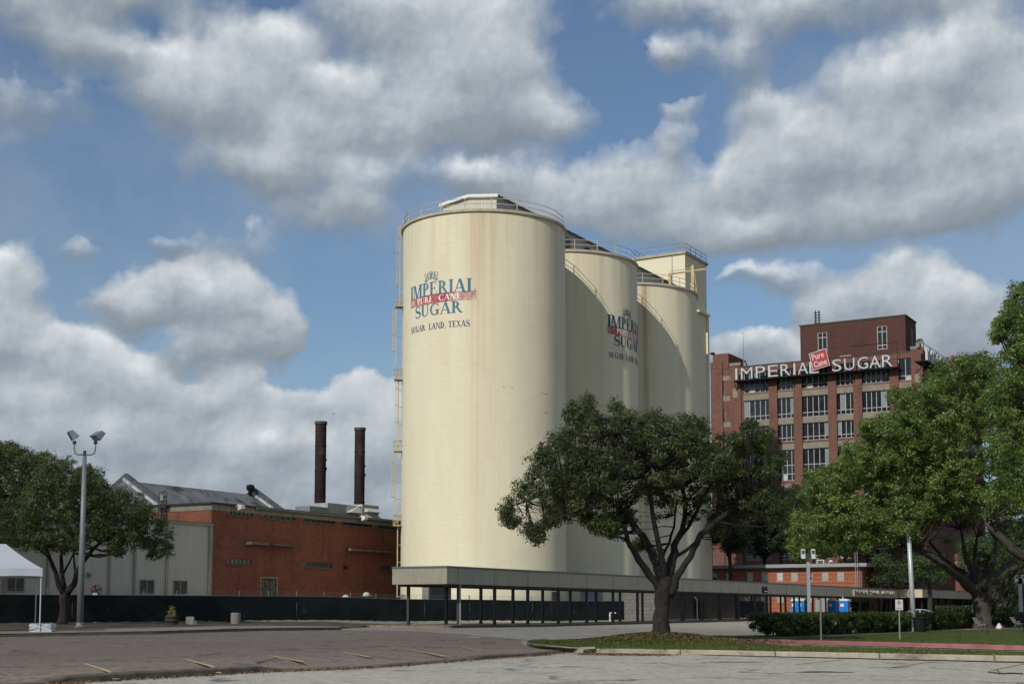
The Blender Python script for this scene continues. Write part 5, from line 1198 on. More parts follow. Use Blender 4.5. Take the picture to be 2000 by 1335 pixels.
    while k<Bq.x:
        mb.tube([(k,-.2,zsf-.18),(k,1.5,zsf-1.9)],.08,5); mb.tube([(k,.25,zsf),(k,.25,zsf+2.55)],.05,5); k+=5.2
    for zz in(zsf+.9,): mb.tube([(A.x+.3,.25,zz),(Bq.x-.1,.25,zz)],.04,5)
    mb.tube([(A.x+.3,.25,zsf+2.5),(Bq.x-.1,.25,zsf+2.5)],.04,5); mb.tube([(Bq.x-.2,.25,zsf),(Bq.x-.2,.25,zsf+4.2),(Bq.x-8,.25,zsf+4.2)],.06,5)
    mb.make('support_frame',m_black,s)
    ml2=M('white_enamel_letter',(.46,.475,.49),.5,.08,1.5,streak=.3,stain=(.22,.21,.2))
    hgt=SP(1450,718.5).z-SP(1450,740.5).z
    for c,p0,p1 in(('I',1437.5,1441.5),('M',1448.5,1471),('P',1477.5,1496),('E',1501.5,1521),('R',1526,1544.5),('I',1551,1555),('A',1559.5,1579.5),('L',1582.5,1600.5),('S',1627,1645),('U',1650.5,1670.5),('G',1676.5,1697),('A',1700,1721),('R',1724.5,1745)):
        a=SP(p0,730).x; b=SP(p1,730).x; tb=text_mb(c,hgt,b-a,.4,-.008); mb=MB(); addmb(mb,tb,Matrix.Translation((a,0,zsf+.12))); mb.make('letter',ml2,s)
    c=SP(1602,702.5); bs=(SP(1618,700).x-SP(1586,705).x)*1.0; hw=1.52
    R2=Matrix.Rotation(R_(-13),4,'Y')
    mb=MB(); mb.box(-hw,hw,-.45,-.15,-hw,hw); b_=MB(); addmb(b_,mb,Matrix.Translation((c.x,0,c.z))@R2); bd=b_.make('badge_board',M('red_enamel_board',(.36,.035,.03),.4,.12,1),s)
    mb=MB(); 
    for q in((-hw,hw,-hw,-hw+.1),(-hw,hw,hw-.1,hw),(-hw,-hw+.1,-hw+.1,hw-.1),(hw-.1,hw,-hw+.1,hw-.1)): mb.box(q[0],q[1],-.49,-.452,q[2],q[3])
    b_=MB(); addmb(b_,mb,Matrix.Translation((c.x,0,c.z))@R2); b_.make('border',ml2,bd)
    for w,zz,x_,ww in(('Pure',.15,-1.15,2.1),('Cane',-1.15,-1.15,2.3)):
        tb=text_mb(w,1.05,ww,.06,.02); mb=MB(); addmb(mb,tb,Matrix.Translation((c.x,-.455,c.z))@R2@Matrix.Translation((x_,0,zz))); mb.make('lettering',ml2,bd)
    # same sign along the side wall
    s2=thing('side_lettering_sign','white sign letters seen edge-on along the right side wall of the factory','lettered sign',tuple(fr.w(0,0,0)),-TH)
    px_=1.6; a=fr.onx(1806,710,px_).y; mb=MB(); mb.box(.0,1.95,a,a+30,zsf-.18,zsf); mb.make('shelf',m_black,s2)
    mb=MB(); 
    for k in range(7): y=a+.5+k*4.6; mb.tube([(1.35,y,zsf),(1.35,y,zsf+2.9)],.06,5); mb.tube([(1.8,y,zsf-.1),(0,y,zsf-1.9)],.08,5)
    for zz in(.9,2.9): mb.tube([(1.35,a+.4,zsf+zz),(1.35,a+29,zsf+zz)],.05,5)
    mb.make('support_frame',m_black,s2)
    y=a+.6; 
    for c_,w in zip('IMPERIAL',(.55,2.6,2.1,2.1,2.1,.55,2.4,2.)):
        tb=text_mb(c_,hgt,w,.35,-.008); mb=MB(); addmb(mb,tb,Matrix(((0,-1,0,px_+.0),(1,0,0,y),(0,0,1,zsf+.12),(0,0,0,1)))); mb.make('letter',ml2,s2); y+=w+.55
    mb=MB(); mb.box(px_-.05,px_+.35,y-.2,y+3.0,zsf+.3,zsf+3.9); mb.make('badge_board',bd.data.materials[0],s2)
    for k in range(5): mb=MB(); mb.box(-.2,.35,a+2+k*6,a+3.4+k*6,zt,zt+.8); mb.make('parapet_pier',ml,t)
factory()
def rearwing():
    P=at(1905,1160,243); fr=Fr((P.x,P.y,0)); g=H(P.x,P.y)-.3; zt=at(1905,1080,243).z; x0=-22
    t=thing('brick_rear_wing','dark brick wing with tall narrow windows behind the far walkway','brick building',(P.x,P.y,0),-TH)
    ho=[]; u=x0+1.2
    while u<-2: ho+= [(u,u+1.5,g+1.2,g+4.3),(u,u+1.5,g+6.0,g+9.)]; u+=3.1
    mb=MB(); wall_holes(mb,'y',0,x0,0,g,zt,ho,.3); mb.quad((0,0,g),(0,14,g),(0,14,zt),(0,0,zt)); mb.quad((x0,0,g),(x0,14,g),(x0,14,zt),(x0,0,zt)); mb.quad((x0,0,zt),(0,0,zt),(0,14,zt),(x0,14,zt)); mb.quad((x0,14,g),(0,14,g),(0,14,zt),(x0,14,zt))
    mb.make('wall',m_brickD,t)
    for h in ho: window(t,'y',0,*h,2,(.5,),m_winf,m_glass2,.15,.1,.1)
    mb=MB(); mb.box(x0-.1,.1,-.1,0,g+9.3,g+10.1); mb.make('string_course',m_conc,t)
rearwing()
# ------------------------------------------------------------------ trees
def leaves(name,C,rad,per,L,mat,parent,up=.35,out=.5,center=None,tvar=.22,flat=.75,seed=1):
    r=np.random.default_rng(seed); C=np.asarray(C,float); n=len(C); rad=np.broadcast_to(np.asarray(rad,float),(n,))
    cnt=np.maximum(6,(per*(rad/np.mean(rad))**2).astype(int)); idx=np.repeat(np.arange(n),cnt); N=len(idx)
    d=r.normal(size=(N,3)); d/=np.linalg.norm(d,axis=1,keepdims=True); rr=r.uniform(0,1,N)**.55
    # small sprays inside each clump
    p=C[idx]+d*(rad[idx]*rr)[:,None]*np.array([1,1,flat])
    p+=r.normal(0,.05,(N,3))
    ctr=C.mean(0) if center is None else np.asarray(center)
    o=d*.8+(p-ctr)/ (np.linalg.norm(p-ctr,axis=1,keepdims=True)+1e-6)*out+np.array([0,0,up])+r.normal(0,.55,(N,3)); o/=np.linalg.norm(o,axis=1,keepdims=True)
    a=r.normal(size=(N,3)); a-=o*(a*o).sum(1,keepdims=True); a/=np.linalg.norm(a,axis=1,keepdims=True); b=np.cross(o,a)
    ll=(L*(.55+1.1*r.uniform(0,1,N)**1.5))[:,None]; w=ll*.36
    v=np.stack([p-a*ll*.5,p+b*w*.5+o*ll*.06,p+a*ll*.5,p-b*w*.5+o*ll*.06],1).reshape(-1,3)
    ct=r.normal(.5,tvar*.8,n)[idx]+r.normal(0,tvar*1.15,N); 
    return poly_mesh(name,v,4,mat,np.clip(ct,0,1),parent)
def wob(rnd,p,s): return Vector((p[0]+rnd.uniform(-s,s),p[1]+rnd.uniform(-s,s),p[2]+rnd.uniform(-s,s)))
def tree(name,label,base,limbs,lobes,D,depth,matl,matb,L,dens,clump,per,cat='tree',group=None,seed=1,extra=None,loff=None,twigs=1.,ymid=None,zmin=None,jit=.12,kind=None,gap=-.12,shell=.35,maxtw=3.2,lift=None):
    """limbs: [(px,py,depth offset,radius),...]; lobes: [(px,py,r px[,depth offset])]"""
    rnd=random.Random(seed); t=thing(name,label,cat,tuple(base),0,group); B=Vector(base)
    mb=MB(); skel=[]
    for lb in limbs:
        pts=[at(x,y,D+dd)-B for x,y,dd,_ in lb]; rad=[q[3] for q in lb]
        if lb[0][1]>=base_px(base)-3: pts[0]=Vector((pts[0].x,pts[0].y,-.25))
        P=[];Rr=[]
        for i in range(len(pts)-1):
            n=max(2,int((pts[i+1]-pts[i]).length/.55))
            for k in range(n):
                u=k/n; q=pts[i].lerp(pts[i+1],u); rr=rad[i]*(1-u)+rad[i+1]*u
                if not(i==0 and k==0): q=wob(rnd,q,min(rr*.35,.07)); rr*=rnd.uniform(.93,1.1)
                P.append(q);Rr.append(rr)
        P.append(pts[-1]);Rr.append(rad[-1]); mb.tube(P,Rr,10,True); skel+=[(p,r) for p,r in zip(P,Rr)]
    sk=np.array([tuple(p) for p,_ in skel]); sr=np.array([r for _,r in skel])
    # lobes -> 3-D crown
    cx=[l[0] for l in lobes]; x0,x1=min(cx),max(cx); C=[];RR=[]
    for l in lobes:
        px,py,rp=l[:3]; r=rp/F*D; u=(px-(x0+x1)/2)/((x1-x0)/2+1e-6); lim=depth*math.sqrt(max(.05,1-.85*u*u))
        offs=[l[3]] if len(l)>3 else ([0] if lim<r*.8 else [lim*k for k in np.linspace(-1,1,max(2,int(lim*2/(r*1.35))+1))])
        for o_ in offs:
            o_=o_+rnd.uniform(-.2,.2)*r; sc=1 if o_<=0 else 1-.12*o_/max(depth,1)
            if lift and o_<.4 and len(l)==3 and lift[0]<px<lift[1] and py>lift[2]: continue
            sc_=(D+o_)/D; c=at(px+rnd.uniform(-.1,.1)*rp,py+(rnd.uniform(-.15,.15)*rp)-abs(o_)/max(depth,1)*rp*.3,D+o_)-B; n=max(3,int(dens*r*r))
            for _ in range(n):
                d=Vector((rnd.gauss(0,1),rnd.gauss(0,1),rnd.gauss(0,1))).normalized(); q=rnd.uniform(shell,1.0) if rnd.random()<.8 else rnd.uniform(1.,1.28)
                p=c+Vector((d.x*r,d.y*r,d.z*r*.85))*q*sc
                if mnoise.noise(Vector((p.x,p.y,p.z))*(.55/clump*.6)+Vector((seed*7.,0,0)))<gap: continue
                C.append(tuple(p)); RR.append(clump*rnd.choice((.55,.8,1.,1.3))*rnd.uniform(.85,1.15))
    C=np.array(C); RR=np.array(RR)
    # twigs: each clump hangs on a branch that leaves the nearest limb
    m=len(C); order=rnd.sample(range(m),int(m*min(1,.55*twigs)))
    C2=C[order]
    nb=[]
    for c in C2:
        dd=((sk-c)**2).sum(1); w=dd+((sk[:,2]>c[2]+.3)*6); j=int(w.argmin()); a=Vector(sk[j]); q=Vector(c); L_=(q-a).length
        if L_>maxtw: continue
        mid=a.lerp(q,.5)+Vector((rnd.uniform(-.1,.1)*L_,rnd.uniform(-.1,.1)*L_,-.06*L_)); r0=min(sr[j]*.5,.02+.012*L_)
        mb.tube([a,wob(rnd,a.lerp(mid,.6),.05*L_),mid,wob(rnd,mid.lerp(q,.55),.05*L_),q],[r0,r0*.8,r0*.62,r0*.4,.008],4,False)
    tr=mb.make('trunk',matb,t,True)
    cr=leaves('crown',C,RR,per,L,matl,t,seed=seed)
    return t
def base_px(b):
    r=Vector(b)-Vector((0,0,CAMZ)); c,s=math.cos(PIT),math.sin(PIT); f=r.y*c+r.z*s; u=-r.y*s+r.z*c; return PY-F*u/f
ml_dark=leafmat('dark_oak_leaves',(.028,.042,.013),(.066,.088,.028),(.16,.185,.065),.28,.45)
ml_lit=leafmat('sunlit_oak_leaves',(.04,.066,.015),(.092,.138,.030),(.21,.265,.075),.34,.42)  # brighter copy of the oak leaves, sunlight put into the tone
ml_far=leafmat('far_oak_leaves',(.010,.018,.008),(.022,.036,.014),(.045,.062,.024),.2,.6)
ml_bush=leafmat('bush_leaves',(.018,.035,.012),(.04,.07,.022),(.08,.12,.04),.25,.5)
def c3(s,l,ox=950,oy=760,k=2.567): return [(ox+x/k,oy+y/k,dd,r) for x,y,dd,r in l]
tb=TREE_BASE; TB=Vector((tb.x,60,.56))
limbs=[[(1291,1238,0,.47),(1291,1225,0,.36),(1291,1190,0,.315),(1293,1160,0,.325),(1296,1140,0,.40),(1297,1122,0,.30)],
 c3(1,[(880,1000,0,.26),(838,960,-.2,.17),(800,905,-.5,.15),(760,860,-.8,.14),(735,800,-1.1,.12),(712,765,-1.4,.11),(690,690,-1.8,.09),(600,640,-2.3,.07),(500,600,-2.6,.04)]),
 c3(1,[(885,960,0,.27),(862,900,.1,.25),(840,840,.2,.2),(812,775,.3,.17),(755,700,.5,.15),(690,610,.6,.12),(600,545,.9,.1),(480,500,1.2,.08),(350,500,1.3,.06),(200,560,1.4,.04),(110,590,1.4,.02)]),
 c3(1,[(890,950,0,.2),(885,880,-.4,.13),(870,790,-.9,.11),(845,700,-1.2,.11),(825,560,-1.6,.09),(790,430,-1.8,.07),(700,300,-2.2,.05),(640,150,-2.4,.025)]),
 c3(1,[(905,950,0,.24),(935,860,.4,.19),(945,780,.7,.15),(985,700,1.1,.12),(1000,560,1.6,.1),(960,420,2.2,.08),(920,280,2.4,.05),(880,180,2.5,.03)]),
 c3(1,[(890,900,.2,.12),(882,840,.9,.07),(915,770,1.5,.06),(940,690,2.,.05),(955,560,2.4,.04)]),
 c3(1,[(920,1020,0,.24),(935,985,-.1,.18),(975,905,-.4,.15),(1020,835,-.6,.14),(1040,800,-.7,.15),(1075,735,-.9,.13),(1150,660,-1.2,.11),(1240,590,-1.6,.09),(1340,560,-1.9,.06),(1450,560,-2.1,.035)]),
 c3(1,[(960,830,.5,.09),(1000,805,.8,.075),(1040,775,1.2,.07),(1060,745,1.4,.05),(1200,600,2.2,.045),(1330,480,2.5,.03)]),
 c3(1,[(955,760,.7,.1),(1010,690,1.5,.08),(1080,560,2.4,.07),(1150,430,2.8,.05),(1210,330,3,.03)]),
 c3(1,[(500,600,-2.6,.05),(430,620,-2.8,.04),(340,650,-3,.03),(300,690,-3,.02)])]
lobes=[(1140,800,26),(1116,814,16),(1205,801,17),(1222,818,12),(1268,826,22),(1300,832,18),(1345,840,26),(1372,842,18),(1150,850,40),(1108,868,30),(1078,885,24),(1200,860,42),(1255,868,45),(1310,872,42),(1360,872,38),(1404,880,36),
 (1060,905,26),(1040,935,24),(1018,955,20),(996,985,20),(985,1000,16),(1000,1020,15),(1040,1035,20),(1048,1048,12),(1075,1020,22),(1100,1000,26),(1070,970,36),(1110,935,44),(1160,915,50),(1215,920,52),(1270,925,52),(1330,925,52),(1390,925,48),(1435,930,40),(1470,945,34),(1505,965,30),(1540,975,26),(1562,985,18),
 (1130,980,38),(1180,970,42),(1238,975,46),(1300,980,46),(1370,975,46),(1430,985,40),(1480,1000,34),(1520,1010,26),(1150,1020,20),(1170,1028,16),(1190,1035,12),(1225,1015,26),(1400,1025,28),(1450,1030,28),(1250,1062,7),(1300,1010,20,2.5),(1345,1015,22,2.5),
 (1465,832,13),(1478,858,14),(1500,850,10),(1452,880,18),(1490,885,16),(1520,900,16),(1440,862,10),(1430,905,20),(1500,930,18)]
tree('live_oak','dark spreading live oak with forking limbs, on the leafy mound before the silos',TB,limbs,lobes,60,3.6,ml_dark,m_barkd,.135,19,.27,46,group=None,seed=3,lift=(1195,1470,955))
# airy sprigs at the top right of that oak
# left trees
def lz(X,Y,k=.05): return H(X,Y)+k
q=at(125,1217,100); B=Vector((q.x,100,at(125,1217,100).z))
k=3.337
def c4(l): return [(x/k,840+y/k,dd,r) for x,y,dd,r in l]
limbs=[c4([(405,1260,0,0.384),(410,1200,0,0.310),(415,1110,0,0.310),(430,1055,0,0.260)]),
 c4([(415,1080,0,0.211),(385,1010,-.3,0.174),(365,930,-.7,0.149),(330,850,-1.2,0.136),(300,760,-1.6,0.112),(220,700,-2.2,0.074),(140,640,-2.6,0.037)]),c4([(330,830,-1.2,0.087),(290,800,-1.6,0.074),(240,770,-2.2,0.043)]),
 c4([(425,1060,0,0.205),(408,980,.4,0.161),(402,880,.8,0.149),(400,780,1.2,0.124),(380,640,1.6,0.093),(340,460,2,0.043)]),
 c4([(415,930,.8,0.081),(450,860,1.4,0.068),(480,800,1.8,0.056),(500,680,2,0.031)]),
 c4([(440,1060,0,0.248),(480,1010,-.3,0.205),(500,930,-.6,0.167),(540,860,-.9,0.149),(610,770,-1.3,0.124),(720,680,-1.8,0.093),(850,640,-2.2,0.062),(1000,680,-2.6,0.031)]),
 c4([(495,940,-.6,0.112),(485,860,-.2,0.081),(480,780,.3,0.074),(500,640,.8,0.062),(560,440,1.4,0.031)])]
lobes=[(10,905,40),(-30,900,45),(60,900,40),(100,925,42),(140,955,48),(90,965,55),(30,960,60),(-30,970,60),(190,965,42),(60,1010,50),(0,1020,50),(120,1010,52),(180,1010,48),(230,1005,42),(270,1010,34),(300,1030,32),(320,1045,24),(325,1070,16),(305,1085,13),(255,1045,36),(200,1045,34),(60,1055,26),(110,1060,24),(150,1055,26),(230,985,26),(165,930,26),(228,1075,8),(85,1062,16),(290,1062,20),(20,1050,20)]
lobesA=[l for l in lobes if l[0]>60 or l[1]>990]
tree('oak_tree','dark round-crowned oak behind the tall twin floodlight pole at the left',B,limbs,lobesA,100,5.,ml_dark,m_barkd,.185,9.5,.40,52,seed=5,group='oaks along the left fence')
q=at(-45,1214,118); B2=Vector((q.x,118,lz(q.x,118)))
limbs=[[(-45,1216,0,.5),(-45,1150,0,.4),(-40,1090,0,.36)],[(-40,1100,0,.3),(0,1030,-1,.2),(40,960,-2,.1),(60,900,-2,.05)],[(-40,1100,0,.3),(-80,1020,1,.2),(-100,940,1,.08)],[(-40,1095,0,.25),(-30,980,.5,.15),(-20,900,1,.06)]]
lobes=[(5,885,22),(28,880,16),(-20,880,30),(-70,900,45),(55,905,30),(85,915,24),(110,925,18),(20,920,40),(-30,940,55),(60,960,50),(-80,980,60),(0,990,60),(100,970,30),(-110,930,50),(50,1020,36),(-20,1050,45),(-90,1050,50)]
tree('oak_tree','oak at the far left edge rising above the white tent',B2,limbs,lobes,118,6,ml_dark,m_barkd,.2,8,.44,56,seed=6,group='oaks along the left fence')
# big right oak
B3=at(1918,1226,108); B3.z=.2
k=7.417
def c6(l): return [(1760+x/k,1090+y/k,dd,r*.92) for x,y,dd,r in l]
limbs=[c6([(1190,1000,0,1.0),(1190,930,0,.72),(1190,800,0,.66),(1180,650,0,.68),(1160,560,0,.7),(1150,480,0,.55)]),
 c6([(1130,520,0,.42),(1030,450,-.5,.4),(930,350,-1.2,.36),(820,250,-2,.32),(720,170,-2.8,.28),(600,90,-3.6,.24),(480,10,-4.5,.2),(300,-90,-6,.14),(100,-180,-7,.08)]),
 c6([(1060,480,0,.35),(1000,330,.6,.28),(880,200,1.4,.24),(760,120,2,.22),(640,30,3,.2),(560,-60,4,.15),(400,-250,5,.08)]),
 c6([(1130,420,.2,.4),(1070,280,.5,.33),(1010,140,.8,.26),(950,0,1,.22),(900,-200,1.5,.15),(860,-420,2,.08)]),
 c6([(1150,420,.8,.3),(1110,260,1.4,.24),(1080,100,2,.2),(1070,-60,2.6,.16),(1100,-300,3,.09)]),
 c6([(1180,450,-.2,.38),(1210,330,-.6,.3),(1250,200,-1,.26),(1310,80,-1.6,.24),(1340,-60,-2,.18),(1380,-250,-3,.1)]),
 c6([(1200,480,.4,.33),(1260,350,1,.26),(1370,230,1.8,.24),(1500,130,2.6,.22),(1620,50,3.4,.16),(1750,-60,4,.1)]),
 c6([(1240,640,-.2,.36),(1340,600,-.6,.36),(1420,500,-1.,.34),(1470,380,-1.4,.32),(1560,260,-2,.3),(1660,150,-2.6,.24),(1800,20,-3.4,.16),(2000,-100,-4,.08)])]
lobes=[(1880,725,34),(1915,720,30),(1850,745,36),(1810,770,34),(1775,785,26),(1750,775,10),(1900,770,50),(1950,760,50),(1830,805,46),(1780,830,42),(1735,840,32),(1705,850,18),(1695,832,9),(1880,830,60),(1940,840,60),(2000,820,60),(1760,875,46),(1715,885,34),(1670,905,28),(1820,880,56),(1640,925,24),(1605,935,22),(1590,950,20),
 (1690,930,44),(1750,930,52),(1630,960,38),(1585,985,34),(1565,1010,26),(1558,1040,22),(1555,1065,16),(1560,1082,10),(1575,1075,18),(1600,1030,36),(1600,1062,20),(1650,1000,46),(1645,1040,32),(1690,1015,40),(1700,1040,26),(1740,1000,46),(1760,1035,24),(1800,960,56),(1810,1010,36),(1860,930,60),(1870,990,44),(1925,920,60),(1935,985,44),(1990,910,60),(2000,980,40),(1610,1075,14),(1650,1072,12),(1690,1068,9),(1730,1050,14),(1660,880,14),(1780,1050,10),(1780,1040,18,-13.5),(1765,1020,24,-13.5),(1795,1015,24,-13.),(1775,990,30,-13),(1740,1030,20,-12),(1990,1040,24,4),(1960,1060,22,7),(1900,1030,24,6),(1850,1060,20,8)]
tree('live_oak','huge sunlit green live oak with massive forked trunk beside the bench',B3,limbs,lobes,104,9.5,ml_lit,m_bark,.2,8.8,.44,62,seed=8,lift=(1790,2010,1000),maxtw=3.6)
# near tree whose crown enters at the upper right
q=at(2140,1193,84); B4=Vector((q.x,84,.2))
limbs=[[(2140,1236,0,.75),(2140,1180,0,.6),(2130,1120,0,.58)],[(2130,1140,0,.42),(2060,1112,-.5,.34),(2010,1092,-1,.3),(1975,1068,-1.4,.26),(1950,1045,-1.6,.2),(1925,1020,-1.8,.1)],[(2130,1130,0,.45),(2080,1000,0,.35),(2020,850,0,.22),(1985,700,0,.1)],[(2135,1120,0,.4),(2150,900,1,.25),(2100,700,1,.12)],[(2135,1130,0,.4),(2220,1000,0,.25),(2300,850,0,.1)]]
lobes=[(2000,575,28),(1985,600,26),(1970,620,14),(1955,632,9),(2005,635,36),(1975,660,24),(1950,655,9),(2010,690,44),(1975,700,22),(2020,750,50),(1990,760,34),(2030,820,60),(1990,830,34),(2040,890,60),(1990,900,40),(1985,740,30),(1970,800,34),(1960,860,34),(1965,920,34),(1945,770,18),(1975,690,26),(2000,800,40,2),(1980,730,30,2),(1965,830,30,2),(2040,560,36),(2080,600,60),(2100,700,80),(2110,820,90),(2120,940,90),(2200,760,90),(2240,880,90),(2020,960,40),(1985,965,30),(2060,1020,50),(2160,1040,60),(2260,980,70),(1945,970,26),(1950,1015,26,-1.5),(1985,1030,26,-1),(1925,1000,22,-2),(1990,1005,30,1)]
tree('live_oak','bright green live oak at the right edge, with one low bare limb',B4,limbs,lobes,84,6,ml_lit,m_bark,.175,8.6,.40,60,seed=9,twigs=.5)
# trees further back
def simple_tree(name,label,px,Y,zt_py,wpx,py_lo,mat,group,seed,L=.34,dens=3.2,bark=m_barkd,per=55,cl=.8):
    q=at(px,1193,Y); B=Vector((q.x,Y,H(q.x,Y))); rnd=random.Random(seed); lob=[]; h=py_lo-zt_py; cy=(py_lo+zt_py)/2
    for k in range(int(wpx*h/900)+6):
        a=rnd.uniform(0,6.28); u=rnd.uniform(.1,1)**.6; lob.append((px+math.cos(a)*u*wpx/2*.85,cy+math.sin(a)*u*h/2*.85,max(9,min(wpx,h)*rnd.uniform(.14,.24))))
    by=base_px(B); limbs=[[(px,by+1,0,.4),(px+2,(by+py_lo)/2,0,.3),(px,py_lo-h*.15,0,.24)]]
    for k in range(6):
        a=rnd.uniform(-1,1); limbs.append([(px,py_lo+rnd.uniform(-2,h*.1),0,.2),(px+a*wpx*.2,py_lo-h*.25,rnd.uniform(-2,2),.13),(px+a*wpx*.4,cy-h*rnd.uniform(-.1,.3),rnd.uniform(-3,3),.05)])
    return tree(name,label,B,limbs,lob,Y,wpx/2/F*Y*.8,mat,bark,L,dens,cl,per,group=group,seed=seed,twigs=.5,gap=-1)
g_='dark trees in front of the brick factory'
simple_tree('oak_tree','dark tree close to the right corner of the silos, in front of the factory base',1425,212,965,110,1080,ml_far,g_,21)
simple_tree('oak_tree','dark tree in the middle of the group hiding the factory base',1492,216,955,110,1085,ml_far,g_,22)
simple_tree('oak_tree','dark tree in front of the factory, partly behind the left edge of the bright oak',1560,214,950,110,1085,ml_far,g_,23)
simple_tree('small_tree','low bushy green tree right of the brick office',1728,208,1088,84,1150,ml_bush,None,24,.28,4.5)
simple_tree('oak_tree','green tree seen under the big oak, left of its trunk and above the walkway roof',1815,190,1070,120,1140,ml_bush,'trees behind the big oak',25,.28,3.5)
simple_tree('oak_tree','green tree behind the forked limbs of the big oak',1925,200,1040,120,1140,ml_bush,'trees behind the big oak',26,.28,3.5)
simple_tree('oak_tree','green tree behind the right edge of the walkway, near the small light pole',1995,190,1050,110,1150,ml_bush,'trees behind the big oak',27,.28,3.5)
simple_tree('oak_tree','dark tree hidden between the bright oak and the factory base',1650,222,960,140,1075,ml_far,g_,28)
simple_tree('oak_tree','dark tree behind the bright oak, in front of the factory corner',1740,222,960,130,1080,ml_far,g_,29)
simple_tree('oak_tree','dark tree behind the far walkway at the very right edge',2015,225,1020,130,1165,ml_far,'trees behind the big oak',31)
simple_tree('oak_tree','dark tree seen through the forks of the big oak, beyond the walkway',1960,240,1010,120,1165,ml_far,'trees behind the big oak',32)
# ------------------------------------------------------------------ hedges
ml_hedge=leafmat('hedge_leaves',(.014,.028,.008),(.035,.062,.014),(.10,.14,.035),.25,.35)
def hedge(name,label,a,b,w,z0,z1,seed,group=None,mat=None,n=130,taper=.25,L=.11,cat='hedge'):
    """from ground point a to b (world xy), width w"""
    rnd=random.Random(seed); A=Vector((a[0],a[1],0)); Bv=Vector((b[0],b[1],0)); d=(Bv-A).normalized(); nr=Vector((-d.y,d.x,0)); Ln=(Bv-A).length
    t=thing(name,label,cat,(A.x,A.y,z0),0,group); h=z1-z0; C=[];Rr=[]
    m=int(Ln*(h*2+w)*10)
    for _ in range(m):
        s=rnd.random()*Ln; f=rnd.random(); u=rnd.random()
        bul=.10*math.sin(s*1.7+seed)+.06*math.sin(s*3.9)
        wl=lambda z:(w/2+bul)*(1-taper*(1-min(1,z/h/.6))**1.5)
        if f<.12: z=h*(.18+.75*u); o=rnd.uniform(-.7,.7)*wl(z)
        elif f<.40: z=h*(.06+.9*u); o=-wl(z)
        elif f<.55: z=h*(.1+.88*u); o=wl(z)
        elif f<.86: z=h-.12+.04*math.sin(s*2.3); o=rnd.uniform(-1,1)*wl(z)
        else: z=h*(.1+.85*u); o=rnd.uniform(-1,1)*wl(z); s=rnd.choice((rnd.uniform(0,.15),Ln-rnd.uniform(0,.15)))
        if z<h*.2 and rnd.random()<.3: continue
        s+=taper*.9*(1-min(1,z/h/.7))*(1 if s<Ln*.02+.3 else 0)
        C.append((d.x*s+nr.x*o,d.y*s+nr.y*o,z)); Rr.append(rnd.uniform(.14,.26))
    leaves('foliage',C,Rr,n,L,mat or ml_hedge,t,up=.5,out=.2,tvar=.24,seed=seed)
    mb=MB(); s=.3
    while s<Ln-.2:
        for _ in range(2):
            o=rnd.uniform(-.5,.5)*w*.6; p=Vector((d.x*s+nr.x*o,d.y*s+nr.y*o,-.05)); q=p+Vector((rnd.uniform(-.3,.3),rnd.uniform(-.3,.3),h*.8)); mb.tube([p,p.lerp(q,.4)+Vector((rnd.uniform(-.1,.1),0,0)),q],[.025,.02,.01],5)
        s+=.28
    mb.make('stems',m_barkd,t)
    # inner twiggy mass, kept clear of the ground
    return t
ga=gp(1484,1243,.2); nr=Vector((-.5,.86,0))
c0=Vector((ga.x+.55,ga.y+.75,0)); zt=1.36
e1=Vector((at(1705,1200,88).x+.3,88,0)); e2=Vector((at(1902,1200,109).x-.5,109,0)); 
hedge('hedge','near end of the trimmed green hedge, left of the sign showing its back',c0,(e1.x-.25,e1.y-.4),1.7,.2,zt,1,'trimmed hedge along the lawn',n=150)
hedge('hedge','middle stretch of the trimmed hedge behind the grey pole and black trash bin',(e1.x+.25,e1.y+.3),e2,1.6,.2,zt,2,'trimmed hedge along the lawn',n=120)
hedge('hedge','far stretch of the trimmed hedge right of the big oak trunk',(at(1942,1200,110).x,110),(at(2080,1200,116).x+3,118),1.6,.2,zt,3,'trimmed hedge along the lawn',n=110)
hedge('hedge','square clipped light green hedge block behind the walkway columns',(at(1684,1190,200).x,200),(at(1702,1190,200).x,200.5),1.6,.6,at(1690,1176,200).z,4,None,ml_lit,90,.0,.2)
hedge('shrub','narrow dark shrub between the toilets and the square hedge block',(at(1664,1190,198).x,198),(at(1672,1190,198).x,198.4),1.3,.6,at(1668,1176,198).z,5,None,ml_far,90,.1,.2,'shrub')
hedge('shrub','low wide dark green shrubs in front of the rear brick wing',(at(1812,1190,215).x,215),(at(1895,1190,215).x,215.5),2.4,.6,at(1850,1183,215).z,6,None,ml_bush,70,.2,.24,'shrub')
hedge('shrub','low dark shrub right of the trunk under the far walkway',(at(1940,1190,205).x,205),(at(1992,1190,205).x,205.5),2.,.6,at(1960,1186,205).z,7,None,ml_bush,70,.2,.24,'shrub')
# white hose bundle / bag by the trunk
P=at(1951,1225,104); mb=MB(); mb.lathe([(.0,.0),(.2,.02),(.23,.13),(.13,.27),(.07,.4),(0,.46)],10); 
rnd=random.Random(2); mb.v=[(x+rnd.uniform(-.05,.05),y*.7+rnd.uniform(-.05,.05),z) for x,y,z in mb.v]
o=mb.make('plastic_bag',m_white,None,True,loc=(P.x,104,.2)); tag(o,'small white crumpled bag lying right of the big oak trunk','bag')

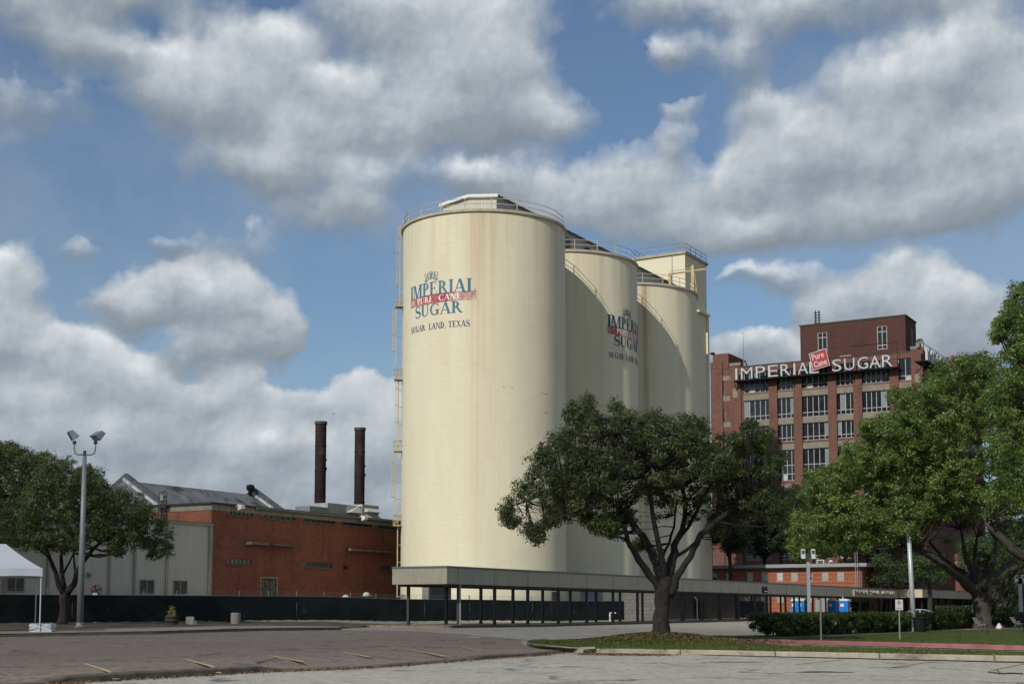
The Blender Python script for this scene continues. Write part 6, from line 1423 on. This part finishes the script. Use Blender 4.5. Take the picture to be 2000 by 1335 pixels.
# ------------------------------------------------------------------ floodlight poles
def head(name,parent,loc,rot,sc=1.):
    sc*=.9; mb=MB(); a,b,c=.42*sc,.36*sc,.52*sc
    mb.hexa([(-a,-.12*sc,-b),(a,-.12*sc,-b),(a,.42*sc,-b*.9),(-a,.42*sc,-b*.9),(-a,-.12*sc,b*.9),(a,-.12*sc,b*.9),(a*.9,.22*sc,b*.8),(-a*.9,.22*sc,b*.8)])
    o=mb.make(name,m_steel,parent,loc=loc,rot=Vector(rot).to_track_quat('-Y','Z').to_euler())
    g=MB(); g.box(-a*.88,a*.88,-.135*sc,-.123*sc,-b*.85,b*.8); g.make('lens',m_glass2,o); return o
def twin_pole(label,px,Y,pyb,pyt,r0,r1,zb,mat,heads):
    P=at(px,pyb,Y); z=zb if zb is not None else P.z; h=at(px,pyt,Y).z-z
    t=thing('light_pole',label,'light pole',(P.x,Y,z),0,'parking lot light poles')
    mb=MB(); mb.tube([(0,0,-.1),(0,0,h*.5),(0,0,h)],[r0,(r0+r1)/2,r1],16); mb.make('pole',mat,t,True)
    mb=MB(); mb.tube([(0,0,h-.1),(0,0,h+.35)],r1*.75,10); mb.make('top_collar',m_dkgrey,t)
    mb=MB(); mb.lathe([(r0*1.7,0),(r0*1.7,.05),(r0*1.15,.09),(r0,.3)],16); mb.make('base_flange',mat,t)
    for s,(dx,dz,rot,dirn) in enumerate(heads):
        mb=MB(); mb.tube([(0,0,h+.1),(dx*.6,0,h+.08),(dx*.9,0,h+.18),(dx,0,h+.45),(dx,0,h+.85)],.055,8); a=mb.make('arm',m_greypole,t,True)
        mb=MB(); mb.lathe([(.09,0),(.12,.03),(.12,.16),(.08,.2)],10,(dx,0,h+.78)); mb.make('knuckle',m_dkgrey,t)
        head('floodlight',t,(dx+dirn*.22,0,h+1.25+dz),rot,1.)
    return t
twin_pole('tall grey twin floodlight pole standing on the left sidewalk',156,90,1224,890,.225,.13,None,m_greypole,[(-.68,.1,(-.8,-.35,-.5),-1),(.68,.05,(.55,.6,-.6),1)])
def box_pole(label,px,Y,pyt,r,zb,pyb=None):
    P=at(px,1193,Y); z=zb; h=at(px,pyt,Y).z-z
    t=thing('light_pole',label,'light pole',(P.x,Y,z),0,'parking lot light poles')
    mb=MB(); mb.box(-r,r,-r,r,-.1,h); mb.make('pole',m_palepole,t)
    mb=MB(); mb.box(-.34,.34,-.04,.04,h-.28,h-.18); mb.box(-.12,.12,-.12,.12,h-.5,h); mb.make('crossarm',m_dkgrey,t)
    for dx in(-.30,.30):
        o=MB(); o.hexa([(-.17,-.28,-.45),(.17,-.28,-.45),(.14,.3,-.35),(-.14,.3,-.35),(-.17,-.2,.42),(.17,-.2,.42),(.14,.22,.4),(-.14,.22,.4)])
        q=o.make('floodlight',m_white,t,loc=(dx,0,h-.02)); q.scale=(.66,.66,.66); g=MB(); g.quad((-.14,-.262,-.36),(.14,-.262,-.36),(.14,-.222,.3),(-.14,-.222,.3)); g.make('lens',m_glass2,q)
box_pole('pale square lamp pole with two boxy heads behind the near end of the hedge',1580,84,1080,.09,.2)
box_pole('small pale lamp pole with a boxy head at the far right edge behind the hedge',1994,122,1128,.12,.4)
P=at(1786,1233,91); t=thing('light_pole','thick round pale pole rising into the big oak behind the black trash bin','light pole',(P.x,91,.2),0,'parking lot light poles')
mb=MB(); h=at(1779,1036,91).z; mb.tube([(0,0,-.1),(-.12,0,h*.5),(-.22,0,h)],[.17,.15,.13],14); mb.make('pole',m_palepole,t,True)
mb=MB(); mb.lathe([(.3,0),(.3,.05),(.2,.1),(.18,.3)],14); mb.make('base_flange',m_palepole,t)
P=at(1902,1212,112); mb=MB(); mb.tube([(0,0,-.1),(-.03,0,at(1900,1134,112).z-.2)],[.1,.08],8); mb.box(-.12,.12,-.03,.03,1.2,1.6)
tag(mb.make('marker_post',m_white,None,loc=(P.x,112,.2)),'thin white post just left of the big oak trunk','post')

# ------------------------------------------------------------------ signs
def signpost(label,px,Y,p_t,p_b,half,z,back,rz=0):
    P=at(px,1193,Y); t=thing('parking_sign',label,'sign',(P.x,Y,z),rz,None)
    z1=at(px,p_t,Y).z-z; z0=at(px,p_b,Y).z-z
    mb=MB(); mb.box(-.028,.028,-.02,.02,-.2,(z1+.02 if back else z1-.05)); mb.make('post',m_post if back else M('dull_post',(.27,.26,.25),.6,.2,3),t)
    yy=.035 if back else -.035; mb=MB(); mb.box(-half,half,yy-.004,yy+.004,z0,z1); pn=mb.make('panel',M('sign_back_sheet',(.30,.33,.30),.6,.15,3) if back else m_white,t)
    if not back:
        w=half; H_=z1-z0; mk=M('dark_sign_paint',(.05,.045,.05),.7,.1,2); y=yy-.006
        def q(name,mb): mb.make(name,mk,pn)
        mb=MB(); cz=z1-H_*.29; r=w*.56
        for pl in ring(0,cz,r,r,0,360,lambda a:r*.17,28): mb.quad(*[(a,y,b) for a,b in pl])
        q('circle',mb)
        tb=text_mb('P',r*1.05,r*.6,.002,.03); m2=MB(); addmb(m2,tb,Matrix.Translation((-r*.32,y,cz-r*.52))); q('lettering',m2)
        mb=MB(); a=r*.62; mb.quad((-a-.01,y-.003,cz+a-.02),(-a+.02,y-.003,cz+a+.01),(a+.01,y-.003,cz-a+.02),(a-.02,y-.003,cz-a-.01)); mb.make('slash',M('faded_red_slash',(.3,.08,.08),.7,.1,1),pn)
        tb=text_mb('NO',H_*.09,w*.6,.002,.0); m2=MB(); addmb(m2,tb,Matrix.Translation((-w*.3,y,z0+H_*.3))); q('lettering',m2)
        tb=text_mb('PARKING',H_*.11,w*1.5,.002,.0); m2=MB(); addmb(m2,tb,Matrix.Translation((-w*.75,y,z0+H_*.12))); q('lettering',m2)
signpost('blank grey back of a parking sign on a thin post on the grass island',1602.5,57,1170,1193.5,.19,.17,True)
signpost('white no-parking sign with a crossed circled P on the lawn',1756,65.5,1170,1190.3,.175,.2,False)
# ------------------------------------------------------------------ trash bin, benches
P=at(1795,1193,88); t=thing('trash_bin','black slatted round trash bin at the foot of the thick pale pole','trash bin',(P.x,88,.2))
mb=MB(); n=26
for k in range(n):
    a=2*math.pi*k/n; x,y=math.cos(a),math.sin(a); tx,ty=-y,x
    mb.hexa([(x*.36-tx*.03,y*.36-ty*.03,.06),(x*.36+tx*.03,y*.36+ty*.03,.06),(x*.34+tx*.03,y*.34+ty*.03,.06),(x*.34-tx*.03,y*.34-ty*.03,.06),(x*.39-tx*.03,y*.39-ty*.03,.86),(x*.39+tx*.03,y*.39+ty*.03,.86),(x*.37+tx*.03,y*.37+ty*.03,.86),(x*.37-tx*.03,y*.37-ty*.03,.86)])
mb.make('slats',m_black,t)
mb=MB(); mb.lathe([(.33,.04),(.355,.84)],24); mb.make('liner',plain('black_liner',(.008,.008,.01),.6),t)
mb=MB(); mb.lathe([(.40,.82),(.42,.85),(.42,.9),(.40,.93),(.2,.98),(.19,.93)],28); mb.make('rim',m_black,t)
mb=MB(); mb.lathe([(0,.0),(.36,0),(.37,.06),(.33,.07)],24); mb.make('base',m_black,t)
m_wood=M('weathered_tan_slats',(.30,.25,.20),.8,.2,4)
def bench():
    t=thing('park_bench','x','bench'); # seen from its end: length runs along y, back at -x
    for k in range(5):
        x=.02+.095*k; mb=MB(); mb.box(x,x+.075,-.75,.75,.43,.465); mb.make('seat_slat',m_wood,t)
    for k in range(4):
        z=.52+.1*k; x=-.05-.06*k; mb=MB(); mb.hexa([(x-.02,-.75,z),(x-.02,.75,z),(x+.015,.75,z),(x+.015,-.75,z),(x-.07,-.75,z+.08),(x-.07,.75,z+.08),(x-.035,.75,z+.08),(x-.035,-.75,z+.08)]); mb.make('back_slat',m_wood,t)
    for y in(-.55,.55):
        mb=MB(); mb.tube([(.1,y,.0),(.13,y,.43),(.48,y,.42)],.03,6); mb.tube([(.40,y,0),(.36,y,.43)],.03,6); mb.tube([(.02,y,.43),(-.08,y,.55),(-.28,y,.92)],.025,6); mb.box(.02,.48,y-.03,y+.03,0,.025); mb.make('leg',m_dkgrey,t)
    return t
bn=bench(); P=at(1912,1193,90); bn.location=(P.x,90,.2); bn.rotation_euler=(0,0,R_(-28)); bn.scale=(1.,1.,1.)
bn['label']='tan slatted park bench in front of the big oak trunk'; bn['group']='park benches on the lawn'
P=at(1984,1193,98); copy_tree(bn,(P.x,98,.2),R_(-28),'tan slatted park bench near the right edge, right of the big oak trunk','park benches on the lawn')

# ------------------------------------------------------------------ car behind the hedge
def car():
    Y=134; P=at(1790,1193,Y); z=H(P.x,Y)+.03; s=at(1790,1188.6,Y).z-z; t=thing('parked_car','pale silver-blue sedan whose curved roof shows above the hedge','car',(P.x,Y,z),R_(0))
    k=s/1.45; prof=[(-2.2,.35),(-2.25,.6),(-2.1,.78),(-1.25,.93),(-1.05,.97)]; body=MB()
    W=.88
    up=[(-2.25,.62),(-2.05,.80),(-1.15,.95),(1.5,1.0),(2.15,.92),(2.28,.65)]; lo=[(-2.22,.3),(2.25,.3)]
    n=len(up)
    for y in(-W,W):
        body.quad(*[(x*k,y*k,zz*k) for x,zz in up[::1]],(2.25*k,y*k,.3*k),(-2.22*k,y*k,.3*k))
    ring_=up+[(2.25,.3),(-2.22,.3)]
    for i in range(len(ring_)):
        a,b=ring_[i],ring_[(i+1)%len(ring_)]; body.quad((a[0]*k,-W*k,a[1]*k),(b[0]*k,-W*k,b[1]*k),(b[0]*k,W*k,b[1]*k),(a[0]*k,W*k,a[1]*k))
    mp=M('silver_blue_paint',(.50,.56,.62),.25,.04,1,spec=.6); body.make('body',mp,t)
    rf=[(-1.2,.96),(-.75,1.2),(-.3,1.38),(.15,1.45),(.65,1.42),(1.15,1.27),(1.75,1.0)]
    cab=MB(); 
    for i in range(len(rf)-1):
        a,b=rf[i],rf[i+1]; wa=(.84-.28*(a[1]-.96))*k; wb=(.84-.28*(b[1]-.96))*k; cab.hexa([(a[0]*k,-wa,(a[1]-.05)*k),(b[0]*k,-wb,(b[1]-.05)*k),(b[0]*k,wb,(b[1]-.05)*k),(a[0]*k,wa,(a[1]-.05)*k),(a[0]*k,-wa,a[1]*k),(b[0]*k,-wb,b[1]*k),(b[0]*k,wb,b[1]*k),(a[0]*k,wa,a[1]*k)])
    cab.box(.1*k,.17*k,-.83*k,.83*k,.98*k,1.4*k); cab.make('roof',mp,t)
    gl=MB()
    for s_ in(-1,1):
        gl.quad(*[(x*k,s_*(.80-.28*(zz-.96))*k,(zz-.05)*k) for x,zz in rf],(1.6*k,s_*.8*k,.97*k),(-1.1*k,s_*.8*k,.95*k))
    gl.make('side_window',m_glass,t)
    gl=MB(); gl.quad((-1.15*k,-.75*k,.985*k),(-.32*k,-.65*k,1.40*k),(-.32*k,.65*k,1.40*k),(-1.15*k,.75*k,.985*k)); gl.make('windscreen',m_glass2,t)
    for x in(-1.4,1.4):
        for y in(-.82,.82):
            w=MB(); w.tube([(0,-.1,0),(0,.1,0)],.33,20); w=w.make('wheel',plain('tyre_black',(.02,.02,.02),.9),t,loc=(x*k,y*k,.33)); r=MB(); r.tube([(0,-.11,0),(0,.11,0)],.2,12); r.make('rim',m_steel,w)
car()
# ------------------------------------------------------------------ party tent at the left edge and its weight
def tent():
    Y=76; z=H(-27,Y)+.17; pr=at(83,1120,Y); lx=pr.x; ze=at(83,1125,Y).z; zv=at(83,1110,Y).z; zr=at(18,1058,Y).z; xr=at(18,1058,Y).x
    t=thing('party_tent','white frame tent with sloping fabric roof at the left edge','tent',(lx,Y,z),R_(21))
    z0=ze-z; z1=zv-z; z2=zr-z; Wt=6.5; rx=xr-lx; mb=MB(); mf=M('white_tent_fabric',(.60,.62,.66),.6,.08,.8)
    # hip roof: ridge runs to the left
    D=6.; L=-12
    def gr(a,b,c,d,nu=8,nv=8,sag=.06):
        n=len(mb.v)
        for i in range(nu+1):
            for j in range(nv+1):
                u,v=i/nu,j/nv; p=(Vector(a)*(1-u)+Vector(b)*u)*(1-v)+(Vector(d)*(1-u)+Vector(c)*u)*v; p.z-=sag*math.sin(math.pi*v)*(1+.4*math.sin(u*9)); mb.v.append(tuple(p))
        for i in range(nu):
            for j in range(nv): k=n+i*(nv+1)+j; mb.f.append((k,k+1,k+nv+2,k+nv+1))
    gr((L,0,z1),(0,0,z1),(rx,D/2,z2),(L,D/2,z2)); gr((L,D,z1),(0,D,z1),(rx,D/2,z2),(L,D/2,z2)); gr((0,0,z1),(0,D,z1),(rx,D/2,z2),(rx,D/2,z2))
    mb.make('roof',mf,t,True)
    mb=MB(); n=40; rnd=random.Random(4)
    for (a,b) in(((L,0),(0,0)),((0,0),(0,D)),((L,D),(0,D))):
        k0=len(mb.v)
        for i in range(n+1):
            u=i/n; x=a[0]+(b[0]-a[0])*u; y=a[1]+(b[1]-a[1])*u; w=.03*math.sin(u*60)+rnd.uniform(-.01,.01); ox,oy=((0,-1) if a[1]==b[1]==0 else (1,0) if a[0]==b[0] else (0,1))
            mb.v+=[(x+ox*.02,y+oy*.02,z1+.01),(x+ox*(.05+w),y+oy*(.05+w),z0-.02+.05*abs(math.sin(u*12)))]
        for i in range(n): k=k0+2*i; mb.f.append((k,k+1,k+3,k+2))
    mb.make('valance',mf,t,True)
    for x,y in((-.06,.06),(-.06,D-.06),(-6,.06),(-6,D-.06)):
        mb=MB(); mb.tube([(x,y,0),(x,y,z1)],.035,8); mb.make('leg',m_white,t)
    mb=MB(); mb.tube([(L,.06,z1-.05),(-.06,.06,z1-.05),(-.06,D-.06,z1-.05),(L,D-.06,z1-.05)],.03,6); mb.make('frame',m_white,t)
    # weight wrapped in white sheeting
    mb=MB(); n=7; rnd=random.Random(8); xs=np.linspace(-.62,.45,n)
    bm=bmesh.new(); bmesh.ops.create_cube(bm,size=1); bmesh.ops.subdivide_edges(bm,edges=bm.edges[:],cuts=5,use_grid_fill=True)
    for v in bm.verts:
        v.co=Vector((v.co.x*1.15,v.co.y*.9,(v.co.z+.5)*.44)); 
        if v.co.z>.01: v.co+=Vector((rnd.uniform(-.05,.05),rnd.uniform(-.05,.05),rnd.uniform(-.035,.02)))
    me=bpy.data.meshes.new('tent_weight'); bm.to_mesh(me); bm.free(); me.materials.append(M('crumpled_white_sheeting',(.52,.54,.55),.5,.12,3)); o=bpy.data.objects.new('tent_weight',me); COL.objects.link(o); o.location=(lx-.06,Y+.52,z)
    tag(o,'block wrapped in crumpled white sheeting at the foot of the tent leg','tent weight')
tent()
# ------------------------------------------------------------------ planter, blocks, concrete bin, fan, lamps behind fence
def bits():
    # barrel planter
    Y=93; P=at(335,1220.5,Y); z=H(P.x,Y)+.17; k=F/Y
    t=thing('barrel_planter','half barrel planter of dark grey staves with a yellow-green plant','planter',(P.x,Y,z))
    n=22; mb=MB()
    for i in range(n):
        a0=2*math.pi*i/n+.02; a1=2*math.pi*(i+1)/n-.02
        pr=[(.38,0),(.44,.3),(.46,.55)]
        for (r0,z0),(r1,z1) in zip(pr,pr[1:]):
            f=lambda r,a,zz:(r*math.sin(a),-r*math.cos(a),zz); mb.hexa([f(r0,a0,z0),f(r0,a1,z0),f(r0-.04,a1,z0),f(r0-.04,a0,z0),f(r1,a0,z1),f(r1,a1,z1),f(r1-.04,a1,z1),f(r1-.04,a0,z1)])
    mb.make('staves',M('grey_barrel_staves',(.085,.075,.065),.9,.4,5),t)
    mb=MB(); mb.lathe([(.422,.16),(.44,.16),(.445,.22),(.43,.22)],24); mb.lathe([(.455,.42),(.472,.42),(.475,.48),(.46,.48)],24); mb.make('hoops',m_black,t)
    mb=MB(); mb.lathe([(0,.48),(.42,.48)],20); mb.make('soil',m_soil,t)
    rnd=random.Random(2); C=[]
    for _ in range(60): 
        h=rnd.random(); r=.30*(1-h*.75); a=rnd.uniform(0,6.28); C.append((r*math.cos(a)*rnd.random()**.3,r*math.sin(a)*rnd.random()**.3,.52+h*.62))
    leaves('plant',C,[.07]*60,22,.07,leafmat('yellow_green_leaves',(.10,.12,.02),(.26,.27,.06),(.5,.46,.16),.3,.5),t,seed=3,center=(0,0,.6))
    mb=MB(); mb.tube([(0,0,.45),(.02,0,.8),(0,0,1.1)],[.025,.018,.008],5); mb.make('stem',m_barkd,t)
    # concrete blocks
    mB=M('pale_concrete_block',(.30,.285,.25),.9,.15,6,bump=.6)
    def block(px,py,Yb,zz,rz,lab,dx=0):
        P=at(px,py,Yb); t=thing('concrete_block',lab,'concrete block',(P.x+dx,Yb,zz),rz,'stacked concrete blocks by the fence'); b=MB()
        w,d,h=.40,.195,.195
        for x0,x1,y0,y1 in((-w/2,w/2,-d/2,-d/2+.032),(-w/2,w/2,d/2-.032,d/2),(-w/2,-w/2+.035,-d/2+.032,d/2-.032),(w/2-.035,w/2,-d/2+.032,d/2-.032),(-.016,.016,-d/2+.032,d/2-.032)): b.box(x0,x1,y0,y1,0,h)
        b.make('block_shell',mB,t); t.scale=(1.3,1.3,1.3); return t
    Y=94; z=H(at(372,1220,Y).x,Y)+.17
    block(370,1220,Y,z,.2,'lower concrete block of the small stack, left one, beside the barrel planter')
    block(377,1220,Y-.35,z,-.9,'lower concrete block of the small stack, turned sideways at its right')
    block(371,1220,Y,z+.2535,.12,'upper concrete block resting on top of the small stack')
    # concrete litter bin
    Y=94; P=at(460,1220,Y); z=H(P.x,Y)+.17
    t=thing('concrete_bin','rough pale round concrete litter bin standing in front of the dark fence','litter bin',(P.x,Y,z))
    mb=MB(); mb.lathe([(0,0),(.29,0),(.32,.03),(.325,.72),(.31,.745),(.25,.745),(.25,.3)],32); mb.make('shell',M('exposed_aggregate',(.27,.25,.235),.95,.25,9,bump=1.),t,30)
    mb=MB(); mb.lathe([(.245,.3),(.245,.755),(.22,.755),(.22,.3),(0,.3)],24); mb.make('liner',m_white,t)
    # fan lamp behind the fence
    Y=112; P=at(187,1152,Y); zb=H(P.x,Y)
    t=thing('round_fan','round rust-red caged fan on a white stand showing above the fence','fan',(P.x,Y,zb))
    zc=P.z-zb; mb=MB(); mb.tube([(0,0,0),(0,0,zc-.2)],.05,8); mb.box(-.2,.2,-.15,.15,zc-.55,zc-.2); mb.make('stand',m_white,t)
    mr=M('rust_red_metal',(.15,.05,.04),.7,.3,4); mb=MB()
    for r,y in((.42,-.08),(.42,.08),(.28,-.13),(.14,-.15)):
        pts=[(r*math.cos(2*math.pi*i/20)+.05,y,zc+r*math.sin(2*math.pi*i/20)) for i in range(21)]; mb.tube(pts,.015,4)
    for i in range(12):
        a=2*math.pi*i/12; mb.tube([(.05,-.16,zc),(.28*math.cos(a)+.05,-.13,zc+.28*math.sin(a)),(.42*math.cos(a)+.05,-.08,zc+.42*math.sin(a)),(.42*math.cos(a)+.05,.08,zc+.42*math.sin(a))],.01,4)
    mb.make('cage',mr,t)
    for i in range(4):
        a=i*math.pi/2+.4; mb=MB(); c,s=math.cos(a),math.sin(a); f=lambda r,w,y:(.05+r*c-w*s,y,zc+r*s+w*c)
        mb.hexa([f(.06,-.04,-.03),f(.06,.04,.02),f(.06,.04,.03),f(.06,-.04,-.02),f(.38,-.12,-.05),f(.38,.12,.04),f(.38,.12,.05),f(.38,-.12,-.04)]); mb.make('blade',mr,t)
    mb=MB(); mb.lathe([(.08,-.1),(.08,.1)],12); mb.lathe([(0,-.1),(.08,-.1)],12); mb.lathe([(0,.1),(.08,.1)],12); mb.make('motor',m_dkgrey,t,loc=(.05,0,zc),rot=(math.pi/2,0,0))
    for px,py,lab in((675,1167,'white dome lamp just peeking over the fence, lower of two'),(715.5,1162,'white dome lamp on a short arm above the fence, higher of two')):
        Y=134; P=at(px,py,Y); zb=H(P.x,Y); zc=P.z-zb; t=thing('dome_lamp',lab,'lamp',(P.x,Y,zb),0,'dome lamps behind the fence')
        mb=MB(); mb.tube([(.1,.25,0),(.1,.25,zc+.1),(.1,.0,zc+.12)],.04,6); mb.tube([(0,0,zc),(.65,0,zc-.05)],.025,5); mb.make('post',m_greypole,t)
        mb=MB(); mb.lathe([(0,.32),(.2,.28),(.33,.12),(.36,-.05),(.3,-.1),(0,-.12)],16,(0,0,zc)); mb.make('dome',m_white,t,True)
    # white standpipes left of the trunk under the walkway
    for dx,px in enumerate((1191.5,1198.5)):
        P=WFR.onx(px,1210,-WW-.4); w=WFR.w(P.x,P.y,0); g=H(w.x,w.y)+.17; mb=MB()
        mb.tube([(0,0,-.02),(0,0,.85)],.07,8); mb.tube([(0,0,.8),(.22,0,.8)],.07,8); mb.lathe([(.11,.5),(.11,.6)],10); o=mb.make('standpipe',m_white,None,loc=(w.x,w.y,g)); tag(o,'short white standpipe with an elbow under the walkway, '+('left of the pair' if dx==0 else 'right of the pair'),'pipe','white standpipes')
    # bird
    P=at(651,808,300); t=thing('flying_bird','tiny dark bird in the sky above the left chimney','bird',tuple(P)); mb=MB()
    mb.lathe([(0,-.35),(.07,-.25),(.11,0),(.08,.2),(.05,.28),(.06,.33),(.03,.42),(0,.46)],10)
    b=MB(); addmb(b,mb,Matrix.Rotation(R_(90),4,'X'))
    for s in(-1,1): b.hexa([(0,-.08,.02),(0,.1,.02),(s*.35,.08,.2),(s*.35,-.1,.2),(0,-.08,.04),(0,.1,.04),(s*.35,.08,.22),(s*.35,-.1,.22)]); b.hexa([(s*.35,-.1,.2),(s*.35,.08,.2),(s*.62,.0,.12),(s*.62,-.06,.12),(s*.35,-.1,.22),(s*.35,.08,.22),(s*.62,.0,.13),(s*.62,-.06,.13)])
    b.make('body',m_black,t,True)
bits()

# ------------------------------------------------------------------ distant woods closing the horizon
def woods():
    rnd=random.Random(77); C=[];RR=[]
    for k in range(6000):
        a=rnd.uniform(-.75,.75); Y=rnd.uniform(430,560); X=math.tan(a)*Y if abs(a)<1.2 else 0
        h=rnd.uniform(12,22)*(1+.25*math.sin(X*.03)); z=rnd.uniform(1,h); C.append((X,Y,1+z)); RR.append(rnd.uniform(2,4))
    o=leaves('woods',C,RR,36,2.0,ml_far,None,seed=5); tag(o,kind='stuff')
woods()
# ------------------------------------------------------------------ unseen vapour slab added behind the viewer, shaped to shade the near ground
def shade_cloud():
    m,nt,out=NT('added_shade_vapour'); d=nd(nt,'ShaderNodeBsdfDiffuse'); d.inputs[0].default_value=(.85,.85,.85,1); t=nd(nt,'ShaderNodeBsdfTransparent')
    mx=nd(nt,'ShaderNodeMixShader'); mx.inputs[0].default_value=.27; lk(nt,t.outputs[0],mx.inputs[1]); lk(nt,d.outputs[0],mx.inputs[2]); lk(nt,mx.outputs[0],out.inputs['Surface'])
    poly=[(-240,-120),(-70,-120),(-40,-20),(-14,30),(0,50),(16,62),(19,84),(12,104),(4,118),(-8,128),(-14,140),(-13,185),(-30,210),(-120,260),(-260,200)]
    alt=800.; t_=alt/math.sin(R_(SUN_EL)); off=-sdir*t_; rnd=random.Random(4); st=7
    def inside(x,y):
        c=False; j=len(poly)-1
        for i in range(len(poly)):
            if ((poly[i][1]>y)!=(poly[j][1]>y)) and (x<(poly[j][0]-poly[i][0])*(y-poly[i][1])/(poly[j][1]-poly[i][1])+poly[i][0]): c=not c
            j=i
        return c
    import mathutils.noise as mn
    cells={}
    for i in range(-40,6):
        for j in range(-18,40):
            x,y=i*st,j*st; wx=x+5*mn.noise(Vector((x*.05,y*.05,0))); wy=y+5*mn.noise(Vector((x*.05,y*.05,9)))
            if inside(wx,wy): cells[(i,j)]=1
    mb=MB(); V={}
    def vid(i,j,s_):
        k=(i,j,s_)
        if k not in V:
            edge=not all((i+a,j+b) in cells for a in(-1,0) for b in(-1,0)); x=i*st+2.5*mn.noise(Vector((i*.9,j*.9,1))); y=j*st+2.5*mn.noise(Vector((i*.9,j*.9,5)))
            th=2 if edge else 14+10*mn.noise(Vector((i*.23,j*.23,3))); z=(th if s_ else -th*.35)+3*mn.noise(Vector((i*.5,j*.5,7+s_)))
            p=Vector((x,y,0))+off+sdir*0; q=Vector((p.x,p.y,p.z+z))-Vector((sdir.x,sdir.y,0))*(z/abs(sdir.z)); V[k]=len(mb.v); mb.v.append(tuple(q))
        return V[k]
    for (i,j) in cells:
        for s_ in(0,1):
            mb.f.append((vid(i,j,s_),vid(i+1,j,s_),vid(i+1,j+1,s_),vid(i,j+1,s_)))
        for (a,b,p,q) in((-1,0,(i,j),(i,j+1)),(1,0,(i+1,j),(i+1,j+1)),(0,-1,(i,j),(i+1,j)),(0,1,(i,j+1),(i+1,j+1))):
            if (i+a,j+b) not in cells: mb.f.append((vid(*p,0),vid(*q,0),vid(*q,1),vid(*p,1)))
    o=mb.make('added_shade_cloud',m,None,True); tag(o,kind='structure')
shade_cloud()
